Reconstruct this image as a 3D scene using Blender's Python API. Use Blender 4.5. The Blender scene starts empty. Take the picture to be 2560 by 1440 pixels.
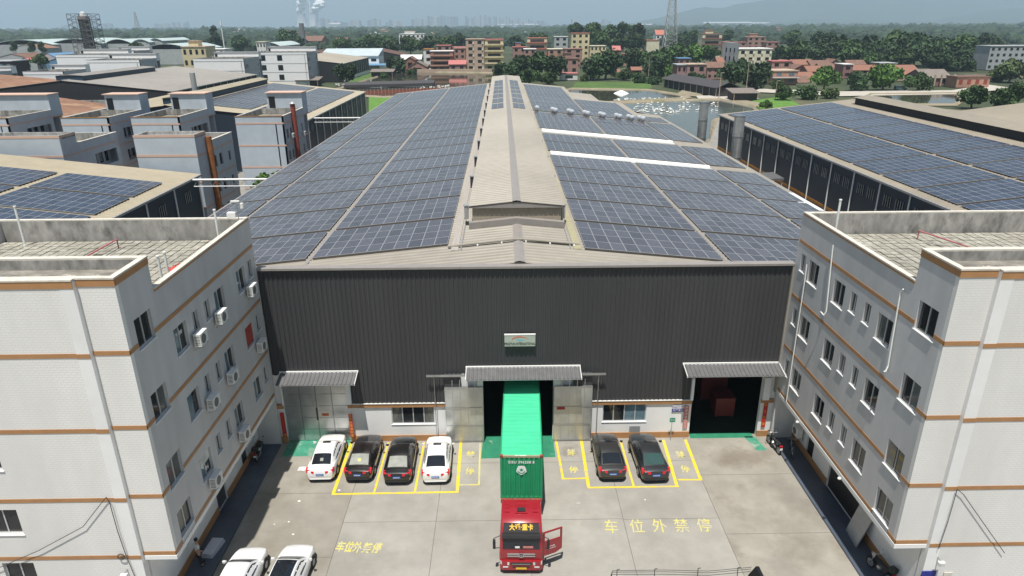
import bpy, math, random
import numpy as np
from mathutils import Vector, Matrix
random.seed(7)
SC = bpy.context.scene
COL = SC.collection
rad = math.radians

# ------------------------------------------------------------------ camera
PITCH, YAW, ROLL, CAMH, FPX = rad(21.05), rad(0.7), rad(-0.35), 27.0, 1707.0
_f = Vector((math.sin(YAW) * math.cos(PITCH), math.cos(YAW) * math.cos(PITCH), -math.sin(PITCH)))
_r0 = Vector((math.cos(YAW), -math.sin(YAW), 0)); _u0 = _r0.cross(_f)
CR = math.cos(ROLL) * _r0 + math.sin(ROLL) * _u0
CU = -math.sin(ROLL) * _r0 + math.cos(ROLL) * _u0
CF = _f
cam = bpy.data.cameras.new('Camera'); camo = bpy.data.objects.new('Camera', cam); COL.objects.link(camo)
cam.sensor_width = 36; cam.lens = 36 * FPX / 2560; cam.clip_start = 0.5; cam.clip_end = 60000
camo.matrix_world = Matrix(((CR.x, CU.x, -CF.x, 0), (CR.y, CU.y, -CF.y, 0), (CR.z, CU.z, -CF.z, CAMH), (0, 0, 0, 1)))
SC.camera = camo
# ------------------------------------------------------------------ world, sun, exposure
SUN = Vector((-0.066, -0.316, 1.0)).normalized()          # direction towards the sun
w = bpy.data.worlds.new('World'); SC.world = w; w.use_nodes = True
nt = w.node_tree; bg = nt.nodes['Background']
sky = nt.nodes.new('ShaderNodeTexSky'); sky.sky_type = 'NISHITA'; sky.sun_disc = False
sky.sun_elevation = math.asin(SUN.z); sky.sun_rotation = math.atan2(SUN.x, SUN.y)
sky.air_density = 1.6; sky.dust_density = 1.8; sky.ozone_density = 1.5
nt.links.new(sky.outputs[0], bg.inputs[0]); bg.inputs[1].default_value = 0.05
sl = bpy.data.lights.new('Sun', 'SUN'); slo = bpy.data.objects.new('Sun', sl); COL.objects.link(slo)
sl.energy = 5.0; sl.angle = rad(0.5); sl.color = (1.0, 0.955, 0.88)
slo.rotation_euler = SUN.to_track_quat('Z', 'Y').to_euler(); slo.location = (0, 0, 80)
SC.view_settings.view_transform = 'Standard'; SC.view_settings.look = 'None'
SC.view_settings.exposure = 0.3; SC.view_settings.gamma = 1.0; SC.view_settings.use_curve_mapping = False
SC.render.engine = 'CYCLES'
SC.cycles.use_denoising = True; SC.cycles.max_bounces = 6; SC.cycles.volume_bounces = 1
SC.cycles.diffuse_bounces = 3; SC.cycles.glossy_bounces = 3; SC.cycles.transparent_max_bounces = 6
SC.cycles.caustics_reflective = False; SC.cycles.caustics_refractive = False

def ray(px, py):
    return CR * ((px - 1280) / FPX) - CU * ((py - 720) / FPX) + CF
def gz(px, py, z=0.0):                     # picture point -> world point at height z
    d = ray(px, py); t = (z - CAMH) / d.z
    return Vector((d.x * t, d.y * t, z))
def gy(px, py, Y):                         # picture point -> world point at depth Y
    d = ray(px, py); t = Y / d.y
    return Vector((d.x * t, Y, CAMH + d.z * t))

# ------------------------------------------------------------------ mesh helpers
class MB:
    def __init__(s): s.v = []; s.f = []; s.m = []; s.mi = 0
    def add(s, vs, fs):
        o = len(s.v); s.v += [tuple(p) for p in vs]
        s.f += [tuple(i + o for i in f) for f in fs]; s.m += [s.mi] * len(fs); return s
    def quad(s, a, b, c, d): return s.add([a, b, c, d], [(0, 1, 2, 3)])
    def box(s, x0, x1, y0, y1, z0, z1):
        return s.add([(x0,y0,z0),(x1,y0,z0),(x1,y1,z0),(x0,y1,z0),(x0,y0,z1),(x1,y0,z1),(x1,y1,z1),(x0,y1,z1)],
                     [(3,2,1,0),(4,5,6,7),(0,1,5,4),(1,2,6,5),(2,3,7,6),(3,0,4,7)])
    def cbox(s, cx, cy, cz, dx, dy, dz): return s.box(cx-dx/2,cx+dx/2,cy-dy/2,cy+dy/2,cz-dz/2,cz+dz/2)
    def hexa(s, b, t):                      # 4 bottom + 4 top corners
        return s.add(list(b) + list(t), [(3,2,1,0),(4,5,6,7),(0,1,5,4),(1,2,6,5),(2,3,7,6),(3,0,4,7)])
    def prism(s, poly, f, a, b):            # poly 2-D, f(u,v,w)->xyz
        n = len(poly); vs = [f(u, v, a) for u, v in poly] + [f(u, v, b) for u, v in poly]
        return s.add(vs, [tuple(range(n))[::-1], tuple(range(n, 2*n))] + [(i, (i+1) % n, n+(i+1) % n, n+i) for i in range(n)])
    def cyl(s, p0, p1, r0, r1=None, n=8, caps=True):
        p0 = Vector(p0); p1 = Vector(p1); r1 = r0 if r1 is None else r1
        d = (p1 - p0).normalized(); a = d.orthogonal().normalized(); b = d.cross(a)
        vs = []
        for p, r in ((p0, r0), (p1, r1)):
            vs += [p + a * (r * math.cos(2*math.pi*i/n)) + b * (r * math.sin(2*math.pi*i/n)) for i in range(n)]
        fs = [(i, (i+1) % n, n+(i+1) % n, n+i) for i in range(n)]
        if caps: fs += [tuple(range(n))[::-1], tuple(range(n, 2*n))]
        return s.add(vs, fs)
    def tube(s, pts, r, n=6):
        for a, b in zip(pts[:-1], pts[1:]): s.cyl(a, b, r, n=n)
        return s
    def lathe(s, prof, c=(0,0,0), n=16, ax='z'):
        vs = []; k = len(prof)
        for i in range(n):
            t = 2*math.pi*i/n; ct, st = math.cos(t), math.sin(t)
            for r, h in prof:
                p = {'z': (r*ct, r*st, h), 'x': (h, r*ct, r*st), 'y': (r*ct, h, r*st)}[ax]
                vs.append((c[0]+p[0], c[1]+p[1], c[2]+p[2]))
        fs = [(i*k+j, ((i+1) % n)*k+j, ((i+1) % n)*k+j+1, i*k+j+1) for i in range(n) for j in range(k-1)]
        return s.add(vs, fs)
    def loft(s, secs, close=False, caps=True):
        k = len(secs[0]); vs = [p for q in secs for p in q]; fs = []
        for i in range(len(secs)-1):
            for j in range(k if close else k-1):
                j2 = (j+1) % k; fs.append((i*k+j, i*k+j2, (i+1)*k+j2, (i+1)*k+j))
        if caps: fs += [tuple(range(k))[::-1], tuple(range((len(secs)-1)*k, len(secs)*k))]
        return s.add(vs, fs)
    def sheet(s, O, A, B, N, pitch=.3, rib=.03, fr=(.0,.55,.62,.85,.92)):   # trapezoid-ribbed sheet, ribs along A
        O, A, B, N = map(Vector, (O, A, B, N)); L = B.length; b = B / L; n = max(1, round(L / pitch)); p = L / n
        us = []
        for i in range(n): us += [(i*p + fr[0]*p, 0), (i*p + fr[1]*p, 0), (i*p + fr[2]*p, rib), (i*p + fr[3]*p, rib), (i*p + fr[4]*p, 0)]
        us.append((L, 0)); vs = []
        for u, h in us: q = O + b*u + N*h; vs += [q, q + A]
        return s.add(vs, [(2*i, 2*i+2, 2*i+3, 2*i+1) for i in range(len(us)-1)])
    def holed(s, f, u0, u1, v0, v1, d0, d1, holes):     # slab in (u,v), thickness d0..d1, rectangular holes
        us = sorted({u0, u1} | {min(max(h[i], u0), u1) for h in holes for i in (0, 1)})
        vs = sorted({v0, v1} | {min(max(h[i], v0), v1) for h in holes for i in (2, 3)})
        def full(i, j):
            if not (0 <= i < len(us)-1 and 0 <= j < len(vs)-1): return False
            uc = (us[i]+us[i+1])/2; vc = (vs[j]+vs[j+1])/2
            return not any(h[0] < uc < h[1] and h[2] < vc < h[3] for h in holes)
        for i in range(len(us)-1):
            for j in range(len(vs)-1):
                if not full(i, j): continue
                a, b, c, d = us[i], us[i+1], vs[j], vs[j+1]
                s.quad(f(a,c,d0), f(b,c,d0), f(b,d,d0), f(a,d,d0)); s.quad(f(a,d,d1), f(b,d,d1), f(b,c,d1), f(a,c,d1))
                if not full(i-1, j): s.quad(f(a,c,d0), f(a,d,d0), f(a,d,d1), f(a,c,d1))
                if not full(i+1, j): s.quad(f(b,d,d0), f(b,c,d0), f(b,c,d1), f(b,d,d1))
                if not full(i, j-1): s.quad(f(b,c,d0), f(a,c,d0), f(a,c,d1), f(b,c,d1))
                if not full(i, j+1): s.quad(f(a,d,d0), f(b,d,d0), f(b,d,d1), f(a,d,d1))
        return s
    def mesh(s, name, off=(0,0,0)):
        me = bpy.data.meshes.new(name)
        ox, oy, oz = off
        me.from_pydata([(x-ox, y-oy, z-oz) for x, y, z in s.v], [], s.f)
        return me
    def build(s, name, mat, parent=None, smooth=False, **tags):
        mats = mat if isinstance(mat, (list, tuple)) else [mat]
        if parent is None:
            a = np.array(s.v); off = ((a[:,0].min()+a[:,0].max())/2, (a[:,1].min()+a[:,1].max())/2, a[:,2].min())
        else: off = ORG[parent.name]
        me = s.mesh(name, off)
        for m in mats: me.materials.append(MT[m])
        if len(mats) > 1: me.polygons.foreach_set('material_index', s.m)
        if smooth is True: me.polygons.foreach_set('use_smooth', [True]*len(me.polygons))
        elif smooth: auto_smooth(me, smooth)
        me.update()
        o = bpy.data.objects.new(name, me); COL.objects.link(o)
        if parent is None: o.location = off
        else: o.parent = parent
        ORG[o.name] = tuple(off)
        for k, v in tags.items(): o[k] = v
        return o
def auto_smooth(me, deg):
    me.polygons.foreach_set('use_smooth', [True]*len(me.polygons))
    import bmesh
    bm = bmesh.new(); bm.from_mesh(me); bmesh.ops.remove_doubles(bm, verts=bm.verts, dist=1e-4)
    bmesh.ops.recalc_face_normals(bm, faces=bm.faces)
    for e in bm.edges:
        if len(e.link_faces) == 2 and e.calc_face_angle(0) > rad(deg): e.smooth = False
    bm.to_mesh(me); bm.free()
ORG = {}
def thing(name, label, cat, loc=(0,0,0), group=None):
    o = bpy.data.objects.new(name, None); COL.objects.link(o); o.location = loc; o.empty_display_size = .3
    o['label'] = label; o['category'] = cat
    if group: o['group'] = group
    ORG[o.name] = tuple(loc); return o
def tag(o, label, cat, group=None):
    o['label'] = label; o['category'] = cat
    if group: o['group'] = group
    return o
def struct(o): o['kind'] = 'structure'; return o
def copy_tree(o, parent=None, loc=None, rz=None, scale=None, label=None):
    c = o.copy(); COL.objects.link(c)
    if parent: c.parent = parent
    if loc is not None: c.location = loc
    if rz is not None: c.rotation_euler = (0, 0, rz)
    if scale is not None: c.scale = scale if hasattr(scale, '__len__') else (scale,)*3
    if label: c['label'] = label
    for ch in list(o.children): copy_tree(ch, c)
    return c
def ordn(i): return ['first','second','third','fourth','fifth','sixth','seventh','eighth','ninth','tenth','eleventh','twelfth','thirteenth','fourteenth','fifteenth','sixteenth','seventeenth','eighteenth','nineteenth','twentieth','twenty-first','twenty-second'][i]

# ------------------------------------------------------------------ materials
MT = {}
def M(name, col, rough=.65, metal=0.0, var=.12, scale=1.5, var2=.0, scale2=.12, bump=.0, bscale=30., stretch=(1,1,1), spec=.4, coat=0., alt=None, altamt=.0, altscale=.4, alted=(.52,.68), coord='Object', trans=0.):
    m = bpy.data.materials.new(name); m.use_nodes = True; nt = m.node_tree; N = nt.nodes; L = nt.links
    bs = N['Principled BSDF']
    bs.inputs['Roughness'].default_value = rough; bs.inputs['Metallic'].default_value = metal
    bs.inputs['Specular IOR Level'].default_value = spec; bs.inputs['Coat Weight'].default_value = coat
    bs.inputs['Coat Roughness'].default_value = .05
    tc = N.new('ShaderNodeTexCoord'); mp = N.new('ShaderNodeMapping'); mp.inputs['Scale'].default_value = stretch
    if coord == 'World':
        g = N.new('ShaderNodeNewGeometry'); L.new(g.outputs['Position'], mp.inputs[0])
    else: L.new(tc.outputs[coord], mp.inputs[0])
    def noise(sc, det=5, ro=.6):
        n = N.new('ShaderNodeTexNoise'); n.inputs['Scale'].default_value = sc; n.inputs['Detail'].default_value = det
        n.inputs['Roughness'].default_value = ro; L.new(mp.outputs[0], n.inputs['Vector']); return n
    def rgb(c, k): return (min(1, c[0]*k), min(1, c[1]*k), min(1, c[2]*k), 1)
    def mix(fac, a, b):
        x = N.new('ShaderNodeMix'); x.data_type = 'RGBA'
        if isinstance(fac, float): x.inputs[0].default_value = fac
        else: L.new(fac, x.inputs[0])
        for i, q in ((6, a), (7, b)):
            if isinstance(q, tuple): x.inputs[i].default_value = q
            else: L.new(q, x.inputs[i])
        return x.outputs[2]
    out = None
    n1 = noise(scale)
    cr = N.new('ShaderNodeMapRange'); cr.inputs[1].default_value = .3; cr.inputs[2].default_value = .7; L.new(n1.outputs[0], cr.inputs[0])
    out = mix(cr.outputs[0], rgb(col, 1-var), rgb(col, 1+var))
    if var2:
        n2 = noise(scale2, 3, .5); r2 = N.new('ShaderNodeMapRange'); r2.inputs[1].default_value = .35; r2.inputs[2].default_value = .65; L.new(n2.outputs[0], r2.inputs[0])
        x = N.new('ShaderNodeMix'); x.data_type = 'RGBA'; x.blend_type = 'MULTIPLY'; x.inputs[0].default_value = 1.0
        L.new(out, x.inputs[6]); L.new(mix(r2.outputs[0], rgb((1,1,1), 1-var2), (1,1,1,1)), x.inputs[7]); out = x.outputs[2]
    if alt:
        n3 = noise(altscale, 8, .65); r3 = N.new('ShaderNodeMapRange'); r3.inputs[1].default_value = alted[0]; r3.inputs[2].default_value = alted[1]; r3.inputs[4].default_value = altamt
        L.new(n3.outputs[0], r3.inputs[0]); out = mix(r3.outputs[0], out, (alt[0], alt[1], alt[2], 1))
    L.new(out, bs.inputs['Base Color'])
    if bump:
        nb = noise(bscale, 4); b = N.new('ShaderNodeBump'); b.inputs['Strength'].default_value = bump; b.inputs['Distance'].default_value = .02
        L.new(nb.outputs[0], b.inputs['Height']); L.new(b.outputs[0], bs.inputs['Normal'])
    MT[name] = m; m['_out'] = 1
    return m
def brickmat(name, col, mortar, bw=.24, bh=.11, msize=.012, rough=.6, var=.06, dirt=.12, uv='side'):
    """small facing tiles: (x+y, z) as the brick plane"""
    m = M(name, col, rough=rough, var=var, scale=.8, var2=dirt, scale2=.15, stretch=(1,1,.35)); nt = m.node_tree; N = nt.nodes; L = nt.links
    bs = N['Principled BSDF']; src = bs.inputs['Base Color'].links[0].from_socket
    g = N.new('ShaderNodeNewGeometry'); sp = N.new('ShaderNodeSeparateXYZ'); L.new(g.outputs['Position'], sp.inputs[0])
    ad = N.new('ShaderNodeMath'); L.new(sp.outputs[0], ad.inputs[0]); L.new(sp.outputs[1], ad.inputs[1])
    cb = N.new('ShaderNodeCombineXYZ'); L.new(ad.outputs[0], cb.inputs[0]); L.new(sp.outputs[2 if uv == 'side' else 1], cb.inputs[1])
    if uv != 'side': L.new(sp.outputs[0], cb.inputs[0])
    b = N.new('ShaderNodeTexBrick'); L.new(cb.outputs[0], b.inputs[0]); b.inputs['Scale'].default_value = 1.0
    b.inputs['Brick Width'].default_value = bw; b.inputs['Row Height'].default_value = bh; b.inputs['Mortar Size'].default_value = msize
    b.inputs['Mortar Smooth'].default_value = .1; b.inputs['Bias'].default_value = -.1
    x = N.new('ShaderNodeMix'); x.data_type = 'RGBA'; L.new(b.outputs['Fac'], x.inputs[0]); L.new(src, x.inputs[6]); x.inputs[7].default_value = (*mortar, 1)
    L.new(x.outputs[2], bs.inputs['Base Color'])
    bp = N.new('ShaderNodeBump'); bp.invert = True; bp.inputs['Strength'].default_value = .35; bp.inputs['Distance'].default_value = .01
    L.new(b.outputs['Fac'], bp.inputs['Height']); L.new(bp.outputs[0], bs.inputs['Normal'])
    return m
def emat(name, col, st=1.0):
    m = bpy.data.materials.new(name); m.use_nodes = True; b = m.node_tree.nodes['Principled BSDF']
    b.inputs['Base Color'].default_value = (*col, 1); b.inputs['Emission Color'].default_value = (*col, 1); b.inputs['Emission Strength'].default_value = st
    MT[name] = m; return m

M('concrete', (.315,.296,.255), .85, var=.13, scale=.7, var2=.2, scale2=.16, bump=.25, bscale=14, alt=(.19,.165,.13), altamt=.7, altscale=.42, alted=(.52,.72), coord='World')
M('concrete2', (.335,.32,.288), .85, var=.11, scale=.8, var2=.15, scale2=.18, bump=.25, bscale=14, alt=(.24,.22,.185), altamt=.6, altscale=.38, alted=(.54,.74), coord='World')
M('joint', (.12,.115,.1), .9, var=.2)
M('yellow', (.78,.56,.03), .6, var=.1, scale=4, alt=(.40,.38,.3), altamt=.8, altscale=2.2, alted=(.5,.66), coord='World')
M('yellow_worn', (.62,.56,.12), .7, var=.1, scale=4, alt=(.44,.42,.37), altamt=.9, altscale=2.0, alted=(.44,.6), coord='World')
M('greenpaint', (.03,.21,.12), .55, var=.15, scale=2, alt=(.38,.42,.38), altamt=.8, altscale=1.3, alted=(.6,.72), coord='World')
M('greenpaint_worn', (.06,.27,.18), .55, var=.2, scale=2, alt=(.42,.43,.38), altamt=.8, altscale=.9, alted=(.48,.66), coord='World')
M('epoxy', (.085,.105,.14), .35, var=.12, scale=1.2, var2=.2, scale2=.4, coord='World')
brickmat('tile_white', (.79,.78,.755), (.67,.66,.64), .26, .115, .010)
M('plaster_white', (.82,.82,.81), .6, var=.03, scale=1, var2=.06, scale2=.3)
M('tile_shaded', (.57,.565,.565), .6, var=.07, scale=1.2, var2=.14, scale2=.35, stretch=(1,1,.3))  # same white tile as the fronts, darkened to carry the yard-side shade
M('band', (.41,.215,.095), .6, var=.08, scale=2)
M('coping', (.60,.565,.50), .8, var=.15, scale=3)
M('weathered', (.40,.39,.365), .9, var=.25, scale=2.5, var2=.25, scale2=.4, stretch=(1,1,.5), alt=(.10,.10,.092), altamt=.85, altscale=.8, alted=(.46,.64))
M('paver', (.37,.355,.30), .9, var=.34, scale=2.2, var2=.25, scale2=.4, coord='World', alt=(.22,.21,.17), altamt=.6, altscale=.7, alted=(.52,.7))
M('paverjoint', (.09,.085,.07), .95, var=.3, scale=4)
M('grimeroof', (.30,.28,.245), .95, var=.3, scale=1.4, var2=.4, scale2=.5, alt=(.09,.085,.075), altamt=.8, altscale=.8, alted=(.48,.66))
M('clad', (.056,.057,.06), .5, var=.08, scale=.6, var2=.12, scale2=.1, stretch=(1,1,.2))
M('cladblue', (.028,.042,.062), .5, var=.1, scale=.6, stretch=(1,1,.2))
M('canopy', (.17,.17,.175), .45, metal=.3, var=.12, scale=2)
M('roofbeige', (.315,.29,.245), .5, var=.08, scale=.9, var2=.15, scale2=.07, coord='World')
M('roofbeige2', (.30,.265,.21), .55, var=.08, scale=.8, var2=.15, scale2=.06, coord='World')
M('roofbeige3', (.37,.325,.235), .55, var=.08, scale=.8, var2=.12, scale2=.06, coord='World')
M('roofgrey', (.27,.255,.235), .6, var=.09, scale=.5, var2=.12, scale2=.05, coord='World')
M('ridgecap', (.27,.25,.235), .5, var=.08, scale=2)
M('monwall', (.33,.285,.225), .6, var=.1, scale=2)
M('olive', (.34,.315,.20), .7, var=.12, scale=3)
M('traygrey', (.36,.33,.30), .7, var=.2, scale=6)
M('whitemetal', (.78,.78,.76), .4, var=.04)
M('greymetal', (.42,.43,.44), .45, metal=.4, var=.1, scale=3)
M('steel', (.50,.51,.52), .38, metal=.85, var=.14, scale=1.2, stretch=(1,1,.4), var2=.1, scale2=.5)
M('galv', (.52,.535,.525), .3, metal=.65, var=.12, scale=1.0, var2=.12, scale2=.5)
M('darkmetal', (.05,.05,.055), .5, var=.2)
M('black', (.012,.012,.013), .5, var=.1)
M('frame', (.58,.59,.59), .45, metal=.3, var=.04)
M('winglass', (.018,.022,.024), .06, var=.3, scale=.9, spec=.6)
M('winglass_grey', (.11,.12,.12), .08, var=.3, scale=1.5, spec=.6)
M('winglass_blue', (.12,.19,.23), .1, var=.3, scale=1.5, spec=.6)
M('winglass_white', (.50,.52,.51), .2, var=.2, scale=1.5)
M('curtain_red', (.34,.05,.035), .6, var=.2, scale=3)
M('red', (.50,.035,.025), .6, var=.15, scale=4)
M('banner', (.52,.06,.05), .7, var=.12, scale=5)
M('faded_red', (.52,.20,.19), .8, var=.15, scale=5)
M('goldtext', (.75,.45,.05), .5, var=.05)
M('whitepaint', (.80,.80,.79), .5, var=.03)
M('doorgrey', (.05,.055,.065), .4, var=.1)
M('acwhite', (.74,.74,.71), .45, var=.06, scale=3)
M('acgrille', (.16,.16,.155), .6, var=.2, scale=20)
M('pvc', (.74,.75,.72), .4, var=.05)
M('rust', (.27,.105,.035), .85, var=.3, scale=2, alt=(.12,.035,.02), altamt=.8, altscale=.6)
M('cable', (.07,.07,.07), .7, var=.1)
M('oldconcrete', (.36,.34,.31), .95, var=.2, scale=2, alt=(.1,.085,.06), altamt=.8, altscale=1.1, alted=(.45,.62), coord='World')
# ================================================================== setting: ground, yard, ponds, hills
M('land', (.06,.078,.035), .95, var=.25, scale=.05, var2=.4, scale2=.004, coord='World', alt=(.17,.15,.10), altamt=.7, altscale=.012, alted=(.55,.7))
M('soil', (.27,.23,.165), .95, var=.2, scale=.3, coord='World', alt=(.14,.15,.07), altamt=.8, altscale=.15, alted=(.5,.65))
M('alley', (.26,.25,.23), .9, var=.2, scale=.4, coord='World')
M('grass', (.085,.155,.035), .95, var=.35, scale=.5, var2=.3, scale2=.05, coord='World', bump=.6, bscale=3)
M('grass_bright', (.10,.215,.035), .95, var=.3, scale=.5, coord='World', bump=.6, bscale=3)
M('road', (.44,.41,.36), .9, var=.12, scale=.3, coord='World')
M('water', (.055,.056,.042), .06, var=.15, scale=.04, coord='World', spec=.5, bump=.05, bscale=1.2)
M('water_grey', (.085,.10,.09), .09, var=.1, scale=.03, coord='World', spec=.5, bump=.05, bscale=1.2)
M('hill', (.035,.055,.03), .95, var=.3, scale=.004, coord='World')
def flat(name, pts, z, mat, parent=None):
    return MB().add([(x, y, z) for x, y in pts], [tuple(range(len(pts)))]).build(name, mat, parent)
def slab(name, pts, z0, z1, mat, parent=None):
    return MB().prism([(p[0], p[1]) for p in pts], lambda u, v, w: (u, v, w), z0, z1).build(name, mat, parent)

def smudge(matname, spots):
    m = MT[matname]; N = m.node_tree.nodes; L = m.node_tree.links; bs = N['Principled BSDF']
    g = N.new('ShaderNodeNewGeometry'); nz = N.new('ShaderNodeTexNoise'); nz.inputs['Scale'].default_value = 1.1; nz.inputs['Detail'].default_value = 7; nz.inputs['Roughness'].default_value = .7; L.new(g.outputs['Position'], nz.inputs[0])
    for (x, y, rx, ry, col, amt) in spots:
        mp = N.new('ShaderNodeMapping'); mp.vector_type = 'TEXTURE'; mp.inputs['Location'].default_value = (x, y, 0); mp.inputs['Scale'].default_value = (rx, ry, 1); L.new(g.outputs['Position'], mp.inputs[0])
        ln = N.new('ShaderNodeVectorMath'); ln.operation = 'LENGTH'; L.new(mp.outputs[0], ln.inputs[0])
        ad = N.new('ShaderNodeMath'); ad.operation = 'MULTIPLY_ADD'; L.new(nz.outputs[0], ad.inputs[0]); ad.inputs[1].default_value = -2.2; L.new(ln.outputs['Value'], ad.inputs[2])
        mr = N.new('ShaderNodeMapRange'); mr.inputs[1].default_value = -.1; mr.inputs[2].default_value = -.75; mr.inputs[3].default_value = 0; mr.inputs[4].default_value = amt; L.new(ad.outputs[0], mr.inputs[0])
        src = bs.inputs['Base Color'].links[0].from_socket; x_ = N.new('ShaderNodeMix'); x_.data_type = 'RGBA'; L.new(mr.outputs[0], x_.inputs[0]); L.new(src, x_.inputs[6]); x_.inputs[7].default_value = (*col, 1); L.new(x_.outputs[2], bs.inputs['Base Color'])
smudge('concrete', [(15.6,38.2,2.4,1.3,(.17,.14,.11),.6),(16.5,30.5,1.6,2.2,(.2,.185,.155),.4),(14.5,28.0,1.2,1.5,(.2,.185,.16),.4),(-14.2,33.5,1.3,5.5,(.22,.2,.165),.4),(-12.5,31,2,2,(.22,.2,.165),.5),(17.2,34.5,1.0,2.5,(.2,.185,.16),.5)])
smudge('concrete2', [(4.4,39.2,.8,.9,(.18,.16,.13),.6),(-8.5,28.5,2.4,1.6,(.23,.215,.19),.5),(1.0,34,1.2,3,(.24,.225,.2),.45),(9.5,33.6,2.2,1.2,(.26,.245,.22),.45),(-6.4,34,1.5,1.4,(.25,.235,.21),.4)])
gm = MB(); G0 = 26000
xs = [-G0, -4000, -800, -200, 0, 200, 800, 4000, G0]; ys = [-3000, -200, 0, 150, 400, 900, 4000, G0]
for i in range(len(xs)-1):
    for j in range(len(ys)-1): gm.quad((xs[i],ys[j],-.3), (xs[i+1],ys[j],-.3), (xs[i+1],ys[j+1],-.3), (xs[i],ys[j+1],-.3))
struct(gm.build('ground', 'land'))
# factory compound base and the concrete yard, slab by slab
struct(slab('compound_ground', [(-130,-40),(130,-40),(130,60),(95,215),(-35,200),(-140,205)], -.29, -.06, 'alley'))
yard = bpy.data.objects.new('yard_pavement', None); COL.objects.link(yard); struct(yard); ORG[yard.name] = (0,0,0)
MB().box(-16.0, 18.9, 4, 41.2, -.05, -.012).build('slab_bed', 'joint', yard)
JX = [-15.55, -9.54, -4.12, 1.3, 6.82, 12.42, 18.5]
JY = {0: [4, 12.5, 18, 23.9, 29.6, 35.1, 41.0], 1: [4, 10, 16, 22, 27, 32.38, 38.0, 41.0], 2: [4, 10, 16, 22, 27, 32.37, 38.0, 41.0],
      3: [4, 10, 16, 22, 27, 32.36, 38.0, 41.0], 4: [4, 10, 16, 22, 27, 32.3, 38.0, 41.0], 5: [4, 10, 15, 20, 25.5, 30.95, 36.4, 41.0]}
g = .014
for i in range(6):
    for a, b in zip(JY[i][:-1], JY[i][1:]):
        MB().box(JX[i]+g, JX[i+1]-g, a+g, b-g, -.012, 0).build('slab', 'concrete' if i in (0, 5) else 'concrete2', yard)
def paint(name, pts, mat='yellow', z=.004, parent=None):
    return MB().prism(pts, lambda u, v, w: (u, v, w), z-.003, z).build(name, mat, parent or yard)
def stripe(x0, y0, x1, y1, wd, mat='yellow', z=.004):
    d = Vector((x1-x0, y1-y0)).normalized(); n = Vector((-d.y, d.x))*wd/2
    paint('parking_line', [(x0-n.x, y0-n.y), (x1-n.x, y1-n.y), (x1+n.x, y1+n.y), (x0+n.x, y0+n.y)], mat, z)
for i, (xa, xb) in enumerate(((-10.72,-10.72),(-8.16,-8.2),(-5.66,-5.68),(-3.12,-3.05))): stripe(xa, 40.5, xb, 35.05, .13 if i in (1, 2) else .2, z=.004+.001*i)
stripe(-10.8, 34.98, -2.95, 35.02, .16, z=.009)
stripe(-1.78, 40.3, -1.72, 35.75, .11, 'yellow_worn'); stripe(-2.95, 35.72, -1.7, 35.72, .1, 'yellow_worn', .005)
for i, (xa, xb, wd) in enumerate(((5.25,5.15,.2),(7.97,7.98,.14),(10.97,10.68,.2))): stripe(xa, 40.4, xb, 35.3, wd, z=.004+.001*i)
stripe(5.08, 35.27, 10.8, 35.27, .15, z=.009)
stripe(3.5, 40.4, 3.62, 36.2, .15, 'yellow'); stripe(3.56, 36.2, 5.1, 36.22, .12, 'yellow', .006)
stripe(12.5, 40.4, 12.34, 35.85, .2, 'yellow', .005); stripe(10.9, 35.95, 12.35, 35.9, .13, 'yellow', .007)
paint('green_floor_paint', [(-15.1,39.0),(-10.65,39.1),(-10.85,40.9),(-15.1,40.9)], 'greenpaint_worn', .0035)
paint('green_floor_paint', [(-1.66,38.5),(3.32,38.55),(3.32,41.2),(-1.6,41.2)], 'greenpaint', .0035)
paint('green_floor_paint', [(17.0,39.0),(17.7,39.0),(17.45,40.7),(16.7,40.7)], 'greenpaint_worn', .0035)
paint('green_floor_paint', [(12.9,40.55),(17.3,40.55),(17.3,41.2),(12.9,41.2)], 'greenpaint', .0035)
def text(name, s, h, mat, M4, parent=None, ext=.004, bold=0., narrow=1.0, sp=1.0, **tags):
    """writing as real (thin) letters; M4 puts the text plane (x right, y up) into the world"""
    c = bpy.data.curves.new(name, 'FONT'); c.body = s; c.size = h; c.align_x = 'CENTER'; c.align_y = 'CENTER'
    c.extrude = ext/2; c.offset = bold; c.space_character = sp; c.resolution_u = 2
    o = bpy.data.objects.new(name, c); COL.objects.link(o); bpy.context.view_layer.update()
    me = bpy.data.meshes.new_from_object(o.evaluated_get(bpy.context.evaluated_depsgraph_get())); bpy.data.objects.remove(o)
    me.transform(M4 @ Matrix.Diagonal((narrow, 1, 1, 1)))
    if parent: off = ORG[parent.name]; me.transform(Matrix.Translation((-off[0], -off[1], -off[2])))
    me.materials.clear(); me.materials.append(MT[mat]); me.name = name
    r = bpy.data.objects.new(name, me); COL.objects.link(r); r.parent = parent; ORG[r.name] = ORG[parent.name] if parent else (0,0,0)
    for k, v in tags.items(): r[k] = v
    return r
def onground(x, y, rz=0, z=.006): return Matrix.Translation((x, y, z)) @ Matrix.Rotation(rz, 4, 'Z')
for ch, x in zip('车位外禁停', (6.02, 7.5, 8.8, 10.08, 11.4)): text('painted_character', ch, 1.2, 'yellow_worn', onground(x, 31.62, -.05, .008), yard, bold=.005, narrow=.72)
for ch, x, y in zip('车位外禁停', (-9.25,-8.75,-8.3,-7.75,-7.2), (30.35,30.3,30.25,30.2,30.2)): text('painted_character', ch, .85, 'yellow_worn', onground(x, y, -.12, .008), yard, bold=.02, narrow=.6)
for ch, x, y in (('禁',-2.4,38.9),('停',-2.35,37.1),('禁',4.4,39.0),('停',4.4,37.1),('禁',11.7,38.6),('停',11.65,37.0)): text('painted_character', ch, .8, 'yellow_worn', onground(x, y, -.05, .008), yard, bold=.015, narrow=.75)
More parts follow.
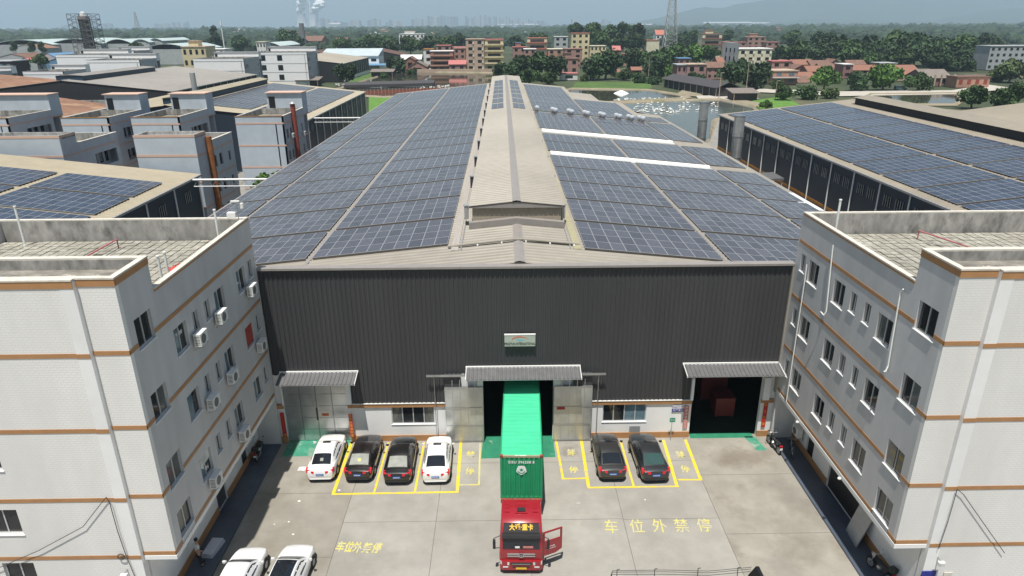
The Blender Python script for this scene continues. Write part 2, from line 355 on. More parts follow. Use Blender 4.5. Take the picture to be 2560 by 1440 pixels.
# raised, blue-grey painted walkways along both office blocks
for nm, xa, xb in (('walkway', -17.05, -15.52), ('walkway', 18.42, 19.95)):
    wk = MB().box(xa, xb, 4, 40.9, -.05, .12).build(nm, 'epoxy'); struct(wk)
# litter on the concrete is small paper
M('paper', (.75,.74,.70), .7, var=.05)
# ponds
def pond(name, pts, z, mat, bank=2.5):
    cx = sum(p[0] for p in pts)/len(pts); cy = sum(p[1] for p in pts)/len(pts)
    o = struct(flat(name, pts, z, mat))
    b = MB(); n = len(pts); q = []
    for x, y in pts:
        d = Vector((x-cx, y-cy)); L = d.length; d /= L; q.append(((x - d.x*.3, y - d.y*.3, z-.1), (x + d.x*bank*.4, y + d.y*bank*.4, z+.55), (x + d.x*bank, y + d.y*bank, z-.1)))
    for i in range(n):
        a, c = q[i], q[(i+1) % n]
        b.quad(a[0], c[0], c[1], a[1]); b.quad(a[1], c[1], c[2], a[2])
    ob = b.build('pond_bank', 'soil'); struct(ob)
    return o
def G2(*pp, z=0): return [tuple(gz(x, y, z)[:2]) for x, y in pp]
pond('pond', G2((830,228),(985,180),(1080,181),(1245,183),(1262,197),(1240,222),(1130,238),(960,243),(880,238)), 0.05, 'water')
pond('pond', G2((1430,223),(1620,226),(1690,237),(1715,243),(1690,247),(1545,255),(1400,262),(1360,243)), 0.05, 'water')
pond('pond', G2((1480,262),(1690,252),(1800,250),(1880,268),(1890,280),(1780,300),(1772,350),(1650,420),(1560,330)), 0.03, 'water_grey')
pond('pond', G2((2180,237),(2390,234),(2395,250),(2380,262),(2200,262),(2150,250)), 0.05, 'water')
struct(flat('grass_field', G2((922,238),(1100,238),(1060,330),(922,300)), .02, 'grass_bright'))
struct(flat('grass_field', G2((900,180),(1010,178),(1030,184),(920,210),(880,222),(850,222)), .03, 'grass'))
struct(flat('grass_field', G2((1440,205),(1625,205),(1630,222),(1430,220)), .03, 'grass'))
struct(flat('grass_field', G2((1880,252),(1960,240),(2000,262),(1900,275)), .03, 'grass_bright'))
struct(flat('grass_field', G2((1720,215),(1760,240),(1860,250),(1930,262),(1880,268),(1800,248),(1690,236)), .06, 'soil'))
struct(flat('village_road', G2((1900,222),(2100,229),(2380,226),(2470,212),(2540,222),(2380,236),(2100,241),(1880,230)), .12, 'road'))
struct(flat('village_road', G2((1740,240),(1840,238),(1900,247),(1830,250),(1745,247)), .12, 'road'))
# mountains
def ridge(name, Y, prof, z0=-20):
    m = MB(); n = 60; k = 10; vs = []
    xs_ = np.linspace(prof[0][0], prof[-1][0], n); rs = random.Random(3)
    for j in range(k+1):
        t = j/k
        for i, px in enumerate(xs_):
            py = np.interp(px, [p[0] for p in prof], [p[1] for p in prof])
            p = gy(px, py, Y); h = max(p.z, 0)
            nz = (rs.random()-.5)*.12*h if 0 < j < k else 0
            tt = 1 - abs(t-.5)*2
            vs.append((p.x*(1+(t-.5)*.28), Y*(1+(t-.5)*.28), z0 + (h-z0)*(tt**.8) + nz*tt))
    m.add(vs, [(j*n+i, j*n+i+1, (j+1)*n+i+1, (j+1)*n+i) for j in range(k) for i in range(n-1)])
    return struct(m.build(name, 'hill', smooth=True))
ridge('hills', 9500, [(1560,62),(1640,45),(1700,30),(1740,18),(1790,22),(1830,12),(1890,2),(1960,-8),(2060,-14),(2180,-6),(2300,-16),(2420,-12),(2600,-20),(2750,-10),(2900,10),(3050,60)])
ridge('hills', 7800, [(1880,62),(1990,50),(2060,46),(2120,50),(2200,52),(2330,50),(2420,35),(2500,24),(2600,16),(2700,8),(2850,30),(3000,60)])
# ================================================================== the main warehouse
XRD, ZRD, SLP = 1.0, 12.95, 0.1            # ridge x, ridge height, roof slope
WX0, WX1, WY0 = -28.1, 31.2, 40.75
def zr(x): return ZRD - SLP*abs(x-XRD)
wh = thing('warehouse', 'long low-pitched warehouse with dark ribbed metal front and solar panels on its roof', 'warehouse', (1.0, 41, 0))
cl = math.hypot(1, SLP)
# roof slopes: ribbed sheets, ribs run down the slope
FAR = [(XRD,191),(16.7,191),(27,160),(31.2,139)]
m = MB().sheet((XRD,41.0,ZRD), (WX0-XRD,0,zr(WX0)-ZRD), (0,149,0), (0,0,1), .62, .075, (0,.42,.52,.8,.9)); m.build('roof_slope', 'roofbeige', wh)
m = MB(); segs = [(XRD,16.7,191),(16.7,22,175),(22,27,160),(27,31.2,140)]
for xa, xb, yb in segs: m.sheet((xa,41.0,zr(xa)), (xb-xa,0,zr(xb)-zr(xa)), (0,yb-41,0), (0,0,1), .62, .075, (0,.42,.52,.8,.9))
m.build('roof_slope', 'roofbeige', wh)
# roof deck below the sheets, side and end walls (dark inside)
m = MB(); z_ = -.12
m.add([(WX0,41,zr(WX0)+z_),(XRD,41,ZRD+z_),(XRD,190,ZRD+z_),(WX0,190,zr(WX0)+z_)], [(0,1,2,3)])
for xa, xb, yb in segs: m.add([(xa,41,zr(xa)+z_),(xb,41,zr(xb)+z_),(xb,yb,zr(xb)+z_),(xa,yb,zr(xa)+z_)], [(0,1,2,3)])
m.build('roof_deck', 'darkmetal', wh)
m = MB(); m.box(WX0+.1, WX0+.3, 41.3, 189.8, 0, zr(WX0)-.15); m.box(WX1-.4, WX1-.2, 41.3, 139.5, 0, zr(WX1)-.15)
m.hexa([(16.7,190.6,0),(31,139.4,0),(31,139.6,0),(16.7,190.8,0)], [(16.7,190.6,10),(31,139.4,9.7),(31,139.6,9.7),(16.7,190.8,10)])
m.hexa([(WX0,189.6,0),(16.7,190.6,0),(16.7,190.8,0),(WX0,189.8,0)], [(WX0,189.6,9.7),(16.7,190.6,11),(16.7,190.8,11),(WX0,189.8,9.7)])
m.build('wall', 'cladblue', wh)
for a, b in ((WX0-.12, WX0+.06), (WX1-.06, WX1+.12)):
    yb = 190 if a < 0 else 139.5; x = WX0 if a < 0 else WX1
    MB().box(a, b, 41.2, yb, zr(x)-.16, zr(x)+.05).build('gutter', 'ridgecap', wh)
m = MB(); m.box(WX0, WX1, 40.75, 41.0, 5.0, 9.8) if False else None
# front wall: white rendered base with openings, dark ribbed cladding above
op = [(-15.1,-10.75,0,4.72), (-1.5,3.25,0,4.75), (12.8,17.55,0,4.75)]
winr = [(-7.82,-4.88,1.32,2.68), (6.7,9.7,1.3,2.68)]
f = lambda u, v, d: (u, WY0+d, v)
MB().holed(f, WX0, WX1, 0, 9.6, 0, .3, op+winr).build('front_wall', 'plaster_white', wh)
MB().prism([(-28,9.6),(31,9.6),(31,9.7),(18.4,11.0),(18.4,12.6),(-15.6,12.6),(-15.6,11.0),(-28,9.7)], lambda u, v, w: (u, w, v), 40.75, 41.0).build('gable_wall', 'darkmetal', wh)
fc = lambda u, v, d: (u, WY0-.02-d, v)
m = MB()
def csheet(xa, xb, za, zb): m.sheet((xa, WY0-.02, za), (0,0,zb-za), (xb-xa,0,0), (0,-1,0), .3, .05, (0,.45,.53,.86,.94))
csheet(-15.55, -10.68, 5.25, 12.75); csheet(-10.68, -4.1, 3.02, 12.75); csheet(-4.1, 5.85, 5.25, 12.75); csheet(5.85, 12.62, 3.02, 12.75); csheet(12.62, 18.42, 5.25, 12.75)
m.build('front_cladding', 'clad', wh)
for xa, xb in ((-15.6,-15.1),(-10.75,-10.5)): MB().box(xa, xb, 40.6, 40.74, 2.72, 3.05).build('band', 'band', wh)
for xa, xb in ((-10.5,-4.12),(5.87,12.8),(17.55,18.4)): MB().box(xa, xb, 40.66, 40.74, 2.7, 3.0).build('band', 'band', wh)
for xa, xb in ((-10.75,-4.12),(5.9,12.8),(17.55,18.4),(-15.6,-15.1)): MB().box(xa, xb, 40.69, 40.745, .0, .45).build('plinth', 'band', wh)
for xa, xb in ((-10.45,-4.1),(5.87,12.62)): MB().box(xa, xb, 40.62, 40.72, 2.985, 3.03).build('drip_flashing', 'whitemetal', wh)
for xa, xb in ((-10.75,-10.42),(12.62,12.8),(-15.1,-15.02),(17.55,18.0)): MB().box(xa, xb, 40.5, 40.74, 3.05 if xa < 17 else 3.0, 4.72).build('pier', 'plaster_white', wh)
MB().box(-15.6, 18.42, 40.5, 41.1, 12.72, 12.86).build('coping', 'ridgecap', wh)
MB().box(18.3, 18.46, 40.52, 40.75, 3.6, 12.7).build('corner_trim', 'roofbeige', wh)
MB().box(-10.74, -10.5, 40.44, 40.6, 3.05, 12.7).build('corner_trim', 'clad', wh) if False else None
def glazing(parent, f, u0, u1, v0, v1, d, n, mats, fw=.06, sill=True, nm='window'):
    """f(u,v,depth) ; frame standing in a wall opening, n panes"""
    m = MB(); nn = lambda a, b, c, e, d0, d1: m.hexa([f(a,c,d0),f(b,c,d0),f(b,c,d1),f(a,c,d1)], [f(a,e,d0),f(b,e,d0),f(b,e,d1),f(a,e,d1)])
    nn(u0,u1,v0,v0+fw,d,d+.07); nn(u0,u1,v1-fw,v1,d,d+.07)
    us = np.linspace(u0, u1, n+1)
    for i, u in enumerate(us): a = u - (0 if i == 0 else fw/2 if i < n else fw); nn(a, a+fw, v0+fw, v1-fw, d-.004, d+.066)
    w_ = m.build(nm, 'frame', parent)
    for i in range(n):
        MB().hexa([f(us[i]+.02,v0+.02,d+.03),f(us[i+1]-.02,v0+.02,d+.03),f(us[i+1]-.02,v0+.02,d+.05),f(us[i]+.02,v0+.02,d+.05)],
                  [f(us[i]+.02,v1-.02,d+.03),f(us[i+1]-.02,v1-.02,d+.03),f(us[i+1]-.02,v1-.02,d+.05),f(us[i]+.02,v1-.02,d+.05)]).build('pane', mats[i % len(mats)], w_)
    if sill:
        s_ = MB(); a, b = u0-.06, u1+.06
        s_.hexa([f(a,v0-.045,-.045),f(b,v0-.045,-.045),f(b,v0-.045,d+.02),f(a,v0-.045,d+.02)], [f(a,v0-.005,-.045),f(b,v0-.005,-.045),f(b,v0-.005,d+.02),f(a,v0-.005,d+.02)]); s_.build('sill', 'plaster_white', w_)
    return w_
glazing(wh, f, -7.82, -4.88, 1.32, 2.68, .08, 4, ['winglass_grey','winglass','winglass','winglass_grey'])
glazing(wh, f, 6.7, 9.7, 1.3, 2.68, .08, 4, ['winglass','winglass','winglass_blue','winglass_blue'])
# folding door on the left, four leaves of galvanised sheet
fd = lambda u, v, d: (u, 40.9+d, v)
for i in range(4):
    a = -15.08 + i*1.0825; lf = MB(); lf.box(a+.015, a+1.07, 40.9, 40.95, .02, 4.68); leaf = lf.build('door_leaf', 'galv', wh)
    for k in range(5):
        z0 = .05 + k*.92
        MB().box(a+.06, a+1.03, 40.875, 40.899, z0+.03, z0+.88).build('panel', 'galv', leaf)
MB().box(-12.98, -12.9, 40.8, 40.87, 1.7, 2.6).build('door_latch', 'darkmetal', wh)
# two sliding leaves, their frame posts and the top track
for xa, xb in ((-4.07,-1.52), (3.3,5.87)):
    leaf = MB().box(xa, xb, 40.42, 40.47, .06, 4.34).build('sliding_door', 'galv', wh)
    nx = np.linspace(xa, xb, 6)
    for k, x in enumerate(nx): MB().box(x-.02, x+.02, 40.395, 40.418, .06, 4.34 if k in (0, 5) else 4.9).build('rail', 'steel', leaf)
    for z in (.09, 1.35, 2.75, 4.3): MB().box(xa+.01, xb-.01, 40.388, 40.394, z-.025, z+.025).build('rail', 'steel', leaf)
MB().box(-5.25, 6.72, 40.3, 40.4, 5.2, 5.32).build('door_track', 'steel', wh)
for x in (-4.75, 6.25): MB().cyl((x,40.42,0), (x,40.42,5.22), .03).build('post', 'steel', wh)
for xa, xb in ((-4.1,-3.0),(4.6,5.85)): MB().box(xa, xb, 40.5, 40.72, 4.36, 5.2).build('head_infill', 'darkmetal', wh)
for xa, xb in ((-1.9,-1.5),(3.25,3.75)): MB().box(xa, xb, 40.5, 40.72, 4.3, 5.2).build('head_infill', 'plaster_white', wh)
# canopies: sloping ribbed sheets on brackets
for xa, xb, zt in ((-15.0,-9.8,5.5),(-2.6,5.02,5.72),(11.9,18.36,5.78)):
    zb = zt - .3; m = MB().sheet((xa,39.4,zb), (0,1.24,zt-zb), (xb-xa,0,0), (0,-.2,.97), .27, .045, (0,.45,.55,.85,.95))
    c_ = m.build('canopy', 'canopy', wh)
    m = MB(); m.hexa([(xa,39.4,zb-.05),(xb,39.4,zb-.05),(xb,40.64,zt-.05),(xa,40.64,zt-.05)], [(xa,39.4,zb-.01),(xb,39.4,zb-.01),(xb,40.64,zt-.01),(xa,40.64,zt-.01)]); m.build('canopy_deck', 'greymetal', c_)
    MB().box(xa-.02, xb+.02, 40.56, 40.66, zt-.02, zt+.09).build('flashing', 'whitemetal', c_)
    for x in (xa, xb-.04): MB().hexa([(x,39.38,zb-.07),(x+.04,39.38,zb-.07),(x+.04,40.6,zt-.07),(x,40.6,zt-.07)], [(x,39.38,zb+.06),(x+.04,39.38,zb+.06),(x+.04,40.6,zt+.06),(x,40.6,zt+.06)]).build('verge_trim', 'whitemetal', c_)
    for x in np.linspace(xa+.3, xb-.3, 3): MB().tube([(x,40.6,zt-.8),(x,39.6,zb-.06)], .025).build('bracket', 'darkmetal', c_)
# wall lamps on the posts
for x in (5.05,): tag(MB().cbox(x, 40.3, 5.02, .2, .22, .16).build('wall_lamp', 'darkmetal'), 'small black lamp under the right end of the middle canopy', 'lamp')
# inside: floor, a few things one can see through the right door
M('floor_shaded', (.010,.030,.020), .6, var=.2)  # green floor, with the gloom of the interior put into its colour
MB().box(WX0+.4, WX1-.5, 41.06, 75, -.02, .003).build('floor', 'floor_shaded', wh)
MB().box(WX0+.4, -1.7, 41.07, 41.1, .01, 9.5).build('shade_lining', 'black', wh); MB().box(3.4, 12.6, 41.07, 41.1, .01, 9.5).build('shade_lining', 'black', wh)  # unseen black sheets added behind the white wall to keep the interior dark
MB().box(WX0+.4, WX1-.5, 74.8, 75, 0, 9).build('partition', 'darkmetal', wh)
M('machinered_shaded', (.22,.04,.035), .5, var=.1)  # red deepened so the colour carries the indoor shade
for (xa,xb,ya,yb,z,lab) in ((15.35,16.75,43.2,44.6,1.55,'pink-red painted crate just inside the right warehouse door'),(14.95,16.9,45.6,49.5,2.4,'dark red machine housing behind the crate inside the right door')):
    t = thing('crate' if z < 2 else 'machine', lab, 'crate' if z < 2 else 'machine', ((xa+xb)/2, ya, 0))
    MB().box(xa, xb, ya, yb, .12, z).build('body', 'machinered_shaded', t); MB().box(xa-.03, xb+.03, ya-.03, yb+.03, z, z+.05).build('lid', 'machinered_shaded', t)
    for k in (0, 1): MB().box(xa+.05+k*(xb-xa-.2), xa+.15+k*(xb-xa-.2), ya, yb, 0, .12).build('skid', 'darkmetal', t)
# ridge cap at the front, cross pipes, monitor
m = MB(); m.hexa([(.68,41,zr(.68)+.09),(XRD,41,ZRD+.1),(XRD,50.4,ZRD+.1),(.68,50.4,zr(.68)+.05)], [(.68,41,zr(.68)+.07),(XRD,41,ZRD+.13),(XRD,50.4,ZRD+.13),(.68,50.4,zr(.68)+.07)])
m.hexa([(XRD,41,ZRD+.1),(1.36,41,zr(1.36)+.05),(1.36,50.4,zr(1.36)+.05),(XRD,50.4,ZRD+.1)], [(XRD,41,ZRD+.13),(1.36,41,zr(1.36)+.07),(1.36,50.4,zr(1.36)+.07),(XRD,50.4,ZRD+.13)]); m.build('ridge_cap', 'ridgecap', wh)
for y, xa, xb, r in ((45.5,-3.9,5.3,.085),):
    pts = [(xa,y,zr(xa)+.17),(XRD-.3,y,zr(.7)+.2),(XRD+.3,y,zr(1.3)+.2),(xb,y+.1,zr(xb)+.17)]
    MB().tube(pts, r, 8).build('roof_pipe', 'roofbeige', wh)
    for x in np.linspace(xa+.4, xb-.4, 6): MB().cbox(x, y-.1, zr(x)+.09, .1, .3, .1).build('pipe_support', 'pvc', wh)
MY0, MY1, MXL, MXR = 50.2, 188, -2.6, 4.6
mo = MB().box(MXL+.25, MXR-.25, MY0+.02, MY1, 12.6, 14.2).build('monitor', 'monwall', wh)
m = MB(); m.sheet((XRD,MY0-.25,14.72), (MXL-XRD,0,-.36), (0,MY1-MY0+.4,0), (0,0,1), .62, .075, (0,.42,.52,.8,.9)); m.sheet((XRD,MY0-.25,14.72), (MXR-XRD,0,-.36), (0,MY1-MY0+.4,0), (0,0,1), .62, .075, (0,.42,.52,.8,.9)); m.build('monitor_roof', 'roofbeige', mo)
m = MB().prism([(MXL,14.3),(XRD,14.66),(MXR,14.3),(MXR,14.2),(MXL,14.2)], lambda u, v, w: (u, w, v), MY0-.2, MY1); m.build('monitor_eave', 'ridgecap', mo)
for k in range(18):
    x = MXL + .45 + k*(MXR-MXL-.9)/17; MB().box(x-.03, x+.03, MY0-.03, MY0+.018, 13.1, 14.25).build('rib', 'monwall', mo)
m = MB(); m.hexa([(.68,MY0-.28,14.73),(XRD,MY0-.28,14.78),(XRD,MY1,14.78),(.68,MY1,14.73)], [(.68,MY0-.28,14.76),(XRD,MY0-.28,14.82),(XRD,MY1,14.82),(.68,MY1,14.76)])
m.hexa([(XRD,MY0-.28,14.78),(1.32,MY0-.28,14.73),(1.32,MY1,14.73),(XRD,MY1,14.78)], [(XRD,MY0-.28,14.82),(1.32,MY0-.28,14.76),(1.32,MY1,14.76),(XRD,MY1,14.82)]); m.build('ridge_cap', 'ridgecap', mo)
m = MB().prism([(MXL,12.62),(XRD,12.96),(MXR,12.6),(MXR,13.15),(XRD,13.5),(MXL,13.15)], lambda u, v, w: (u, w, v), MY0-.55, MY0-.02); m.build('apron_flashing', 'ridgecap', mo)
for s_, x0 in ((-1, -3.35), (1, 5.1)):
    MB().hexa([(x0-.28,44.6,zr(x0)+.05),(x0+.22,44.6,zr(x0)+.05),(x0+.22,188,zr(x0)+.05),(x0-.28,188,zr(x0)+.05)], [(x0-.28,44.6,zr(x0)+.13),(x0+.22,44.6,zr(x0)+.13),(x0+.22,188,zr(x0)+.13),(x0-.28,188,zr(x0)+.13)]).build('cable_tray', 'olive' if s_ > 0 else 'traygrey', wh)
    MB().tube([(x0-.45*s_-.05,44.6,zr(x0)+.16),(x0-.45*s_-.05,188,zr(x0)+.16)], .04, 5).build('conduit', 'greymetal', wh)
    yy = [51.2, 62, 72, 82.5, 93, 103.5, 114, 125, 138, 152, 168]
    for k, y in enumerate(yy):        # small lever boxes that work the monitor flaps
        b = MB().cbox(x0+s_*-.5, y, 13.6, .3, .5, 1.0).build('flap_gear', 'darkmetal' if k else 'greymetal', wh); MB().cbox(x0+s_*-.5, y, 14.16, .42, .6, .08).build('hood', 'greymetal', b)
# walkway gutters between the panel columns
for x in (-13.82, -23.5, 15.55, 25.4):
    yb = 189 if x < 20 else 160
    MB().hexa([(x-.13,43.5,zr(x-.13)+.05),(x+.13,43.5,zr(x+.13)+.05),(x+.13,yb,zr(x+.13)+.05),(x-.13,yb,zr(x-.13)+.05)], [(x-.13,43.5,zr(x-.13)+.09),(x+.13,43.5,zr(x+.13)+.09),(x+.13,yb,zr(x+.13)+.09),(x-.13,yb,zr(x-.13)+.09)]).build('walk_strip', 'ridgecap', wh)
# white plastic roof lights on the right slope
for nm, ya, yb, xb in (('front', 82.4, 83.3, 25.2), ('rear', 101.6, 102.5, 25.2)):
    t = thing('roof_light', 'white translucent roof light strip across the right slope, the %s one of the pair' % ('nearer' if nm == 'front' else 'farther'), 'roof light', (15, ya, zr(15)))
    m = MB(); n = 8; x0 = 5.75
    secs = [[(x, ya+(yb-ya)*(.5-.5*math.cos(math.pi*i/n)), zr(x)+.08+.28*math.sin(math.pi*i/n)) for i in range(n+1)] for x in (x0, xb)]
    m.loft(secs, caps=True).build('dome', 'whitemetal', t); MB().hexa([(x0,ya-1.2,zr(x0)+.06),(xb,ya-1.2,zr(xb)+.06),(xb,ya-.65,zr(xb)+.06),(x0,ya-.65,zr(x0)+.06)], [(x0,ya-1.2,zr(x0)+.16),(xb,ya-1.2,zr(xb)+.16),(xb,ya-.65,zr(xb)+.16),(x0,ya-.65,zr(x0)+.16)]).build('flashing', 'whitemetal', t)
tag(MB().hexa([(29.7,64,zr(29.7)+.06),(31.1,64,zr(31.1)+.06),(31.1,71.5,zr(31.1)+.06),(29.7,71.5,zr(29.7)+.06)], [(29.7,64,zr(29.7)+.12),(31.1,64,zr(31.1)+.12),(31.1,71.5,zr(31.1)+.12),(29.7,71.5,zr(29.7)+.12)]).build('patch_sheet', 'whitemetal'), 'bright white patch sheet on the right eave of the main roof', 'roof sheet')
# turbine ventilators in pairs across the right slope
tv = None
M('chrome', (.66,.69,.73), .3, metal=.35, var=.06)
k = 0
for i, x in enumerate((6.2, 9.0, 11.9, 14.75, 17.6, 20.5, 22.7, 24.7)):
    for j in range(2):
        xx, yy_ = x + j*.45, 125.6 - j*1.1
        if i == 0 and j == 1: continue
        lab = 'chrome turbine vent, %s of the pair %s from the ridge' % (('rear one', 'front one')[j], ordn(i)) if i else 'chrome turbine vent standing alone next to the ridge on the right slope'
        if tv is None:
            tv = thing('turbine_vent', lab, 'roof vent', (0,0,0), 'turbine vents on the main roof')
            MB().cyl((0,0,0),(0,0,.4),.3,.3,12).build('throat', 'greymetal', tv)
            MB().lathe([(.3,.4),(.46,.55),(.5,.75),(.42,.98),(.2,1.1),(0,1.12)], n=14).build('turbine_head', 'chrome', tv, smooth=40)
            tv.location = (xx, yy_, zr(xx)+.04)
        else: copy_tree(tv, loc=(xx, yy_, zr(xx)+.04), label=lab)
# name board over the middle door
sg = thing('sign_board', 'pale grey-green company name board on the dark wall above the middle door', 'sign', (1.0, 40.5, 7.3))
M('signgrey', (.42,.46,.40), .5, var=.08, scale=2); M('signtext', (.02,.05,.03), .6); M('signred', (.70,.16,.10), .6); M('signcyan', (.22,.50,.55), .6)
SX0, SX1 = -.02, 2.0
MB().box(SX0, SX1, 40.44, 40.52, 7.33, 8.17).build('board', 'signgrey', sg); MB().box(SX0-.01, SX1+.01, 40.42, 40.54, 8.13, 8.2).build('top_edge', 'whitemetal', sg)
MB().box(SX0+.1, SX1-.1, 40.52, 40.58, 7.5, 7.9).build('mount', 'darkmetal', sg)
onwall = lambda x, y, z: Matrix.Translation((x, y, z)) @ Matrix.Rotation(rad(90), 4, 'X')
text('lettering', 'PINGYUN INTERNATIONAL', .27, 'signtext', onwall((SX0+SX1)/2, 40.432, 7.5), sg, bold=.006, narrow=.60)
arc = [(-.5+.0,.0)]; m = MB()
pa = [((SX0+SX1)/2-.02 + .5*math.cos(t)*(1.15 if math.cos(t) > 0 else 1), 40.432, 7.78 + .24*math.sin(t)) for t in np.linspace(2.9, .25, 12)]
for i in range(11):
    w0 = .05*(1-i/14); w1 = .05*(1-(i+1)/14); a, b = pa[i], pa[i+1]
    m.hexa([(a[0],40.428,a[2]-w0),(b[0],40.428,b[2]-w1),(b[0],40.436,b[2]-w1),(a[0],40.436,a[2]-w0)], [(a[0],40.428,a[2]+w0),(b[0],40.428,b[2]+w1),(b[0],40.436,b[2]+w1),(a[0],40.436,a[2]+w0)])
m.build('emblem_arc', 'signred', sg)
text('emblem_script', 'Pinyun', .2, 'signcyan', onwall(1.02, 40.432, 7.8), sg, bold=.012)
# red couplets, stickers and small signs
def banner(x0, x1, z0, z1, y, mat, lab, chars, tcol='goldtext'):
    t = thing('couplet_banner', lab, 'banner', ((x0+x1)/2, y, z0))
    MB().box(x0, x1, y-.012, y, z0, z1).build('sheet', mat, t)
    n = len(chars)
    for i, ch in enumerate(chars): text('character', ch, min((z1-z0)/n*.8,(x1-x0)*.8), tcol, onwall((x0+x1)/2, y-.015, z1-(i+.5)*(z1-z0)/n), t, narrow=.9)
banner(-10.72, -10.46, .5, 2.35, 40.485, 'banner', 'red couplet banner with gold characters between folding door and black car', '生意兴隆通四海')
banner(-15.42, -15.14, .45, 2.4, 40.68, 'red', 'plain red couplet banner left of the folding door', '     福')
banner(12.3, 12.62, .75, 2.55, 40.68, 'faded_red', 'faded pink-red couplet banner left of the open right doorway', '财源茂盛达三江', 'whitepaint')
banner(17.78, 18.06, .75, 2.8, 40.68, 'red', 'red couplet banner on the wall right of the open right doorway', '出入平安')
t = tag(MB().box(-12.62, -12.15, 40.86, 40.87, 2.0, 2.18).build('door_sticker', 'red'), 'small red sticker on the folding door', 'sticker'); text('lettering', '出入平安', .13, 'goldtext', onwall(-12.385, 40.855, 2.09), t)
t = tag(MB().box(3.5, 4.05, 40.375, 40.386, 2.55, 2.75).build('door_sticker', 'red'), 'red sticker on the right sliding door beside the container', 'sticker')
t = thing('wall_sign', 'white and blue department sign on the wall left of the right doorway', 'sign', (11.88,40.68,2.05)); M('signblue', (.02,.03,.25), .5)
MB().box(11.45, 12.3, 40.70, 40.72, 2.08, 2.78).build('board', 'whitepaint', t); MB().box(11.45, 12.3, 40.685, 40.699, 2.08, 2.32).build('blue_strip', 'signblue', t)
text('lettering', 'Production\nDepartment', .17, 'signblue', onwall(11.88, 40.69, 2.55), t); text('lettering', '生产车间', .19, 'whitepaint', onwall(11.88, 40.68, 2.2), t)
t = thing('post_sign', 'small green sign on a thin post in front of the white wall', 'sign', (11.45,40.32,0)); M('signgreen', (.02,.27,.17), .5)
MB().cyl((11.44,40.34,0),(11.44,40.34,1.85),.025).build('post', 'greymetal', t); MB().box(11.26, 11.64, 40.29, 40.315, 1.5, 1.82).build('board', 'signgreen', t); text('lettering', '停车场', .1, 'whitepaint', onwall(11.45, 40.284, 1.66), t)
tag(MB().box(8.6, 9.35, 40.7, 40.72, .35, .95).build('notice_board', 'greymetal'), 'grey notice panel low on the wall behind the dark saloon cars', 'notice board')
# side door in the corner recess left and right
for xa, xb, lab in ((-16.9,-15.75,'dark steel door at the far end of the left walkway'),(18.55,19.75,'dark steel door at the far end of the right walkway')):
    t = thing('steel_door', lab, 'door', ((xa+xb)/2, 40.7, .12)); MB().box(xa, xb, 40.62, 40.7, .14, 2.35).build('leaf', 'doorgrey', t); MB().cbox(xa+.12, 40.6, 1.15, .04, .06, .14).build('handle', 'steel', t)
# ================================================================== solar arrays
def solarmat(name, col, line):
    m = bpy.data.materials.new(name); m.use_nodes = True; N = m.node_tree.nodes; L = m.node_tree.links; bs = N['Principled BSDF']
    tc = N.new('ShaderNodeTexCoord'); b = N.new('ShaderNodeTexBrick'); b.offset = 0; L.new(tc.outputs['UV'], b.inputs[0])
    b.inputs['Scale'].default_value = 1; b.inputs['Brick Width'].default_value = 1/6; b.inputs['Row Height'].default_value = 1/10; b.inputs['Mortar Size'].default_value = .006; b.inputs['Mortar Smooth'].default_value = .3
    b.inputs['Color1'].default_value = (*col, 1); b.inputs['Color2'].default_value = tuple(c*1.25 for c in col) + (1,); b.inputs['Mortar'].default_value = (*line, 1)
    oi = N.new('ShaderNodeObjectInfo'); mr = N.new('ShaderNodeMapRange'); mr.inputs[3].default_value = .78; mr.inputs[4].default_value = 1.22; L.new(oi.outputs['Random'], mr.inputs[0])
    v = N.new('ShaderNodeVectorMath'); v.operation = 'SCALE'; L.new(b.outputs[0], v.inputs[0]); L.new(mr.outputs[0], v.inputs[3]); L.new(v.outputs[0], bs.inputs['Base Color'])
    bs.inputs['Roughness'].default_value = .2; bs.inputs['Specular IOR Level'].default_value = .45; MT[name] = m
solarmat('cell', (.058,.058,.074), (.15,.15,.165)); solarmat('cellblue', (.030,.040,.068), (.08,.095,.13))
M('alu', (.42,.425,.44), .45, metal=.3, var=.05); M('railshade', (.13,.12,.11), .5, metal=.3, var=.1)  # rail tone darkened to paint the shadow line under the panels' front edge
PW, PH, PT = .97, 1.645, .04
def module_mesh(name, nx, ny, cell, px=.985, py=1.70, w=PW, h=1.68):
    v, f_, mi, uv = [], [], [], []
    fr = .024
    for ix in range(nx):
        for iy in range(ny):
            x0, y0 = ix*px, iy*py; x1, y1 = x0+w, y0+h; o = len(v)
            v += [(x0,y0,-PT),(x1,y0,-PT),(x1,y1,-PT),(x0,y1,-PT),(x0,y0,0),(x1,y0,0),(x1,y1,0),(x0,y1,0),
                  (x0+fr,y0+fr,0),(x1-fr,y0+fr,0),(x1-fr,y1-fr,0),(x0+fr,y1-fr,0)]
            for q in ((0,1,5,4),(1,2,6,5),(2,3,7,6),(3,0,4,7),(4,5,9,8),(5,6,10,9),(6,7,11,10),(7,4,8,11)): f_.append(tuple(i+o for i in q)); mi.append(0)
            f_.append((8+o,9+o,10+o,11+o)); mi.append(1)
            f_.append((3+o,2+o,1+o,0+o)); mi.append(0)
    me = bpy.data.meshes.new(name); me.from_pydata(v, [], f_); me.materials.append(MT['alu']); me.materials.append(MT[cell]); me.polygons.foreach_set('material_index', mi)
    u = me.uv_layers.new(name='UVMap'); c = [0.0]*(2*len(me.loops))
    for p in me.polygons:
        if p.material_index == 1:
            for k, li in enumerate(p.loop_indices): c[2*li], c[2*li+1] = ((0,0),(1,0),(1,1),(0,1))[k]
    u.data.foreach_set('uv', c); return me
MMESH = {}
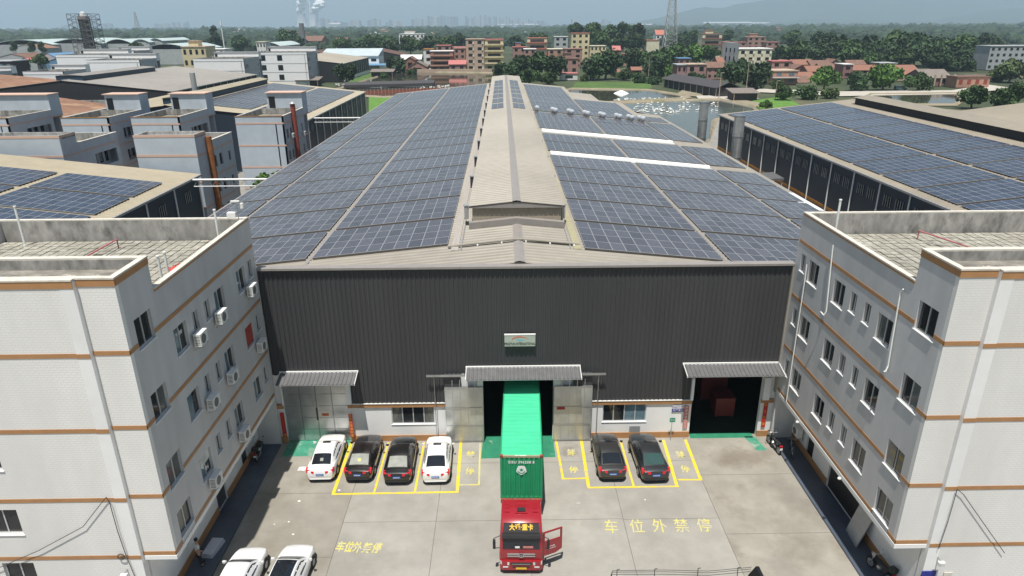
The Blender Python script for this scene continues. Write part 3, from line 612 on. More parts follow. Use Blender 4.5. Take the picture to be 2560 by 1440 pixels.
def array_block(label, x0, y0, nx, ny, zf, slope, cell, single, group, flip=1, sx=1.0, lift=.2):
    """a block of nx x ny modules lying on a slope; x0 the low-x edge, zf(x) the roof height"""
    t = thing('solar_array', label, 'solar array', (x0, y0, zf(x0)+lift), group); t.rotation_euler = (0, math.atan(-slope), 0)
    if single:
        if cell not in MMESH: MMESH[cell] = module_mesh('solar_panel', 1, 1, cell)
        for ix in range(nx):
            for iy in range(ny):
                o = bpy.data.objects.new('solar_panel', MMESH[cell]); COL.objects.link(o); o.parent = t; o.location = (ix*.985*sx, iy*1.70, 0); o.scale = (sx, 1, 1)
    else:
        key = (cell, nx, ny)
        if key not in MMESH: MMESH[key] = module_mesh('solar_panels', nx, ny, cell)
        o = bpy.data.objects.new('solar_panels', MMESH[key]); COL.objects.link(o); o.parent = t; o.scale = (sx, 1, 1); o['kind'] = 'stuff'
    if 'rail' not in MMESH:
        MMESH['rail'] = MB().box(0, 1, -.02, .02, -.15, -.045).mesh('mounting_rail'); MMESH['rail'].materials.append(MT['railshade'])
    for y in ((.03, 6.5) if ny == 4 else (.03,)):
        o = bpy.data.objects.new('mounting_rail', MMESH['rail']); COL.objects.link(o); o.parent = t; o.location = (0, y, 0); o.scale = (nx*.985*sx, 1, 1)
    return t
zL = lambda x: zr(x)
LY = [46.2 + 7.44*k for k in range(19)]
RY = [44.8 + 7.4*k for k in range(5)] + [84.6, 92.0] + [104.2, 111.4, 117.9] + [126.8 + 7.4*k for k in range(8)]
for k, y in enumerate(LY):
    for cn, (xa, xb, nx) in (('next to the ridge', (-13.6,-3.9,10)), ('in the middle column', (-23.3,-14.05,10)), ('along the eave', (-27.75,-23.75,4))):
        array_block('solar array %s of the left slope, %s row from the front' % (cn, ordn(k)), xa, y, nx, 4, zL, SLP, 'cell', k < 4, 'solar arrays on the main roof', sx=(xb-xa)/cl/1.0/(nx*.985)*cl)
for k, y in enumerate(RY):
    for cn, (xa, xb, nx), lim in (('next to the ridge', (5.6,15.3,10), 186), ('in the middle column', (15.8,25.2,10), 152), ('along the eave', (25.65,30.4,5), 134)):
        if y > lim: continue
        array_block('solar array %s of the right slope, %s row from the front' % (cn, ordn(k)), xa, y, nx, 4, zL, -SLP, 'cell', k < 4, 'solar arrays on the main roof', sx=(xb-xa)/(nx*.985))
for k in range(7):
    zm = lambda x: 14.72 - .1*abs(x-XRD)
    for s_, xa in ((1, -1.75), (-1, 1.75)):
        array_block('small solar array on top of the ridge monitor, %s side, %s from the front' % ('left' if s_ > 0 else 'right', ordn(k)), xa, 112 + 8.6*k, 2, 4, zm, .1*s_, 'cell', False, 'solar arrays on the ridge monitor', sx=1.0, lift=.15)
# ================================================================== the two office blocks that flank the yard
M('dirtwall', (.52,.51,.495), .65, var=.1, scale=1.5, stretch=(1,1,.25), alt=(.33,.325,.31), altamt=.5, altscale=.6)
YF, YT, YB = 25.6, 28.35, 40.35
ZT, ZM, ZO = 17.7, 16.2, 3.7
def office(s, xf, label, side_mat, glass):
    """s=+1: the long face looks towards +x. u is measured inwards from the long face."""
    X = lambda u: xf - s*u
    t = thing('office_block', label, 'office building', (X(4), 33, 0))
    def bx(m, u0, u1, y0, y1, z0, z1): a, b = sorted((X(u0), X(u1))); return m.box(a, b, y0, y1, z0, z1)
    U1 = 15.0
    # long face over the yard, with window openings
    fs = lambda y, z, d: (X(d), y, z)
    tw = [(26.35,27.75,a,a+1.38) for a in (14.18,10.58,7.0,4.25)]
    fl = []
    for z0 in (12.38, 8.78, 5.18):
        for ya, yb in ((29.3,30.6),(34.1,35.35),(37.35,38.65)): fl.append((ya,yb,z0,z0+1.38))
        for ya, yb in ((31.35,31.95),(32.78,33.4),(39.2,39.85)): fl.append((ya,yb,z0+.28,z0+1.38))
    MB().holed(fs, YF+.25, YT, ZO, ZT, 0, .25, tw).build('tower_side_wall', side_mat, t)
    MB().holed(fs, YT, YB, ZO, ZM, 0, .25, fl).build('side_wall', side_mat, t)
    bx(MB(), .25, U1, YF+.25, YT-.25, ZT-.55, ZT-.45).build('tower_roof', 'grimeroof', t)
    bx(MB(), .25, U1, YT-.25, YT, 14.9, ZT).build('tower_back_wall', 'weathered', t)
    # front: corner bay and the main facade, 0.2 m proud of it, edged by a smooth white strip
    ff = lambda u, z, d: (X(u), YF+d, z)
    MB().holed(ff, 0, 1.5, ZO, ZT, 0, .248, []).build('corner_bay_wall', 'tile_white', t)
    fm = lambda u, z, d: (X(u), YF-.22+d, z)
    fw = [(6.55,8.0,5.42,6.8),(6.55,8.0,8.9,10.2),(6.55,8.0,2.4,3.78)]
    MB().holed(fm, 2.05, U1, 0, ZT, 0, .45, fw).build('front_wall', 'tile_white', t)
    MB().holed(fm, 1.5, 2.05, 0, ZT-.02, -.01, .45, []).build('corner_strip', 'plaster_white', t)
    # colour bands
    for z in (14.35, 10.77, 7.18, 3.95):
        h = .2
        bx(MB(), -.02, 1.5, YF-.02, YF-.003, z, z+h).build('band', 'band', t)
        bx(MB(), 2.05, U1, YF-.24, YF-.223, z, z+h).build('band', 'band', t); bx(MB(), 1.5, 2.05, YF-.25, YF-.233, z-.02, z+h-.02).build('band', 'band', t)
        cuts = [YF-.02] + ([26.3, 27.8] if z > 5 or True else []) + [YB]
        for ya, yb in ((YF-.02, 26.33), (27.77, YB)): bx(MB(), -.02, -.003, ya, yb, z, z+h).build('band', 'band', t)
    bx(MB(), -.04, 1.5, YF-.04, YF-.003, ZO-.0, ZO+.22).build('edge_trim', 'plaster_white', t); bx(MB(), -.04, -.003, YF-.003, YB, ZO, ZO+.22).build('edge_trim', 'plaster_white', t)
    # copings
    for nm, args in (('coping', (-.05, 1.5, YF-.05, YF+.22, ZT, ZT+.07)), ('coping', (1.5, U1, YF-.27, YF+.2, ZT+.004, ZT+.075)), ('coping', (-.05, .22, YF+.22, YT+.02, ZT, ZT+.07)), ('coping', (.22, U1, YT-.28, YT+.03, ZT+.002, ZT+.072)),
                     ('coping', (-.05, .22, YT+.02, YB, ZM, ZM+.07)), ('coping', (.22, U1, YB-.24, YB+.03, ZM-.02, ZM+.05))): bx(MB(), *args).build(nm, 'coping', t)
    for args in ((-.03, 1.5, YF-.03, YF-.003, ZT-.3, ZT), (1.5, U1, YF-.25, YF-.233, ZT-.3, ZT), (-.03, -.003, YF, YT, ZT-.3, ZT), (-.03, -.003, YT, YB, ZM-.12, ZM)): bx(MB(), *args).build('band', 'band', t)
    # flat roof: pavers with open joints, parapet inner faces
    bx(MB(), .25, U1, YT, YB-.25, 14.7, 14.9).build('roof_slab', 'paverjoint', t)
    m = MB(); p = .5
    for i in range(int((U1-.5)/p)):
        for j in range(int((YB-.35-YT)/p)):
            dz = random.uniform(-.012, .015); u = .3+i*p; y = YT+.05+j*p
            if random.random() < .012: continue
            bx(m, u, u+p-.055, y, y+p-.055, 14.905, 14.96+dz)
    m.build('roof_pavers', 'paver', t, kind='stuff')
    bx(MB(), .25, U1, YB-.25, YB, 14.7, ZM-.02).build('back_parapet', 'weathered', t); bx(MB(), .25, .32, YT, YB-.25, 14.9, ZM-.002).build('side_parapet', 'weathered', t)
    bx(MB(), .25, .31, YF+.25, YT-.25, ZT-.45, ZT-.002).build('tower_parapet', 'weathered', t); bx(MB(), .31, U1, YT-.31, YT-.25, ZT-.45, ZT-.002).build('tower_parapet', 'weathered', t)
    bx(MB(), U1-.3, U1, YF, YB, 0, ZM).build('far_side_wall', 'tile_shaded', t); bx(MB(), 0.0, U1, YB, YB+.2, 0, ZM-.03).build('back_wall', 'tile_shaded', t)
    # overhang soffit and the set-back ground floor
    bx(MB(), 0, U1-.3, YF+.25, YB, ZO-.1, ZO+.05).build('soffit', 'plaster_white', t)
    fg = lambda y, z, d: (X(1.5+d), y, z)
    gdoors = [(37.3,38.3,.12,2.4),(33.2,34.6,.12,2.5)] if s > 0 else [(31.2,35.0,.12,2.7),(37.2,38.2,.12,2.4)]
    gwin = [(29.2,30.9,1.3,2.5),(35.4,36.6,1.3,2.5)] if s > 0 else []
    MB().holed(fg, YF+.2, YB, 0, ZO-.1, 0, .25, gdoors+gwin).build('ground_floor_wall', 'plaster_white', t)
    bx(MB(), 1.47, 1.497, YF+.2, (33.2 if s > 0 else 31.2), .12, .62).build('plinth', 'band', t); bx(MB(), 1.47, 1.497, (34.6 if s > 0 else 35.0), YB, .12, .62).build('plinth', 'band', t)
    for ya, yb, za, zb in gdoors: bx(MB(), 1.62, 1.68, ya, yb, za, zb).build('door', 'doorgrey' if s > 0 else 'black', t)
    for h in gwin: glazing(t, fg, h[0], h[1], h[2], h[3], .06, 2, ['winglass'], sill=False)
    # the windows
    wi = 0
    for h in tw: glazing(t, fs, *h, .1, 2, glass[wi % len(glass)] if wi != 3 else ['winglass_grey','winglass']); wi += 1
    for k, h in enumerate(fl): glazing(t, fs, *h, .1, 2, glass[(k*7+3) % len(glass)])
    for h in fw: glazing(t, fm, *h, .12, 2, ['winglass'])
    return t, X, bx
gl1 = [['winglass'], ['winglass','winglass_grey'], ['winglass_grey'], ['winglass_blue','winglass'], ['winglass_grey','winglass'], ['winglass'], ['winglass']]
obL, XL, bxL = office(+1, -15.5, 'white tiled four-storey office block on the left with air conditioners on its shaded side', 'tile_shaded', gl1)
obR, XR, bxR = office(-1, 18.4, 'white tiled four-storey office block on the right with white hoses on its shaded side', 'tile_shaded', [['winglass'], ['winglass_grey','winglass'], ['winglass'], ['winglass','winglass_grey'], ['winglass']])
# red curtain behind one left window, blue film on another
MB().box(-15.575, -15.566, 37.42, 38.58, 8.86, 10.1).build('curtain', 'curtain_red', obL)
MB().box(-15.575, -15.566, 29.38, 29.92, 8.86, 10.1).build('window_film', 'winglass_blue', obL)
MB().box(-15.575, -15.566, 29.45, 30.5, 5.95, 6.48).build('window_film', 'winglass_white', obL)
MB().box(18.466, 18.475, 27.1, 27.68, 7.1, 8.3).build('curtain', 'winglass_grey', obR)
# air conditioners on the left block
ac = None
acs = [(31.2,12.2,'below the top-floor window nearest the corner tower'),(33.9,12.2,'second from the corner tower on the top floor'),(38.6,11.9,'at the far end of the top floor'),
       (31.3,8.5,'nearest the corner tower on the middle floor'),(34.05,8.5,'second on the middle floor'),(38.8,8.1,'at the far end of the middle floor'),(30.0,4.6,'nearest the camera on the lowest row'),(34.3,4.6,'far one on the lowest row')]
for y, z, where in acs:
    lab = 'white air conditioner on the left block, ' + where
    if ac is None:
        ac = thing('air_conditioner', lab, 'air conditioner', (0,0,0), 'air conditioners on the left office block')
        MB().box(.12, .46, -.42, .42, 0, .62).build('casing', 'acwhite', ac); MB().box(.11, .47, -.43, .43, .62, .645).build('top_cover', 'acwhite', ac)
        c_ = MB().lathe([(.25,.462),(.25,.475),(.21,.475),(.21,.465),(.02,.465),(0,.465)], (0,-.08,.31), 16, 'x').build('fan_grille', 'acgrille', ac)
        m = MB()
        for k in range(6): m.box(.16, .42, -.424, -.418, .08+k*.085, .12+k*.085)
        m.build('side_louvre', 'acgrille', ac)
        for yy in (-.3, .3): MB().tube([(0,yy,-.25),(0,yy,-.03),(.5,yy,-.03),(0,yy,-.25)], .018, 5).build('bracket', 'steel', ac)
        MB().tube([(.3,.43,.2),(.3,.5,.2),(.02,.52,.25),(.02,.52,.7)], .02, 5).build('pipe', 'pvc', ac)
        ac.location = (-15.48, y, z)
    else: copy_tree(ac, loc=(-15.48, y, z), label=lab)
# roof clutter
def rect_frame(nm, lab, pts, mat, r=.045, cat='pipe frame'):
    t = thing(nm, lab, cat, pts[0]); MB().tube(pts, r, 6).build('top_pipe', mat, t)
    for k in (0, len(pts)-1): MB().cyl((pts[k][0], pts[k][1], 14.93), pts[k], r*.8, n=6).build('leg', mat, t)
M('pinkred', (.42,.13,.14), .7, var=.2)
rect_frame('fire_pipe', 'dull red fire pipe on legs across the left block roof terrace', [(-22.6,35.5,15.45),(-22.5,38.4,15.5)], 'pinkred')
rect_frame('fire_pipe', 'dull red fire pipe on legs across the right block roof terrace', [(24.6,38.6,15.5),(25.6,35.6,15.45)], 'pinkred')
for x, y, h, lab in ((-16.75,31.6,1.7,'white standpipe on the left terrace, nearer of the pair beside the parapet'),(-16.7,32.2,1.7,'white standpipe on the left terrace, farther of the pair beside the parapet'),(-28.3,39.0,2.4,'tall white pipe at the far left corner of the left terrace'),(-16.5,38.2,2.3,'tall white pipe beside the far right corner of the left terrace'),(19.3,38.0,2.6,'tall white pipe by the far left corner of the right terrace')):
    t = thing('standpipe', lab, 'pipe', (x,y,14.93)); MB().cyl((x,y,14.93),(x,y,14.93+h),.065,n=10).build('pipe', 'pvc', t); MB().cyl((x,y,14.93+h),(x,y,15.0+h),.085,n=10).build('cap', 'pvc', t); MB().cyl((x,y,14.93),(x,y,15.05),.1,n=10).build('collar', 'pvc', t)
# crumpled red cloth
def crumple(name, mat, cx, cy, z, w_, d_, h, lab, cat, n=9, seed=1):
    r = random.Random(seed); m = MB(); vs = []
    for j in range(n):
        for i in range(n):
            e = min(i, j, n-1-i, n-1-j); vs.append((cx+(i/(n-1)-.5)*w_+r.uniform(-.06,.06)*w_, cy+(j/(n-1)-.5)*d_+r.uniform(-.06,.06)*d_, z+(0.01 if e == 0 else r.uniform(.15,1)*h)))
    b = [(x, y, z) for x, y, _ in vs]
    m.add(vs, [(j*n+i, j*n+i+1, (j+1)*n+i+1, (j+1)*n+i) for j in range(n-1) for i in range(n-1)])
    return tag(m.build(name, mat), lab, cat)
M('redcloth', (.62,.08,.07), .8, var=.15)
crumple('cloth', 'redcloth', -17.1, 34.4, 14.96, 1.2, 1.0, .35, 'crumpled red cloth lying on the left roof terrace', 'cloth')
M('rubble', (.45,.42,.36), .95, var=.3, scale=6)
for i, (x, y) in enumerate(((-19.0,26.6),(-18.2,27.0),(-17.0,26.9),(-21.0,26.4),(21.6,26.8),(22.6,27.2),(20.4,27.0))):
    crumple('rubble_heap', 'rubble', x, y, 17.25, .55+.2*(i % 2), .35, .18, ('small rubble heap on the grimy %s tower roof, %s' % ('left' if x < 0 else 'right', ['nearest its middle','near its middle back','by its inner parapet','at its outer end','nearest the camera','farthest out','by the inner corner'][i])), 'rubble', n=6, seed=i)
t = thing('weather_mast', 'small mast with camera and sensor cup behind the left terrace parapet', 'mast', (-15.75,39.6,16.25))
MB().cyl((-15.75,39.6,16.25),(-15.75,39.6,17.5),.03,n=6).build('pole', 'steel', t); MB().cbox(-15.75,39.45,17.45,.5,.12,.08).build('camera', 'whitepaint', t); MB().cyl((-15.45,39.6,17.0),(-15.45,39.6,17.3),.12,n=10).build('sensor_cup', 'pvc', t); MB().cbox(-16.1,39.6,16.6,.5,.35,.3).build('control_box', 'whitepaint', t)
MB().tube([(-16.1,39.6,16.9),(-15.45,39.6,17.0)], .02, 5).build('arm', 'steel', t)
tag(MB().hexa([(19.0,35.2,15.3),(19.9,34.6,15.3),(20.1,35.0,15.3),(19.2,35.6,15.3)], [(19.0,35.2,15.36),(19.9,34.6,15.36),(20.1,35.0,15.36),(19.2,35.6,15.36)]).build('loose_board', 'whitepaint'), 'loose white board propped on the right roof terrace', 'board')
# white hoses down the right block, wires on both fronts
def hose(name, pts, r, mat, lab, cat): return tag(MB().tube(pts, r, 6).build(name, mat), lab, cat)
xh = 18.3
hose('drain_hose', [(xh,36.0,15.5),(xh,35.9,14.6),(xh,35.5,11.7),(xh-.08,35.55,11.45),(xh-.2,35.75,11.6)], .035, 'pvc', 'white drain hose hanging from the top floor in the middle of the right block', 'hose')
hose('drain_hose', [(xh,28.95,15.6),(xh,29.1,15.4),(xh,28.95,13.0),(xh,28.85,11.7),(xh-.1,28.8,11.42),(xh-.22,28.7,11.5)], .035, 'pvc', 'white drain hose on the right block nearest the camera', 'hose')
hose('drain_hose', [(xh,38.75,13.4),(xh,38.7,12.4),(xh,38.62,6.0),(xh,38.6,4.0)], .035, 'pvc', 'longest white drain hose at the far end of the right block', 'hose')
yc = YF-.33
hose('wall_cable', [(-24.5,yc,3.2),(-21.5,yc,4.6),(-19.2,yc,5.9),(-17.95,yc,7.35),(-17.8,yc,7.5),(-17.72,yc,7.2),(-17.7,yc,5.6),(-17.62,yc,4.4),(-17.45,yc,2.9)], .018, 'cable', 'dark cable looping across the front of the left block', 'cable')
hose('wall_cable', [(20.3,yc,3.9),(20.38,yc,5.5),(20.4,yc,7.3),(20.75,yc,7.0),(22.2,yc,5.2),(23.5,yc,3.6)], .018, 'cable', 'dark cable looping across the front of the right block', 'cable')
coil = [(-17.85+.16*math.cos(t_), yc, 4.15+.16*math.sin(t_)) for t_ in np.linspace(0, 6.3, 12)]
hose('cable_coil', coil, .025, 'cable', 'small coil of dark cable hung on the left block front', 'cable')
for x, sgn, lab in ((-17.8,-1,'white floodlight on a bracket low on the left block front'),(20.45,1,'white floodlight on a bracket low on the right block front')):
    t = thing('floodlight', lab, 'lamp', (x,yc,3.1)); MB().tube([(x,YF-.22,3.3),(x,yc-.15,3.3)], .03, 6).build('bracket', 'steel', t); MB().cbox(x,yc-.2,3.2,.3,.14,.22).build('housing', 'acwhite', t); MB().cbox(x,yc-.29,3.2,.24,.03,.17).build('lens', 'winglass_white', t)
for x, y, z, lab in ((18.3,36.6,3.75,'small white lamp under the right block overhang, far one'),(18.3,30.9,3.75,'small white lamp under the right block overhang, near one')): tag(MB().lathe([(0,-.08),(.09,-.06),(.1,0),(.05,.06),(0,.07)], (x-.06,y,z), 10).build('eave_lamp', 'whitepaint', smooth=True), lab, 'lamp')
tag(MB().box(19.85, 20.55, YF-.27, YF-.24, 1.3, 2.5).build('blue_notice', 'signblue2' if 'signblue2' in MT else 'signblue'), 'plain blue notice panel low on the right block front', 'notice board')
tag(MB().box(20.95, 21.35, YF-.27, YF-.235, 1.7, 2.4).build('meter_box', 'coping'), 'beige meter box low on the right block front', 'meter box')
# the outdoor unit standing on the right walkway, the leaning board, the low white kerb block
t = copy_tree(ac, loc=(19.85,39.0,1.2), label='white air conditioner unit on the ground-floor wall behind the motorcycle'); t.rotation_euler = (0,0,math.pi)
tag(MB().hexa([(19.15,29.6,.13),(19.25,31.0,.13),(19.32,31.0,.13),(19.22,29.6,.13)], [(19.8,29.6,2.3),(19.84,31.0,2.3),(19.89,31.0,2.3),(19.85,29.6,2.3)]).build('leaning_board', 'greymetal'), 'large grey board leaning on the right block ground floor', 'board')
tag(MB().box(18.05, 18.35, 25.4, 27.2, 0, .4).build('kerb_block', 'whitepaint'), 'white painted kerb block at the edge of the right walkway', 'kerb block')
# ================================================================== cars
def paintmat(name, col, metal=0., rough=.32):
    m = M(name, col, rough, metal=metal, var=.02, spec=.5, coat=.8); return m
paintmat('car_white', (.80,.80,.79)); paintmat('car_white_grey', (.74,.75,.76)); paintmat('car_black', (.006,.006,.007), rough=.3); paintmat('car_brownblack', (.011,.008,.008), rough=.3)
paintmat('car_grey', (.055,.055,.056), .5, .35); paintmat('car_bluegrey', (.042,.047,.053), .5, .35)
M('carglass', (.012,.015,.020), .04, var=.2, spec=.7); M('carglass_green', (.035,.075,.07), .06, var=.1, spec=.7); M('carglass_pale', (.30,.31,.28), .15, var=.15, scale=3, spec=.6)
M('tyre', (.018,.018,.018), .85, var=.2); M('rim', (.42,.42,.43), .35, metal=.7, var=.1); M('taillight', (.60,.015,.03), .2, var=.15, scale=8, spec=.6); M('headlight', (.62,.62,.60), .15, var=.2, scale=10)
M('plate_blue', (.03,.12,.42), .5, var=.05); M('plate_yellow', (.75,.48,.04), .5, var=.05); M('chromebar', (.6,.6,.62), .2, metal=.9, var=.05); M('blackplastic', (.025,.025,.026), .6, var=.1)
def sedan(name, label, paint, loc, rz=0., rear='carglass', sunroof=1, scale=1.0, side='carglass', rearlight=1.0, dash=None):
    t = thing(name, label, 'car', (0,0,0))
    st = [(-2.30,.60,.42,.74),(-2.25,.77,.31,.90),(-2.10,.86,.26,.985),(-1.7,.895,.22,1.02),(-.9,.905,.20,.985),(0,.905,.20,.955),(.85,.90,.20,.95),(1.2,.893,.21,.925),(1.7,.865,.23,.84),(2.05,.79,.25,.755),(2.22,.66,.29,.68),(2.30,.44,.36,.58)]
    secs = []
    for y, w_, zb, zt in st:
        h = [(0,zb),(w_*.86,zb),(w_*.97,zb+.1),(w_,zb+.45*(zt-zb)),(w_*.985,zt-.12),(w_*.91,zt-.025),(w_*.6,zt+.015),(0,zt+.03)]
        secs.append([(x, y, z) for x, z in h] + [(-x, y, z) for x, z in h[-2:0:-1]])
    m = MB().loft(secs, close=True)
    cab = [(-1.85,1.00,.68,.80),(-1.45,1.19,.65,.83),(-1.0,1.385,.60,.84),(-.75,1.435,.59,.845),(-.25,1.465,.585,.85),(.1,1.455,.585,.85),(.35,1.41,.59,.85),(.7,1.20,.64,.85),(1.08,.95,.72,.84)]
    cs = []
    for y, zt, wt, wb in cab:
        zb = .90; h = [(wb,zb),(wb*.5+wt*.5+.03,zb*.5+zt*.5-.02),(wt+.03,zt-.08),(wt-.01,zt-.025),(wt*.6,zt+.004),(0,zt+.014)]
        cs.append([(x, y, z) for x, z in h] + [(-x, y, z) for x, z in h[-2::-1]])
    m.loft(cs, caps=False); m.build('body', paint, t, smooth=38)
    ip = lambda y, k: float(np.interp(y, [c[0] for c in cab], [c[k] for c in cab]))
    def topglass(nm, ya, yb, fr, mat, off=.012, n=6):
        mm = MB(); rows = []
        for y in np.linspace(ya, yb, n):
            zt, wt = ip(y, 1), ip(y, 2)
            rows.append([(x*wt*fr, y, zt+.014-.034*abs(x)**2.5+off) for x in np.linspace(-1, 1, 7)])
        mm.loft(rows, caps=False)
        lo = [[(x, y, z-.02) for x, y, z in r] for r in rows]; mm.loft([r for r in lo], caps=False)
        return mm.build(nm, mat, t, smooth=True)
    topglass('rear_window', -1.74, -1.02, .90, rear); topglass('windscreen', .42, 1.03, .93, 'carglass')
    if sunroof: topglass('sunroof', (.02 if sunroof == 1 else -.95), .3, (.62 if sunroof == 1 else .9), 'carglass', .008)
    if dash: topglass('parcel_shelf_items', -1.55, -1.35, .35, dash, .016)
    for s_ in (-1, 1):
        for ya, yb in ((-1.42,-.36), (-.28,.78)):
            mm = MB(); lo, hi = [], []
            for y in np.linspace(ya, yb, 6):
                zt, wt, wb = ip(y,1), ip(y,2), ip(y,3); zt2 = max(zt-.11, .965)
                q = lambda z: wb + (wt+.03-wb)*min(1, max(0, (z-.90)/max(.05, zt-.08-.90)))
                lo.append((s_*(q(.955)+.014), y, .955)); hi.append((s_*(q(zt2)+.014), y, zt2))
            mm.loft([lo, hi], caps=False); mm.loft([[(x-s_*.02, y, z) for x, y, z in lo], [(x-s_*.02, y, z) for x, y, z in hi]], caps=False); mm.build('side_window', side, t)
        for y in (-1.36, 1.36):
            MB().lathe([(.0,0),(.385,0),(.385,.012),(0,.012)], (s_*.895-(.006 if s_ > 0 else .006), y, .34), 18, 'x').build('wheel_arch', 'black', t)
            wl = MB().lathe([(.20,-.09),(.29,-.1),(.315,-.07),(.315,.07),(.29,.1),(.20,.1)], (s_*.835, y, .315), 18, 'x').build('wheel', 'tyre', t, smooth=30)
            MB().lathe([(0,.085),(.07,.09),(.19,.08),(.205,.1)] if s_ > 0 else [(0,-.085),(.07,-.09),(.19,-.08),(.205,-.1)], (s_*.835, y, .315), 12, 'x').build('rim', 'rim', wl)
        MB().hexa([(s_*.97,.70,.96),(s_*1.08,.74,.98),(s_*1.08,.84,.98),(s_*.90,.86,.95)], [(s_*.97,.70,1.08),(s_*1.07,.74,1.09),(s_*1.07,.83,1.08),(s_*.90,.86,1.04)]).build('mirror', paint, t)
        a, b = s_*.36, s_*.83
        MB().hexa([(a,-2.335,.77),(s_*.855,-2.19,.74),(s_*.89,-2.0,.78),(a,-2.2,.80)], [(a,-2.30,.88),(s_*.855,-2.15,.96),(s_*.88,-1.9,1.0),(a,-2.12,.965)]).build('taillight', 'taillight', t)
        MB().hexa([(s_*.45,2.17,.56),(s_*.72,2.02,.60),(s_*.80,1.75,.66),(s_*.5,2.0,.62)], [(s_*.45,2.13,.675),(s_*.72,1.97,.74),(s_*.80,1.72,.785),(s_*.5,1.95,.745)]).build('headlight', 'headlight', t)
    MB().box(-.24, .24, -2.325, -2.29, .60, .73).build('number_plate', 'plate_blue', t)
    m = MB()
    for k in range(6): m.box(-.19+k*.066, -.155+k*.066, -2.329, -2.3255, .635, .695)
    m.build('plate_characters', 'whitepaint', t)
    MB().box(-.34, .34, -2.29, -2.255, .765, .79).build('boot_trim', 'chromebar', t)
    MB().loft([[(-.7,-2.27,.33),(-.62,-2.33,.33),(.62,-2.33,.33),(.7,-2.27,.33)], [(-.7,-2.25,.45),(-.62,-2.31,.45),(.62,-2.31,.45),(.7,-2.25,.45)]], caps=False).build('rear_bumper_trim', paint if 'white' in paint else 'blackplastic', t)
    MB().box(-.8, .8, -2.1, 2.1, .17, .26).build('underbody', 'black', t)
    t.location = loc; t.rotation_euler = (0,0,rz); t.scale = (scale,)*3
    return t
sedan('parked_car', 'white saloon with sunroof parked on green paint, leftmost of the row', 'car_white', (-11.78,38.35,0), rad(1.0), dash='carglass_pale')
sedan('parked_car', 'dark brown-black saloon with yellow note on its rear shelf', 'car_brownblack', (-9.32,38.25,0), rad(-1.0), rear='carglass_pale', sunroof=0, dash='yellow_worn')
sedan('parked_car', 'black saloon with pale rear shelf between black and white cars', 'car_black', (-6.87,37.95,0), rad(.5), rear='carglass_pale', sunroof=0)
sedan('parked_car', 'white saloon with sunroof and wide red lights at the right end of left row', 'car_white', (-4.48,37.95,0), rad(1.2))
sedan('parked_car', 'dark grey saloon with bright red lights and yellow round sticker', 'car_grey', (6.72,38.0,0), rad(0))
sedan('parked_car', 'blue-grey saloon with greenish rear window, rightmost parked car', 'car_bluegrey', (9.32,37.85,0), rad(2.0), rear='carglass_green', scale=1.03)
sedan('parked_car', 'white saloon cut by the picture bottom, next to the left walkway', 'car_white_grey', (-13.75,27.45,0), rad(-1.5), sunroof=0)
sedan('parked_car', 'white saloon with long dark glass roof at the picture bottom', 'car_white_grey', (-11.3,27.6,0), rad(-2.5), sunroof=2)
# ================================================================== container lorry
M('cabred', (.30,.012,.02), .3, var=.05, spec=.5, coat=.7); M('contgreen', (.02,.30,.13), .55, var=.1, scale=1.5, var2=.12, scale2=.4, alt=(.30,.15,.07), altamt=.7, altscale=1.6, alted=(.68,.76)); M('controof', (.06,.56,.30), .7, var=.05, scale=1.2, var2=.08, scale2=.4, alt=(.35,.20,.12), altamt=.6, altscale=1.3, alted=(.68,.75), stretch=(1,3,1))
M('chassis', (.05,.045,.04), .7, var=.2, scale=4); M('rustred', (.25,.06,.04), .8, var=.3, scale=5)
PIV = (.74, 28.2, 0); TRZ = rad(-1.7)
t = thing('container_lorry', 'dark red lorry tractor with open door pulling the green container', 'lorry', (0,0,0))
prof = [(.02,.90),(-.02,1.25),(.02,1.62),(.10,1.9),(.24,2.36),(.44,2.62),(.66,2.80),(.95,2.92),(1.6,2.97),(2.25,2.96),(2.3,2.85),(2.3,.90)]
def cabsec(x, ins):
    r = []
    for y, z in prof:
        k = 1 - .06*max(0, (z-1.6)/1.4); yy = y + ins*(1 if y < 1 else -1); r.append((x*k, yy, z - (ins*.6 if z > 2.4 else 0)))
    return r
MB().loft([cabsec(-1.13,.10), cabsec(-1.10,.035), cabsec(-1.02,0), cabsec(1.02,0), cabsec(1.10,.035), cabsec(1.13,.10)], close=True).build('cab', 'cabred', t, smooth=35)
MB().hexa([(-.97,-.02,1.66),(.97,-.02,1.66),(.97,.02,1.66),(-.97,.02,1.66)], [(-.93,.20,2.30),(.93,.20,2.30),(.93,.24,2.30),(-.93,.24,2.30)]).build('windscreen', 'carglass', t)
MB().box(-.95, .95, .03, .33, 1.655, 1.675).build('dashboard', 'blackplastic', t) if False else None
MB().hexa([(-1.0,-.0,2.30),(1.0,-.0,2.30),(1.0,.26,2.36),(-1.0,.26,2.36)], [(-1.0,.05,2.42),(1.0,.05,2.42),(1.0,.30,2.42),(-1.0,.30,2.42)]).build('sun_visor', 'blackplastic', t)
nb = MB(); a, b = Vector((0,.285,2.46)), Vector((0,.60,2.77)); nrm = Vector((0,-.70,.71))
nb.hexa([(-.95,a.y-.03,a.z),(.95,a.y-.03,a.z),(.95,a.y+.03,a.z),(-.95,a.y+.03,a.z)], [(-.92,b.y-.05,b.z+.02),(.92,b.y-.05,b.z+.02),(.92,b.y+.03,b.z),(-.92,b.y+.03,b.z)]); nb.build('name_panel', 'black', t)
ang = math.atan2(b.z-a.z+.02, b.y-a.y-.02)
mid = (a+b)/2 + nrm*.055
text('lettering', '大运·重卡', .33, 'goldtext', Matrix.Translation(mid) @ Matrix.Rotation(ang, 4, 'X'), t, bold=.012, narrow=.86, sp=1.05)
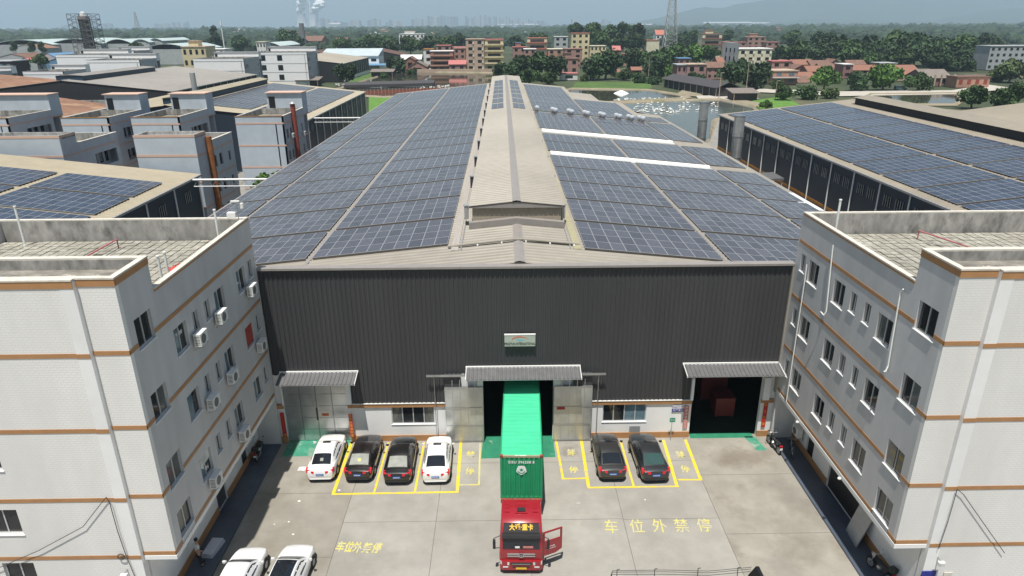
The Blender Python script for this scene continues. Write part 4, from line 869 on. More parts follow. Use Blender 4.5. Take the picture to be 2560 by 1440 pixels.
MB().box(-.22, .22, 1.28, 1.58, 2.95, 3.0).build('roof_hatch', 'blackplastic', t)
m = MB()
for x in (-.75, .75):
    for y in (1.25, 1.55, 1.85): m.box(x-.15, x+.15, y-.03, y+.03, 2.95, 2.985)
for y in (1.15, 1.72, 1.82, 2.15): m.box(-.32, .32, y-.03, y+.03, 2.955, 2.99)
m.build('roof_rib', 'cabred', t)
bm_ = MB().loft([[(-1.14,.35,z),(-1.12,.02,z),(-.95,-.10,z),(.95,-.10,z),(1.12,.02,z),(1.14,.35,z)] for z in (.32,.36,.6,.86,.9)], close=True).build('bumper', 'cabred', t, smooth=30)
MB().box(-.55, .55, -.115, -.06, .66, .82).build('lower_grille', 'blackplastic', t); MB().box(-.5, .5, -.125, -.116, .72, .75).build('grille_bar', 'chromebar', t)
MB().box(-.45, .45, -.118, -.06, .50, .58).build('lower_intake', 'blackplastic', t)
for z in (1.20, 1.33): MB().hexa([(-.72,-.06,z-.03),(.72,-.06,z-.03),(.72,.0,z-.03),(-.72,.0,z-.03)], [(-.72,-.05,z+.03),(.72,-.05,z+.03),(.72,.0,z+.03),(-.72,.0,z+.03)]).build('grille_bar', 'chromebar', t)
MB().lathe([(.10,-.085),(.14,-.095),(.14,-.06),(.10,-.06)], (0,0,1.28), 20, 'y').build('emblem_ring', 'chromebar', t, smooth=40)
m = MB(); m.prism([(-.1,.04),(0,-.02),(.1,.04),(.03,-.0),(.0,-.1),(-.03,0)], lambda u, v, w_: (u, w_, 1.29+v), -.095, -.06); m.build('emblem', 'chromebar', t)
for s_ in (-1, 1):
    MB().hexa([(s_*.62,-.12,.66),(s_*1.08,-.04,.66),(s_*1.08,.05,.66),(s_*.62,-.02,.66)], [(s_*.62,-.12,.84),(s_*1.10,-.03,.87),(s_*1.10,.05,.87),(s_*.62,-.02,.84)]).build('headlight', 'headlight', t)
    MB().box(min(s_*.68,s_*.95), max(s_*.68,s_*.95), -.125, -.06, .5, .57).build('fog_lamp', 'headlight', t)
    mi = MB().tube([(s_*1.08,.22,2.3),(s_*1.42,.02,2.28),(s_*1.42,.02,1.65),(s_*1.1,.12,1.6)], .02, 6).build('mirror_arm', 'blackplastic', t)
    MB().box(min(s_*1.33,s_*1.47), max(s_*1.33,s_*1.47), -.05, .1, 1.66, 2.16).build('mirror', 'blackplastic', mi)
    MB().tube([(s_*.5 if s_ < 0 else .1,-.03,1.68),(s_*.5+.42 if s_ < 0 else .55,.1,1.98)], .012, 5).build('wiper', 'black', t)
    MB().hexa([(s_*1.115,.5,.52),(s_*1.16,.5,.52),(s_*1.16,1.5,.52),(s_*1.115,1.5,.52)], [(s_*1.115,.5,.88),(s_*1.16,.5,.88),(s_*1.16,1.5,.88),(s_*1.115,1.5,.88)]).build('step', 'blackplastic', t)
    sw = MB(); sw.hexa([(s_*1.12,.55,1.72),(s_*1.14,.55,1.72),(s_*1.14,1.2,1.72),(s_*1.12,1.2,1.72)], [(s_*1.085,.66,2.32),(s_*1.10,.66,2.32),(s_*1.10,1.2,2.32),(s_*1.085,1.2,2.32)]); sw.build('side_window', 'carglass', t)
MB().box(-.28, .28, -.135, -.126, .40, .52).build('number_plate', 'plate_yellow', t)
MB().box(.10, .62, -.028, -.02, 1.70, 1.84).build('dashboard_placard', 'faded_red', t) ; MB().box(-.32, -.08, -.03, -.02, 1.70, 1.82).build('dashboard_paper', 'whitepaint', t)
# open driver's door: frame around a real window hole
hx, hy = 1.14, .38; da = rad(25)
dq = lambda u, v, d: (hx + u*math.cos(da) - d*math.sin(da)*-1, hy + u*math.sin(da) - d*math.cos(da)*1, v)
dr = MB().holed(dq, 0, 1.12, 1.0, 2.36, -.03, .03, [(.1,1.02,1.74,2.28)]).build('door', 'cabred', t)
MB().hexa([dq(.0,.82,-.03),dq(.75,.82,-.03),dq(.75,.82,.03),dq(0,.82,.03)], [dq(.0,.995,-.03),dq(1.12,.995,-.03),dq(1.12,.995,.03),dq(0,.995,.03)]).build('door_skirt', 'cabred', dr)
for k, s in enumerate(('大件运输', 'TRANSPORT')): text('lettering', s, .09, 'whitepaint', Matrix.Translation(dq(.5, 1.35-.14*k, .035)) @ Matrix.Rotation(da, 4, 'Z') @ Matrix.Rotation(rad(90), 4, 'X'), dr)
ax_ = [(.0,1.0,1.05),(0,1.5,1.5)]
MB().box(-.48, .48, .4, 6.6, .72, .98).build('chassis_frame', 'chassis', t); MB().box(-.42, .42, 4.1, 16.4, 1.0, 1.28).build('trailer_frame', 'chassis', t)
for y in np.linspace(4.6, 16.2, 7): MB().box(-1.18, 1.18, y-.07, y+.07, 1.12, 1.29).build('crossbeam', 'rustred', t)
MB().box(-1.2, 1.2, 4.35, 4.5, 1.05, 1.3).build('front_beam', 'rustred', t)
for s_ in (-1, 1):
    MB().cyl((s_*.85,2.7,.85),(s_*.85,3.5,.85),.28,n=12).build('fuel_tank', 'steel', t); MB().box(min(s_*.55,s_*1.1), max(s_*.55,s_*1.1), 4.1, 5.9, 1.04, 1.09).build('mudguard', 'blackplastic', t)
    for y, wdt in ((1.05,.15),(4.45,.28),(5.7,.28),(13.6,.28),(14.9,.28)):
        wl = MB().lathe([(.3,-wdt),(.46,-wdt),(.51,-wdt+.05),(.51,wdt-.05),(.46,wdt),(.3,wdt)], (s_*(1.08-wdt+.05), y, .51), 20, 'x').build('wheel', 'tyre', t, smooth=30)
        MB().lathe([(0,s_*(wdt-.04)),(.12,s_*(wdt-.02)),(.29,s_*(wdt-.07)),(.32,s_*wdt)], (s_*(1.08-wdt+.05), y, .51), 14, 'x').build('rim', 'rustred', wl)
MB().box(-1.0, 1.0, 2.35, 2.5, 1.0, 2.2).build('air_intake', 'blackplastic', t)
for x in (-.5, .1, .5): MB().tube([(x,2.4,1.9),(x+.1,3.2,1.6),(x,4.3,1.5)], .03, 5).build('air_hose', 'cable', t)
t.location = PIV; t.rotation_euler = (0,0,TRZ)
c = thing('shipping_container', 'long bright green shipping container halfway into the middle door', 'container', (0,0,0)); ORG[c.name] = (0,0,0)
CY0, CY1, CZ0, CZ1, CWX = 4.5, 16.7, 1.30, 4.20, 1.215
MB().sheet((-CWX+.1,CY0+.05,CZ0+.12), (0,0,CZ1-CZ0-.24), (2*CWX-.2,0,0), (0,-1,0), .27, .045, (0,.3,.4,.75,.85)).build('front_wall', 'contgreen', c)
for s_ in (-1, 1): MB().sheet((s_*(CWX-.06),CY0+.1,CZ0+.12), (0,0,CZ1-CZ0-.24), (0,CY1-CY0-.2,0), (s_,0,0), .28, .04, (0,.3,.4,.75,.85)).build('side_wall', 'contgreen', c)
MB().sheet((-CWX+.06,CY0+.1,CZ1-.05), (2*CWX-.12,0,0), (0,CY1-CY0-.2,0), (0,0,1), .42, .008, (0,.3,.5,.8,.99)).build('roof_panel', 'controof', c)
for s_ in (-1, 1):
    for y in (CY0, CY1-.12): MB().box(min(s_*CWX,s_*(CWX-.13)), max(s_*CWX,s_*(CWX-.13)), y, y+.12, CZ0+.12, CZ1-.12).build('corner_post', 'contgreen', c)
    for z in (CZ0+.005, CZ1-.10): MB().box(min(s_*CWX,s_*(CWX-.07)), max(s_*CWX,s_*(CWX-.07)), CY0+.17, CY1-.17, z, z+.1).build('side_rail', 'contgreen', c)
    for y in (CY0-.01, CY1-.17):
        for z in (CZ0, CZ1-.12): MB().box(min(s_*(CWX+.005),s_*(CWX-.165)), max(s_*(CWX+.005),s_*(CWX-.165)), y, y+.18, z, z+.125).build('corner_casting', 'rustred' if z > 2 else 'contgreen', c)
MB().box(-CWX+.165, CWX-.165, CY0, CY0+.1, CZ1-.115, CZ1-.0).build('end_rail', 'olive', c); MB().box(-CWX+.165, CWX-.165, CY0, CY0+.1, CZ0, CZ0+.12).build('end_rail', 'contgreen', c)
MB().box(-CWX+.1, CWX-.1, CY1-.08, CY1-.02, CZ0+.1, CZ1-.1).build('rear_doors', 'contgreen', c)
MB().box(-CWX+.06, CWX-.06, CY0+.06, CY1-.1, CZ0+.02, CZ0+.1).build('floor', 'chassis', c)
text('lettering', 'EISU 396208 8', .24, 'whitepaint', onwall(0, CY0-.01, CZ1-.42), c, bold=.006, narrow=.9, sp=1.15)
text('lettering', 'EISU 3962088', .1, 'whitepaint', Matrix.Translation((-.05,CY0+.05,CZ1+.006)), c, bold=.004, sp=1.1)
m = MB(); n = 10
pts = [((.31+(.02 if i % 2 else -.02))*math.cos(2*math.pi*i/n+.3), (.31+(.02 if i % 2 else -.02))*math.sin(2*math.pi*i/n+.3)) for i in range(n)]
m.prism(pts, lambda u, v, w_: (u*.95, w_, CZ1-.95+v), CY0-.015, CY0-.003); em = m.build('emblem_disc', 'whitepaint', c)
m = MB()
for k in range(8): a_ = k*math.pi/4; m.prism([(.04*math.cos(a_+1.57),.04*math.sin(a_+1.57)),(.13*math.cos(a_),.13*math.sin(a_)),(.04*math.cos(a_-1.57),.04*math.sin(a_-1.57))], lambda u, v, w_: (u, w_, CZ1-.93+v), CY0-.02-.0005*k, CY0-.016)
m.build('emblem_star', 'contgreen', em)
MB().prism([(.24*math.cos(a_),.24*math.sin(a_)) for a_ in np.linspace(3.4,6.0,8)] + [(.18*math.cos(a_),.18*math.sin(a_)) for a_ in np.linspace(6.0,3.4,8)], lambda u, v, w_: (u, w_, CZ1-.95+v), CY0-.021, CY0-.016).build('emblem_lettering', 'contgreen', em)
c.location = PIV; c.rotation_euler = (0,0,TRZ)
# ================================================================== motorcycles, bicycle
def motorcycle(label, loc, rz, tank='black', box=True):
    t = thing('motorcycle', label, 'motorcycle', (0,0,0)); ORG[t.name] = (0,0,0)
    for y in (-.62, .65):
        wl = MB().lathe([(.22,-.045),(.27,-.055),(.295,-.03),(.295,.03),(.27,.055),(.22,.045)], (0,y,.295), 18, 'x').build('wheel', 'tyre', t, smooth=30); MB().lathe([(0,-.03),(.2,-.02),(.225,-.03),(.225,.03),(.2,.02),(0,.03)], (0,y,.295), 14, 'x').build('rim', 'rim', wl)
        MB().loft([[(x, y+.33*math.cos(a_), .30+.33*math.sin(a_)) for x in (-.07,0,.07)] for a_ in np.linspace(.4,2.7,8)], caps=False).build('mudguard', 'blackplastic', t)
    MB().tube([(0,.45,.85),(0,.1,.55),(0,-.3,.5),(0,-.62,.295)], .035, 6).build('frame', 'darkmetal', t)
    MB().tube([(.06,.65,.295),(.06,.42,.95)], .025, 6).build('fork', 'chromebar', t); MB().tube([(-.06,.65,.295),(-.06,.42,.95)], .025, 6).build('fork', 'chromebar', t)
    MB().lathe([(0,-.16),(.12,-.14),(.16,0),(.12,.14),(0,.16)], (0,.05,.48), 10, 'x').build('engine', 'steel', t)
    MB().loft([[(x*w_, y, z+.1*(1-x*x)) for x in (-1,-.5,0,.5,1)] + [(0,y,z-.1)] for y, w_, z in ((-.05,.08,.72),(.05,.14,.76),(.25,.15,.8),(.4,.08,.8))], close=True).build('fuel_tank', tank, t, smooth=40)
    MB().loft([[(-w_,y,z),(-w_*.8,y,z+.07),(w_*.8,y,z+.07),(w_,y,z),(0,y,z-.05)] for y, w_, z in ((-.75,.09,.78),(-.45,.13,.74),(-.05,.1,.72))], close=True).build('seat', 'blackplastic', t, smooth=40)
    MB().tube([(-.36,.3,1.05),(-.1,.42,.98),(.1,.42,.98),(.36,.3,1.05)], .018, 6).build('handlebar', 'chromebar', t)
    for s_ in (-1, 1): MB().tube([(s_*.22,.36,1.02),(s_*.3,.4,1.2)], .01, 5).build('mirror_stalk', 'chromebar', t); MB().cbox(s_*.3,.4,1.22,.11,.03,.07).build('mirror', 'chromebar', t)
    MB().lathe([(0,.1),(.09,.08),(.1,0),(.06,-.1)], (0,.52,.88), 12, 'y').build('headlight', 'headlight', t); MB().cbox(0,-.86,.72,.2,.07,.1).build('taillight', 'taillight', t); MB().cbox(0,-.9,.52,.2,.02,.14).build('number_plate', 'whitepaint', t)
    MB().tube([(.13,.05,.35),(.15,-.3,.3),(.16,-.75,.36)], .04, 7).build('exhaust', 'chromebar', t)
    if box: MB().cbox(0,-.72,.98,.34,.32,.24).build('top_box', 'blackplastic', t)
    t.location = loc; t.rotation_euler = (0,0,rz); return t
motorcycle('dark motorcycle parked against the far end of the left block', (-16.55,39.0,.12), rad(4))
motorcycle('black motorcycle with red tail light parked by the far right corner', (18.2,39.2,0), rad(8), 'black', False)
motorcycle('black motorcycle with chrome rim in the shade under the right block corner', (19.4,27.6,.12), rad(15))
t = thing('bicycle', 'grey bicycle leaning beside the motorcycle on the right walkway', 'bicycle', (0,0,0)); ORG[t.name] = (0,0,0)
for y in (-.5, .52): MB().lathe([(.29,-.015),(.325,-.018),(.325,.018),(.29,.015)], (0,y,.33), 18, 'x').build('wheel', 'tyre', t)
MB().tube([(0,-.5,.33),(0,-.1,.3),(0,.4,.78),(0,-.2,.78),(0,-.1,.3)], .018, 6).build('frame', 'steel', t); MB().tube([(0,.52,.33),(0,.38,.95)], .016, 6).build('fork', 'steel', t); MB().tube([(-.28,.32,1.0),(.28,.32,1.0)], .014, 6).build('handlebar', 'steel', t); MB().cbox(0,-.22,.9,.13,.26,.06).build('saddle', 'blackplastic', t); MB().tube([(0,-.5,.33),(0,-.2,.78),(0,-.22,.88)], .015, 6).build('seat_post', 'steel', t)
t.location = (19.05,38.4,.12); t.rotation_euler = (rad(6), 0, rad(-12))
# ================================================================== the man on the left walkway
def skinned(name, joints, bones, mat, parent, sub=2):
    me = bpy.data.meshes.new(name); me.from_pydata([j[:3] for j in joints], bones, []); o = bpy.data.objects.new(name, me); COL.objects.link(o)
    md = o.modifiers.new('skin', 'SKIN'); md.use_smooth_shade = True
    for v, j in zip(me.skin_vertices[0].data, joints): v.radius = (j[3], j[4] if len(j) > 4 else j[3])
    me.skin_vertices[0].data[0].use_root = True
    sb = o.modifiers.new('sub', 'SUBSURF'); sb.levels = sb.render_levels = sub
    bpy.context.view_layer.update(); m2 = bpy.data.meshes.new_from_object(o.evaluated_get(bpy.context.evaluated_depsgraph_get())); bpy.data.objects.remove(o)
    m2.materials.clear(); m2.materials.append(MT[mat]); r = bpy.data.objects.new(name, m2); COL.objects.link(r); r.parent = parent; return r
M('skin', (.42,.25,.17), .6, var=.05); M('shirt', (.62,.62,.60), .8, var=.05, scale=4); M('trousers', (.02,.022,.03), .8, var=.1); M('hair', (.012,.01,.009), .6, var=.2)
p = thing('person', 'person in white shirt and dark trousers standing on the left walkway, hand at ear', 'person', (0,0,0)); ORG[p.name] = (0,0,0)
J = [(0,0,.95,.13,.10),(0,0,1.15,.13,.10),(0,.0,1.36,.15,.10),(0,.01,1.48,.06),(0,.03,1.56,.055),(0,.05,1.66,.085,.095),(0,.05,1.74,.06,.07),
     (.17,0,1.40,.055),(.24,-.03,1.16,.045),(.20,.14,.98,.035),(.19,.19,.94,.03),
     (-.17,0,1.40,.055),(-.27,.06,1.18,.045),(-.19,.16,1.40,.035),(-.13,.14,1.56,.03),
     (.10,0,.88,.095),(.11,.03,.50,.065),(.13,0,.10,.045),(.14,.14,.05,.04,.035),(-.10,0,.88,.095),(-.12,.06,.50,.065),(-.15,.10,.10,.045),(-.17,.24,.05,.04,.035)]
Bn = [(0,1),(1,2),(2,3),(3,4),(4,5),(5,6),(2,7),(7,8),(8,9),(9,10),(2,11),(11,12),(12,13),(13,14),(0,15),(15,16),(16,17),(17,18),(0,19),(19,20),(20,21),(21,22)]
skinned('body', J, Bn, 'skin', p)
skinned('shirt', [(0,0,.93,.155,.12),(0,0,1.15,.152,.118),(0,0,1.36,.165,.115),(0,.01,1.46,.07),(.17,0,1.40,.075),(.225,-.02,1.22,.06),(-.17,0,1.40,.075),(-.25,.045,1.24,.06)], [(0,1),(1,2),(2,3),(2,4),(4,5),(2,6),(6,7)], 'shirt', p)
skinned('trousers', [(0,0,.98,.15,.115),(0,0,.9,.15,.12),(.10,0,.85,.11),(.11,.03,.50,.085),(.13,0,.12,.07),(-.10,0,.85,.11),(-.12,.06,.50,.085),(-.15,.10,.12,.07)], [(0,1),(1,2),(2,3),(3,4),(1,5),(5,6),(6,7)], 'trousers', p)
MB().lathe([(0,.115),(.06,.105),(.098,.05),(.102,-.01),(.085,-.06)], (0,.035,1.70), 14).build('hair', 'hair', p, smooth=True)
for s_, y in ((1,.09),(-1,.19)): MB().loft([[(s_*.14+w_*math.cos(a_), y+dy, .03+.05*max(0,math.sin(a_))) for a_ in np.linspace(0,2*math.pi,9)[:-1]] for dy, w_ in ((-.14,.04),(0,.05),(.12,.035))], close=True).build('shoe', 'black', p)
for k in range(4):     # fingers of the hand at the ear and of the hanging hand
    MB().tube([(-.13+.012*k-.02,.14,1.58),(-.125+.012*k-.02,.12,1.63),(-.115+.012*k-.02,.105,1.655-.006*abs(k-1.5))], .0085, 5).build('finger', 'skin', p)
MB().box(-.125, -.10, .07, .135, 1.55, 1.68).build('phone', 'black', p)
p.location = (-16.4,29.0,.12); p.rotation_euler = (0,0,rad(-40))
M('cardboard', (.55,.56,.60), .85, var=.08, scale=3)
t = thing('packing_sheets', 'low stack of white packing sheets beside the standing person', 'packing sheets', (-16.1,30.2,.12))
for k in range(5): MB().hexa([(-16.62+.02*k,29.55+.015*k,.125+.05*k),(-15.95,29.5,.125+.05*k),(-15.75-.02*k,30.8,.125+.05*k),(-16.45,30.85,.125+.05*k)], [(-16.62+.02*k,29.55+.015*k,.17+.05*k),(-15.95,29.5,.17+.05*k),(-15.75-.02*k,30.8,.17+.05*k),(-16.45,30.85,.17+.05*k)]).build('sheet', 'cardboard', t)
# litter
for i, (px, py, w_) in enumerate(((748,1253,.16),(722,1305,.1),(733,1336,.12),(686,1311,.08),(1613,1250,.1),(848,1226,.15),(755,1172,.5))):
    q = gz(px, py); crumple('paper_scrap', 'paper', q.x, q.y, .004, w_, w_*.8, .03, ['crumpled paper scrap on the concrete below the leftmost white car','tiny paper scrap nearest the left shadow edge','paper scrap above the two white cars at the bottom','smallest paper scrap near the left block','paper scrap on the concrete right of the lorry','paper scrap inside the yellow corner of the left bay','torn white sheet beside the leftmost white car'][i], 'litter', n=5, seed=20+i)
q = gz(1446,1258); crumple('leaf_litter', 'rubble', q.x, q.y, .004, .22, .12, .03, 'small dark leaf litter on the concrete right of the container', 'litter', n=5, seed=40)
# ================================================================== low gatehouse roof with pipe rails at the bottom edge
t = thing('gatehouse', 'low gatehouse with mossy flat roof edge and wire rails at the bottom edge', 'gatehouse', (7.8,21,0))
GX0, GX1, GY, GZ = 4.45, 11.0, 23.35, 4.2
MB().box(GX0+.15, GX1-.15, 17.2, GY-.15, 0, GZ-.35).build('wall', 'plaster_white', t); MB().box(GX0, GX1, 17.0, GY, GZ-.35, GZ).build('roof', 'oldconcrete', t); MB().box(GX0, GX1, GY-.22, GY, GZ, GZ+.12).build('edge_kerb', 'oldconcrete', t)
for z, off in ((.42,0),(.28,.02),(.52,-.02)):
    MB().tube([(GX0-.05,17.4,GZ+z-.1),(GX0-.05,GY-.5,GZ+z),(GX0+.15,GY+.02+off,GZ+z),(GX0+2.4,GY+.02,GZ+z-.02),(GX0+4.4,GY+.02,GZ+z-.12),(GX1-.3,GY+.02,GZ+z+.06)], .014, 5).build('wire', 'cable', t)
for x in (GX0+.35, GX0+2.0, GX0+3.9, GX1-.9): MB().tube([(x,GY-.05,GZ+.1),(x,GY,GZ+.58),(x+.12,GY,GZ+.6)], .018, 5).build('post', 'darkmetal', t)
MB().hexa([(GX1-.45,GY-1.3,GZ),(GX1+.1,GY-1.3,GZ),(GX1+.1,GY+.05,GZ),(GX1-.45,GY+.05,GZ)], [(GX1-.12,GY-1.2,GZ+.65),(GX1+.02,GY-1.2,GZ+.65),(GX1+.02,GY,GZ+.65),(GX1-.12,GY,GZ+.65)]).build('tarpaulin', 'black', t)
# ================================================================== neighbouring factory buildings
M('dormwall', (.46,.52,.575), .65, var=.05, scale=.8, var2=.08, scale2=.2); M('dormside', (.46,.48,.51), .65, var=.07, scale=.8); M('salmon', (.58,.40,.32), .7, var=.06)
M('dormwhite', (.86,.86,.87), .65, var=.03, scale=.6); M('dormline', (.38,.38,.39), .7); M('skyblue', (.30,.62,.78), .35, var=.08); M('rustroof', (.26,.145,.095), .8, var=.12, scale=.8, var2=.2, scale2=.1, coord='World', alt=(.42,.27,.17), altamt=.7, altscale=.15, alted=(.5,.66))
M('brownroof', (.12,.07,.06), .8, var=.2, scale=.5, coord='World'); M('paleroof', (.45,.52,.55), .6, var=.1, scale=.3, coord='World'); M('bluewall', (.12,.25,.40), .6, var=.1); M('gableblack', (.022,.024,.028), .7, var=.1)
def shed(nm, label, xa, xb, xr, y0, y1, ze, zrd, wall, roof, eave=.0, mon=None, pipes=None, wins=None, base=None, cat='warehouse', rib=.6, orange=None):
    """gabled shed with ribbed roof; pipes/wins = side x sign for downpipes and windows"""
    t = thing(nm, label, cat, ((xa+xb)/2, (y0+y1)/2, 0))
    for xe in (xa, xb): MB().sheet((xr,y0-.2,zrd), (xe-xr,0,ze-zrd), (0,y1-y0+.4,0), (0,0,1), rib, .05).build('roof_slope', roof, t)
    MB().prism([(xa+.3,0),(xb-.3,0),(xb-.3,ze-.12),(xr,zrd-.12),(xa+.3,ze-.12)], lambda u, v, w_: (u, w_, v), y0, y1).build('wall', wall, t)
    MB().prism([(xr-.35,zrd+.03),(xr,zrd+.09),(xr+.35,zrd+.03),(xr,zrd+.14)], lambda u, v, w_: (u, w_, v), y0-.2, y1+.2).build('ridge_cap', roof, t)
    for xe in (xa, xb): MB().box(xe-.1, xe+.12, y0-.2, y1+.2, ze-.2, ze+.02).build('gutter', 'greymetal', t)
    sx = pipes
    if sx:
        xw = xb-.3 if sx > 0 else xa+.3
        n = max(2, int((y1-y0)/6))
        for k in range(n+1):
            y = y0 + .4 + (y1-y0-.8)*k/n; MB().cyl((xw+sx*.12,y,0),(xw+sx*.12,y,ze-.15),.09,n=6).build('downpipe', 'whitepaint', t)
        if wins:
            for k in range(n):
                for fr in ((.3,.7) if wins > 1 else (.5,)):
                    y = y0 + .4 + (y1-y0-.8)*(k+fr)/n
                    b_ = MB().box(min(xw,xw+sx*.05), max(xw,xw+sx*.05), y-.75, y+.75, ze-2.6, ze-1.3).build('window', 'winglass', t)
                    m = MB()
                    for q in np.linspace(-.7, .7, 4): m.box(min(xw+sx*.05,xw+sx*.09), max(xw+sx*.05,xw+sx*.09), y+q-.04, y+q+.04, ze-2.6, ze-1.3)
                    m.build('mullion', 'greymetal', b_)
        if orange: MB().box(min(xw,xw+sx*.06), max(xw,xw+sx*.06), y0, y1, orange, orange+.4).build('band', 'rustorange', t); MB().box(min(xw,xw+sx*.04), max(xw,xw+sx*.04), y0, y1, 0, orange).build('base_wall', 'rustbase', t)
        if base: MB().box(min(xw,xw+sx*.08), max(xw,xw+sx*.08), y0, y1, 0, base).build('base_wall', 'dormwhite', t)
    if mon:
        ya, yb, wd, side, topm = mon
        m_ = MB().box(xr-wd+.2, xr+wd-.2, ya, yb, zrd-.3, zrd+1.0).build('monitor', side, t); MB().prism([(xr-wd-.2,zrd+1.0),(xr,zrd+1.4),(xr+wd+.2,zrd+1.0),(xr,zrd+1.15)], lambda u, v, w_: (u, w_, v), ya-.2, yb+.2).build('monitor_roof', topm, m_)
    return t
M('rustorange', (.38,.17,.03), .7, var=.2); M('rustbase', (.10,.055,.04), .8, var=.2); M('monblue', (.02,.045,.08), .5)
shed('warehouse', 'dark blue-walled warehouse on the right with solar panels and white downpipes', 43.5, 96, 70, 46, 140, 10, 12.75, 'cladblue', 'roofbeige2', pipes=-1, wins=2, orange=3.4, mon=(60,134,2.6,'gableblack','roofbeige2'))
shed('warehouse', 'dark-walled warehouse at the left edge with solar panels, behind the left terrace', -90, -37.4, -62, 44, 84.3, 10, 12.75, 'cladblue', 'roofbeige3', pipes=1, wins=1, orange=3.4)
shed('warehouse', 'solar-roofed warehouse with white pilasters beyond the grey dormitories', -90, -37.9, -65, 136.5, 197, 10, 12.95, 'cladblue', 'roofbeige3', pipes=1, wins=1, orange=2.6, mon=(140,192,2.2,'monblue','roofbeige3'))
shed('warehouse', 'wide warehouse with bare grey roof and black gable at the left', -152, -93.5, -124, 202, 274, 10, 13.2, 'gableblack', 'roofgrey', pipes=1, mon=(206,250,4,'monblue','roofgrey'))
shed('warehouse', 'distant black-walled warehouse with pale beige roof facing the pond', -150, -78, -112, 330, 402, 9, 11.2, 'gableblack', 'roofbeige2', pipes=1, base=1.8) if False else None
shed('warehouse', 'small solar-roofed warehouse at the right picture edge', 78.5, 130, 104, 100, 136, 9.5, 12.5, 'cladblue', 'roofbeige2', pipes=-1)
def slope_arrays(cols, rows, x0, z0, s, cell, grp, desc, single):
    zf = lambda x: z0 + s*(x-x0)
    for ci, (xa, xb, nx, cn) in enumerate(cols):
        for k, y in enumerate(rows): array_block('solar array on the %s, %s, %s row' % (desc, cn, ordn(k)), xa, y, nx, 4, zf, s, cell, k < single, grp, sx=(xb-xa)/(nx*.985))
RYR = [50.5+7.35*k for k in range(12)]
slope_arrays([(44.7,54.4,10,'column at its eave'),(55.1,65.0,10,'column near its ridge')], RYR, 43.5, 10, .104, 'cellblue', 'solar arrays on the right neighbour roof', 'right-hand blue warehouse', 6)
slope_arrays([(-49.7,-39.0,11,'column at its eave'),(-61.2,-50.6,11,'column near its ridge')], [78.0-6.7-7.35*k for k in range(4)], -37.4, 10, -.1118, 'cellblue', 'solar arrays on the left neighbour roof', 'left-edge warehouse', 3)
slope_arrays([(-49.6,-40.0,10,'column at its eave'),(-61.8,-50.6,10,'column near its ridge')], [142+7.35*k for k in range(7)], -37.9, 10, -.1089, 'cell', 'solar arrays on the far left roof', 'warehouse beyond the dormitories', 0)
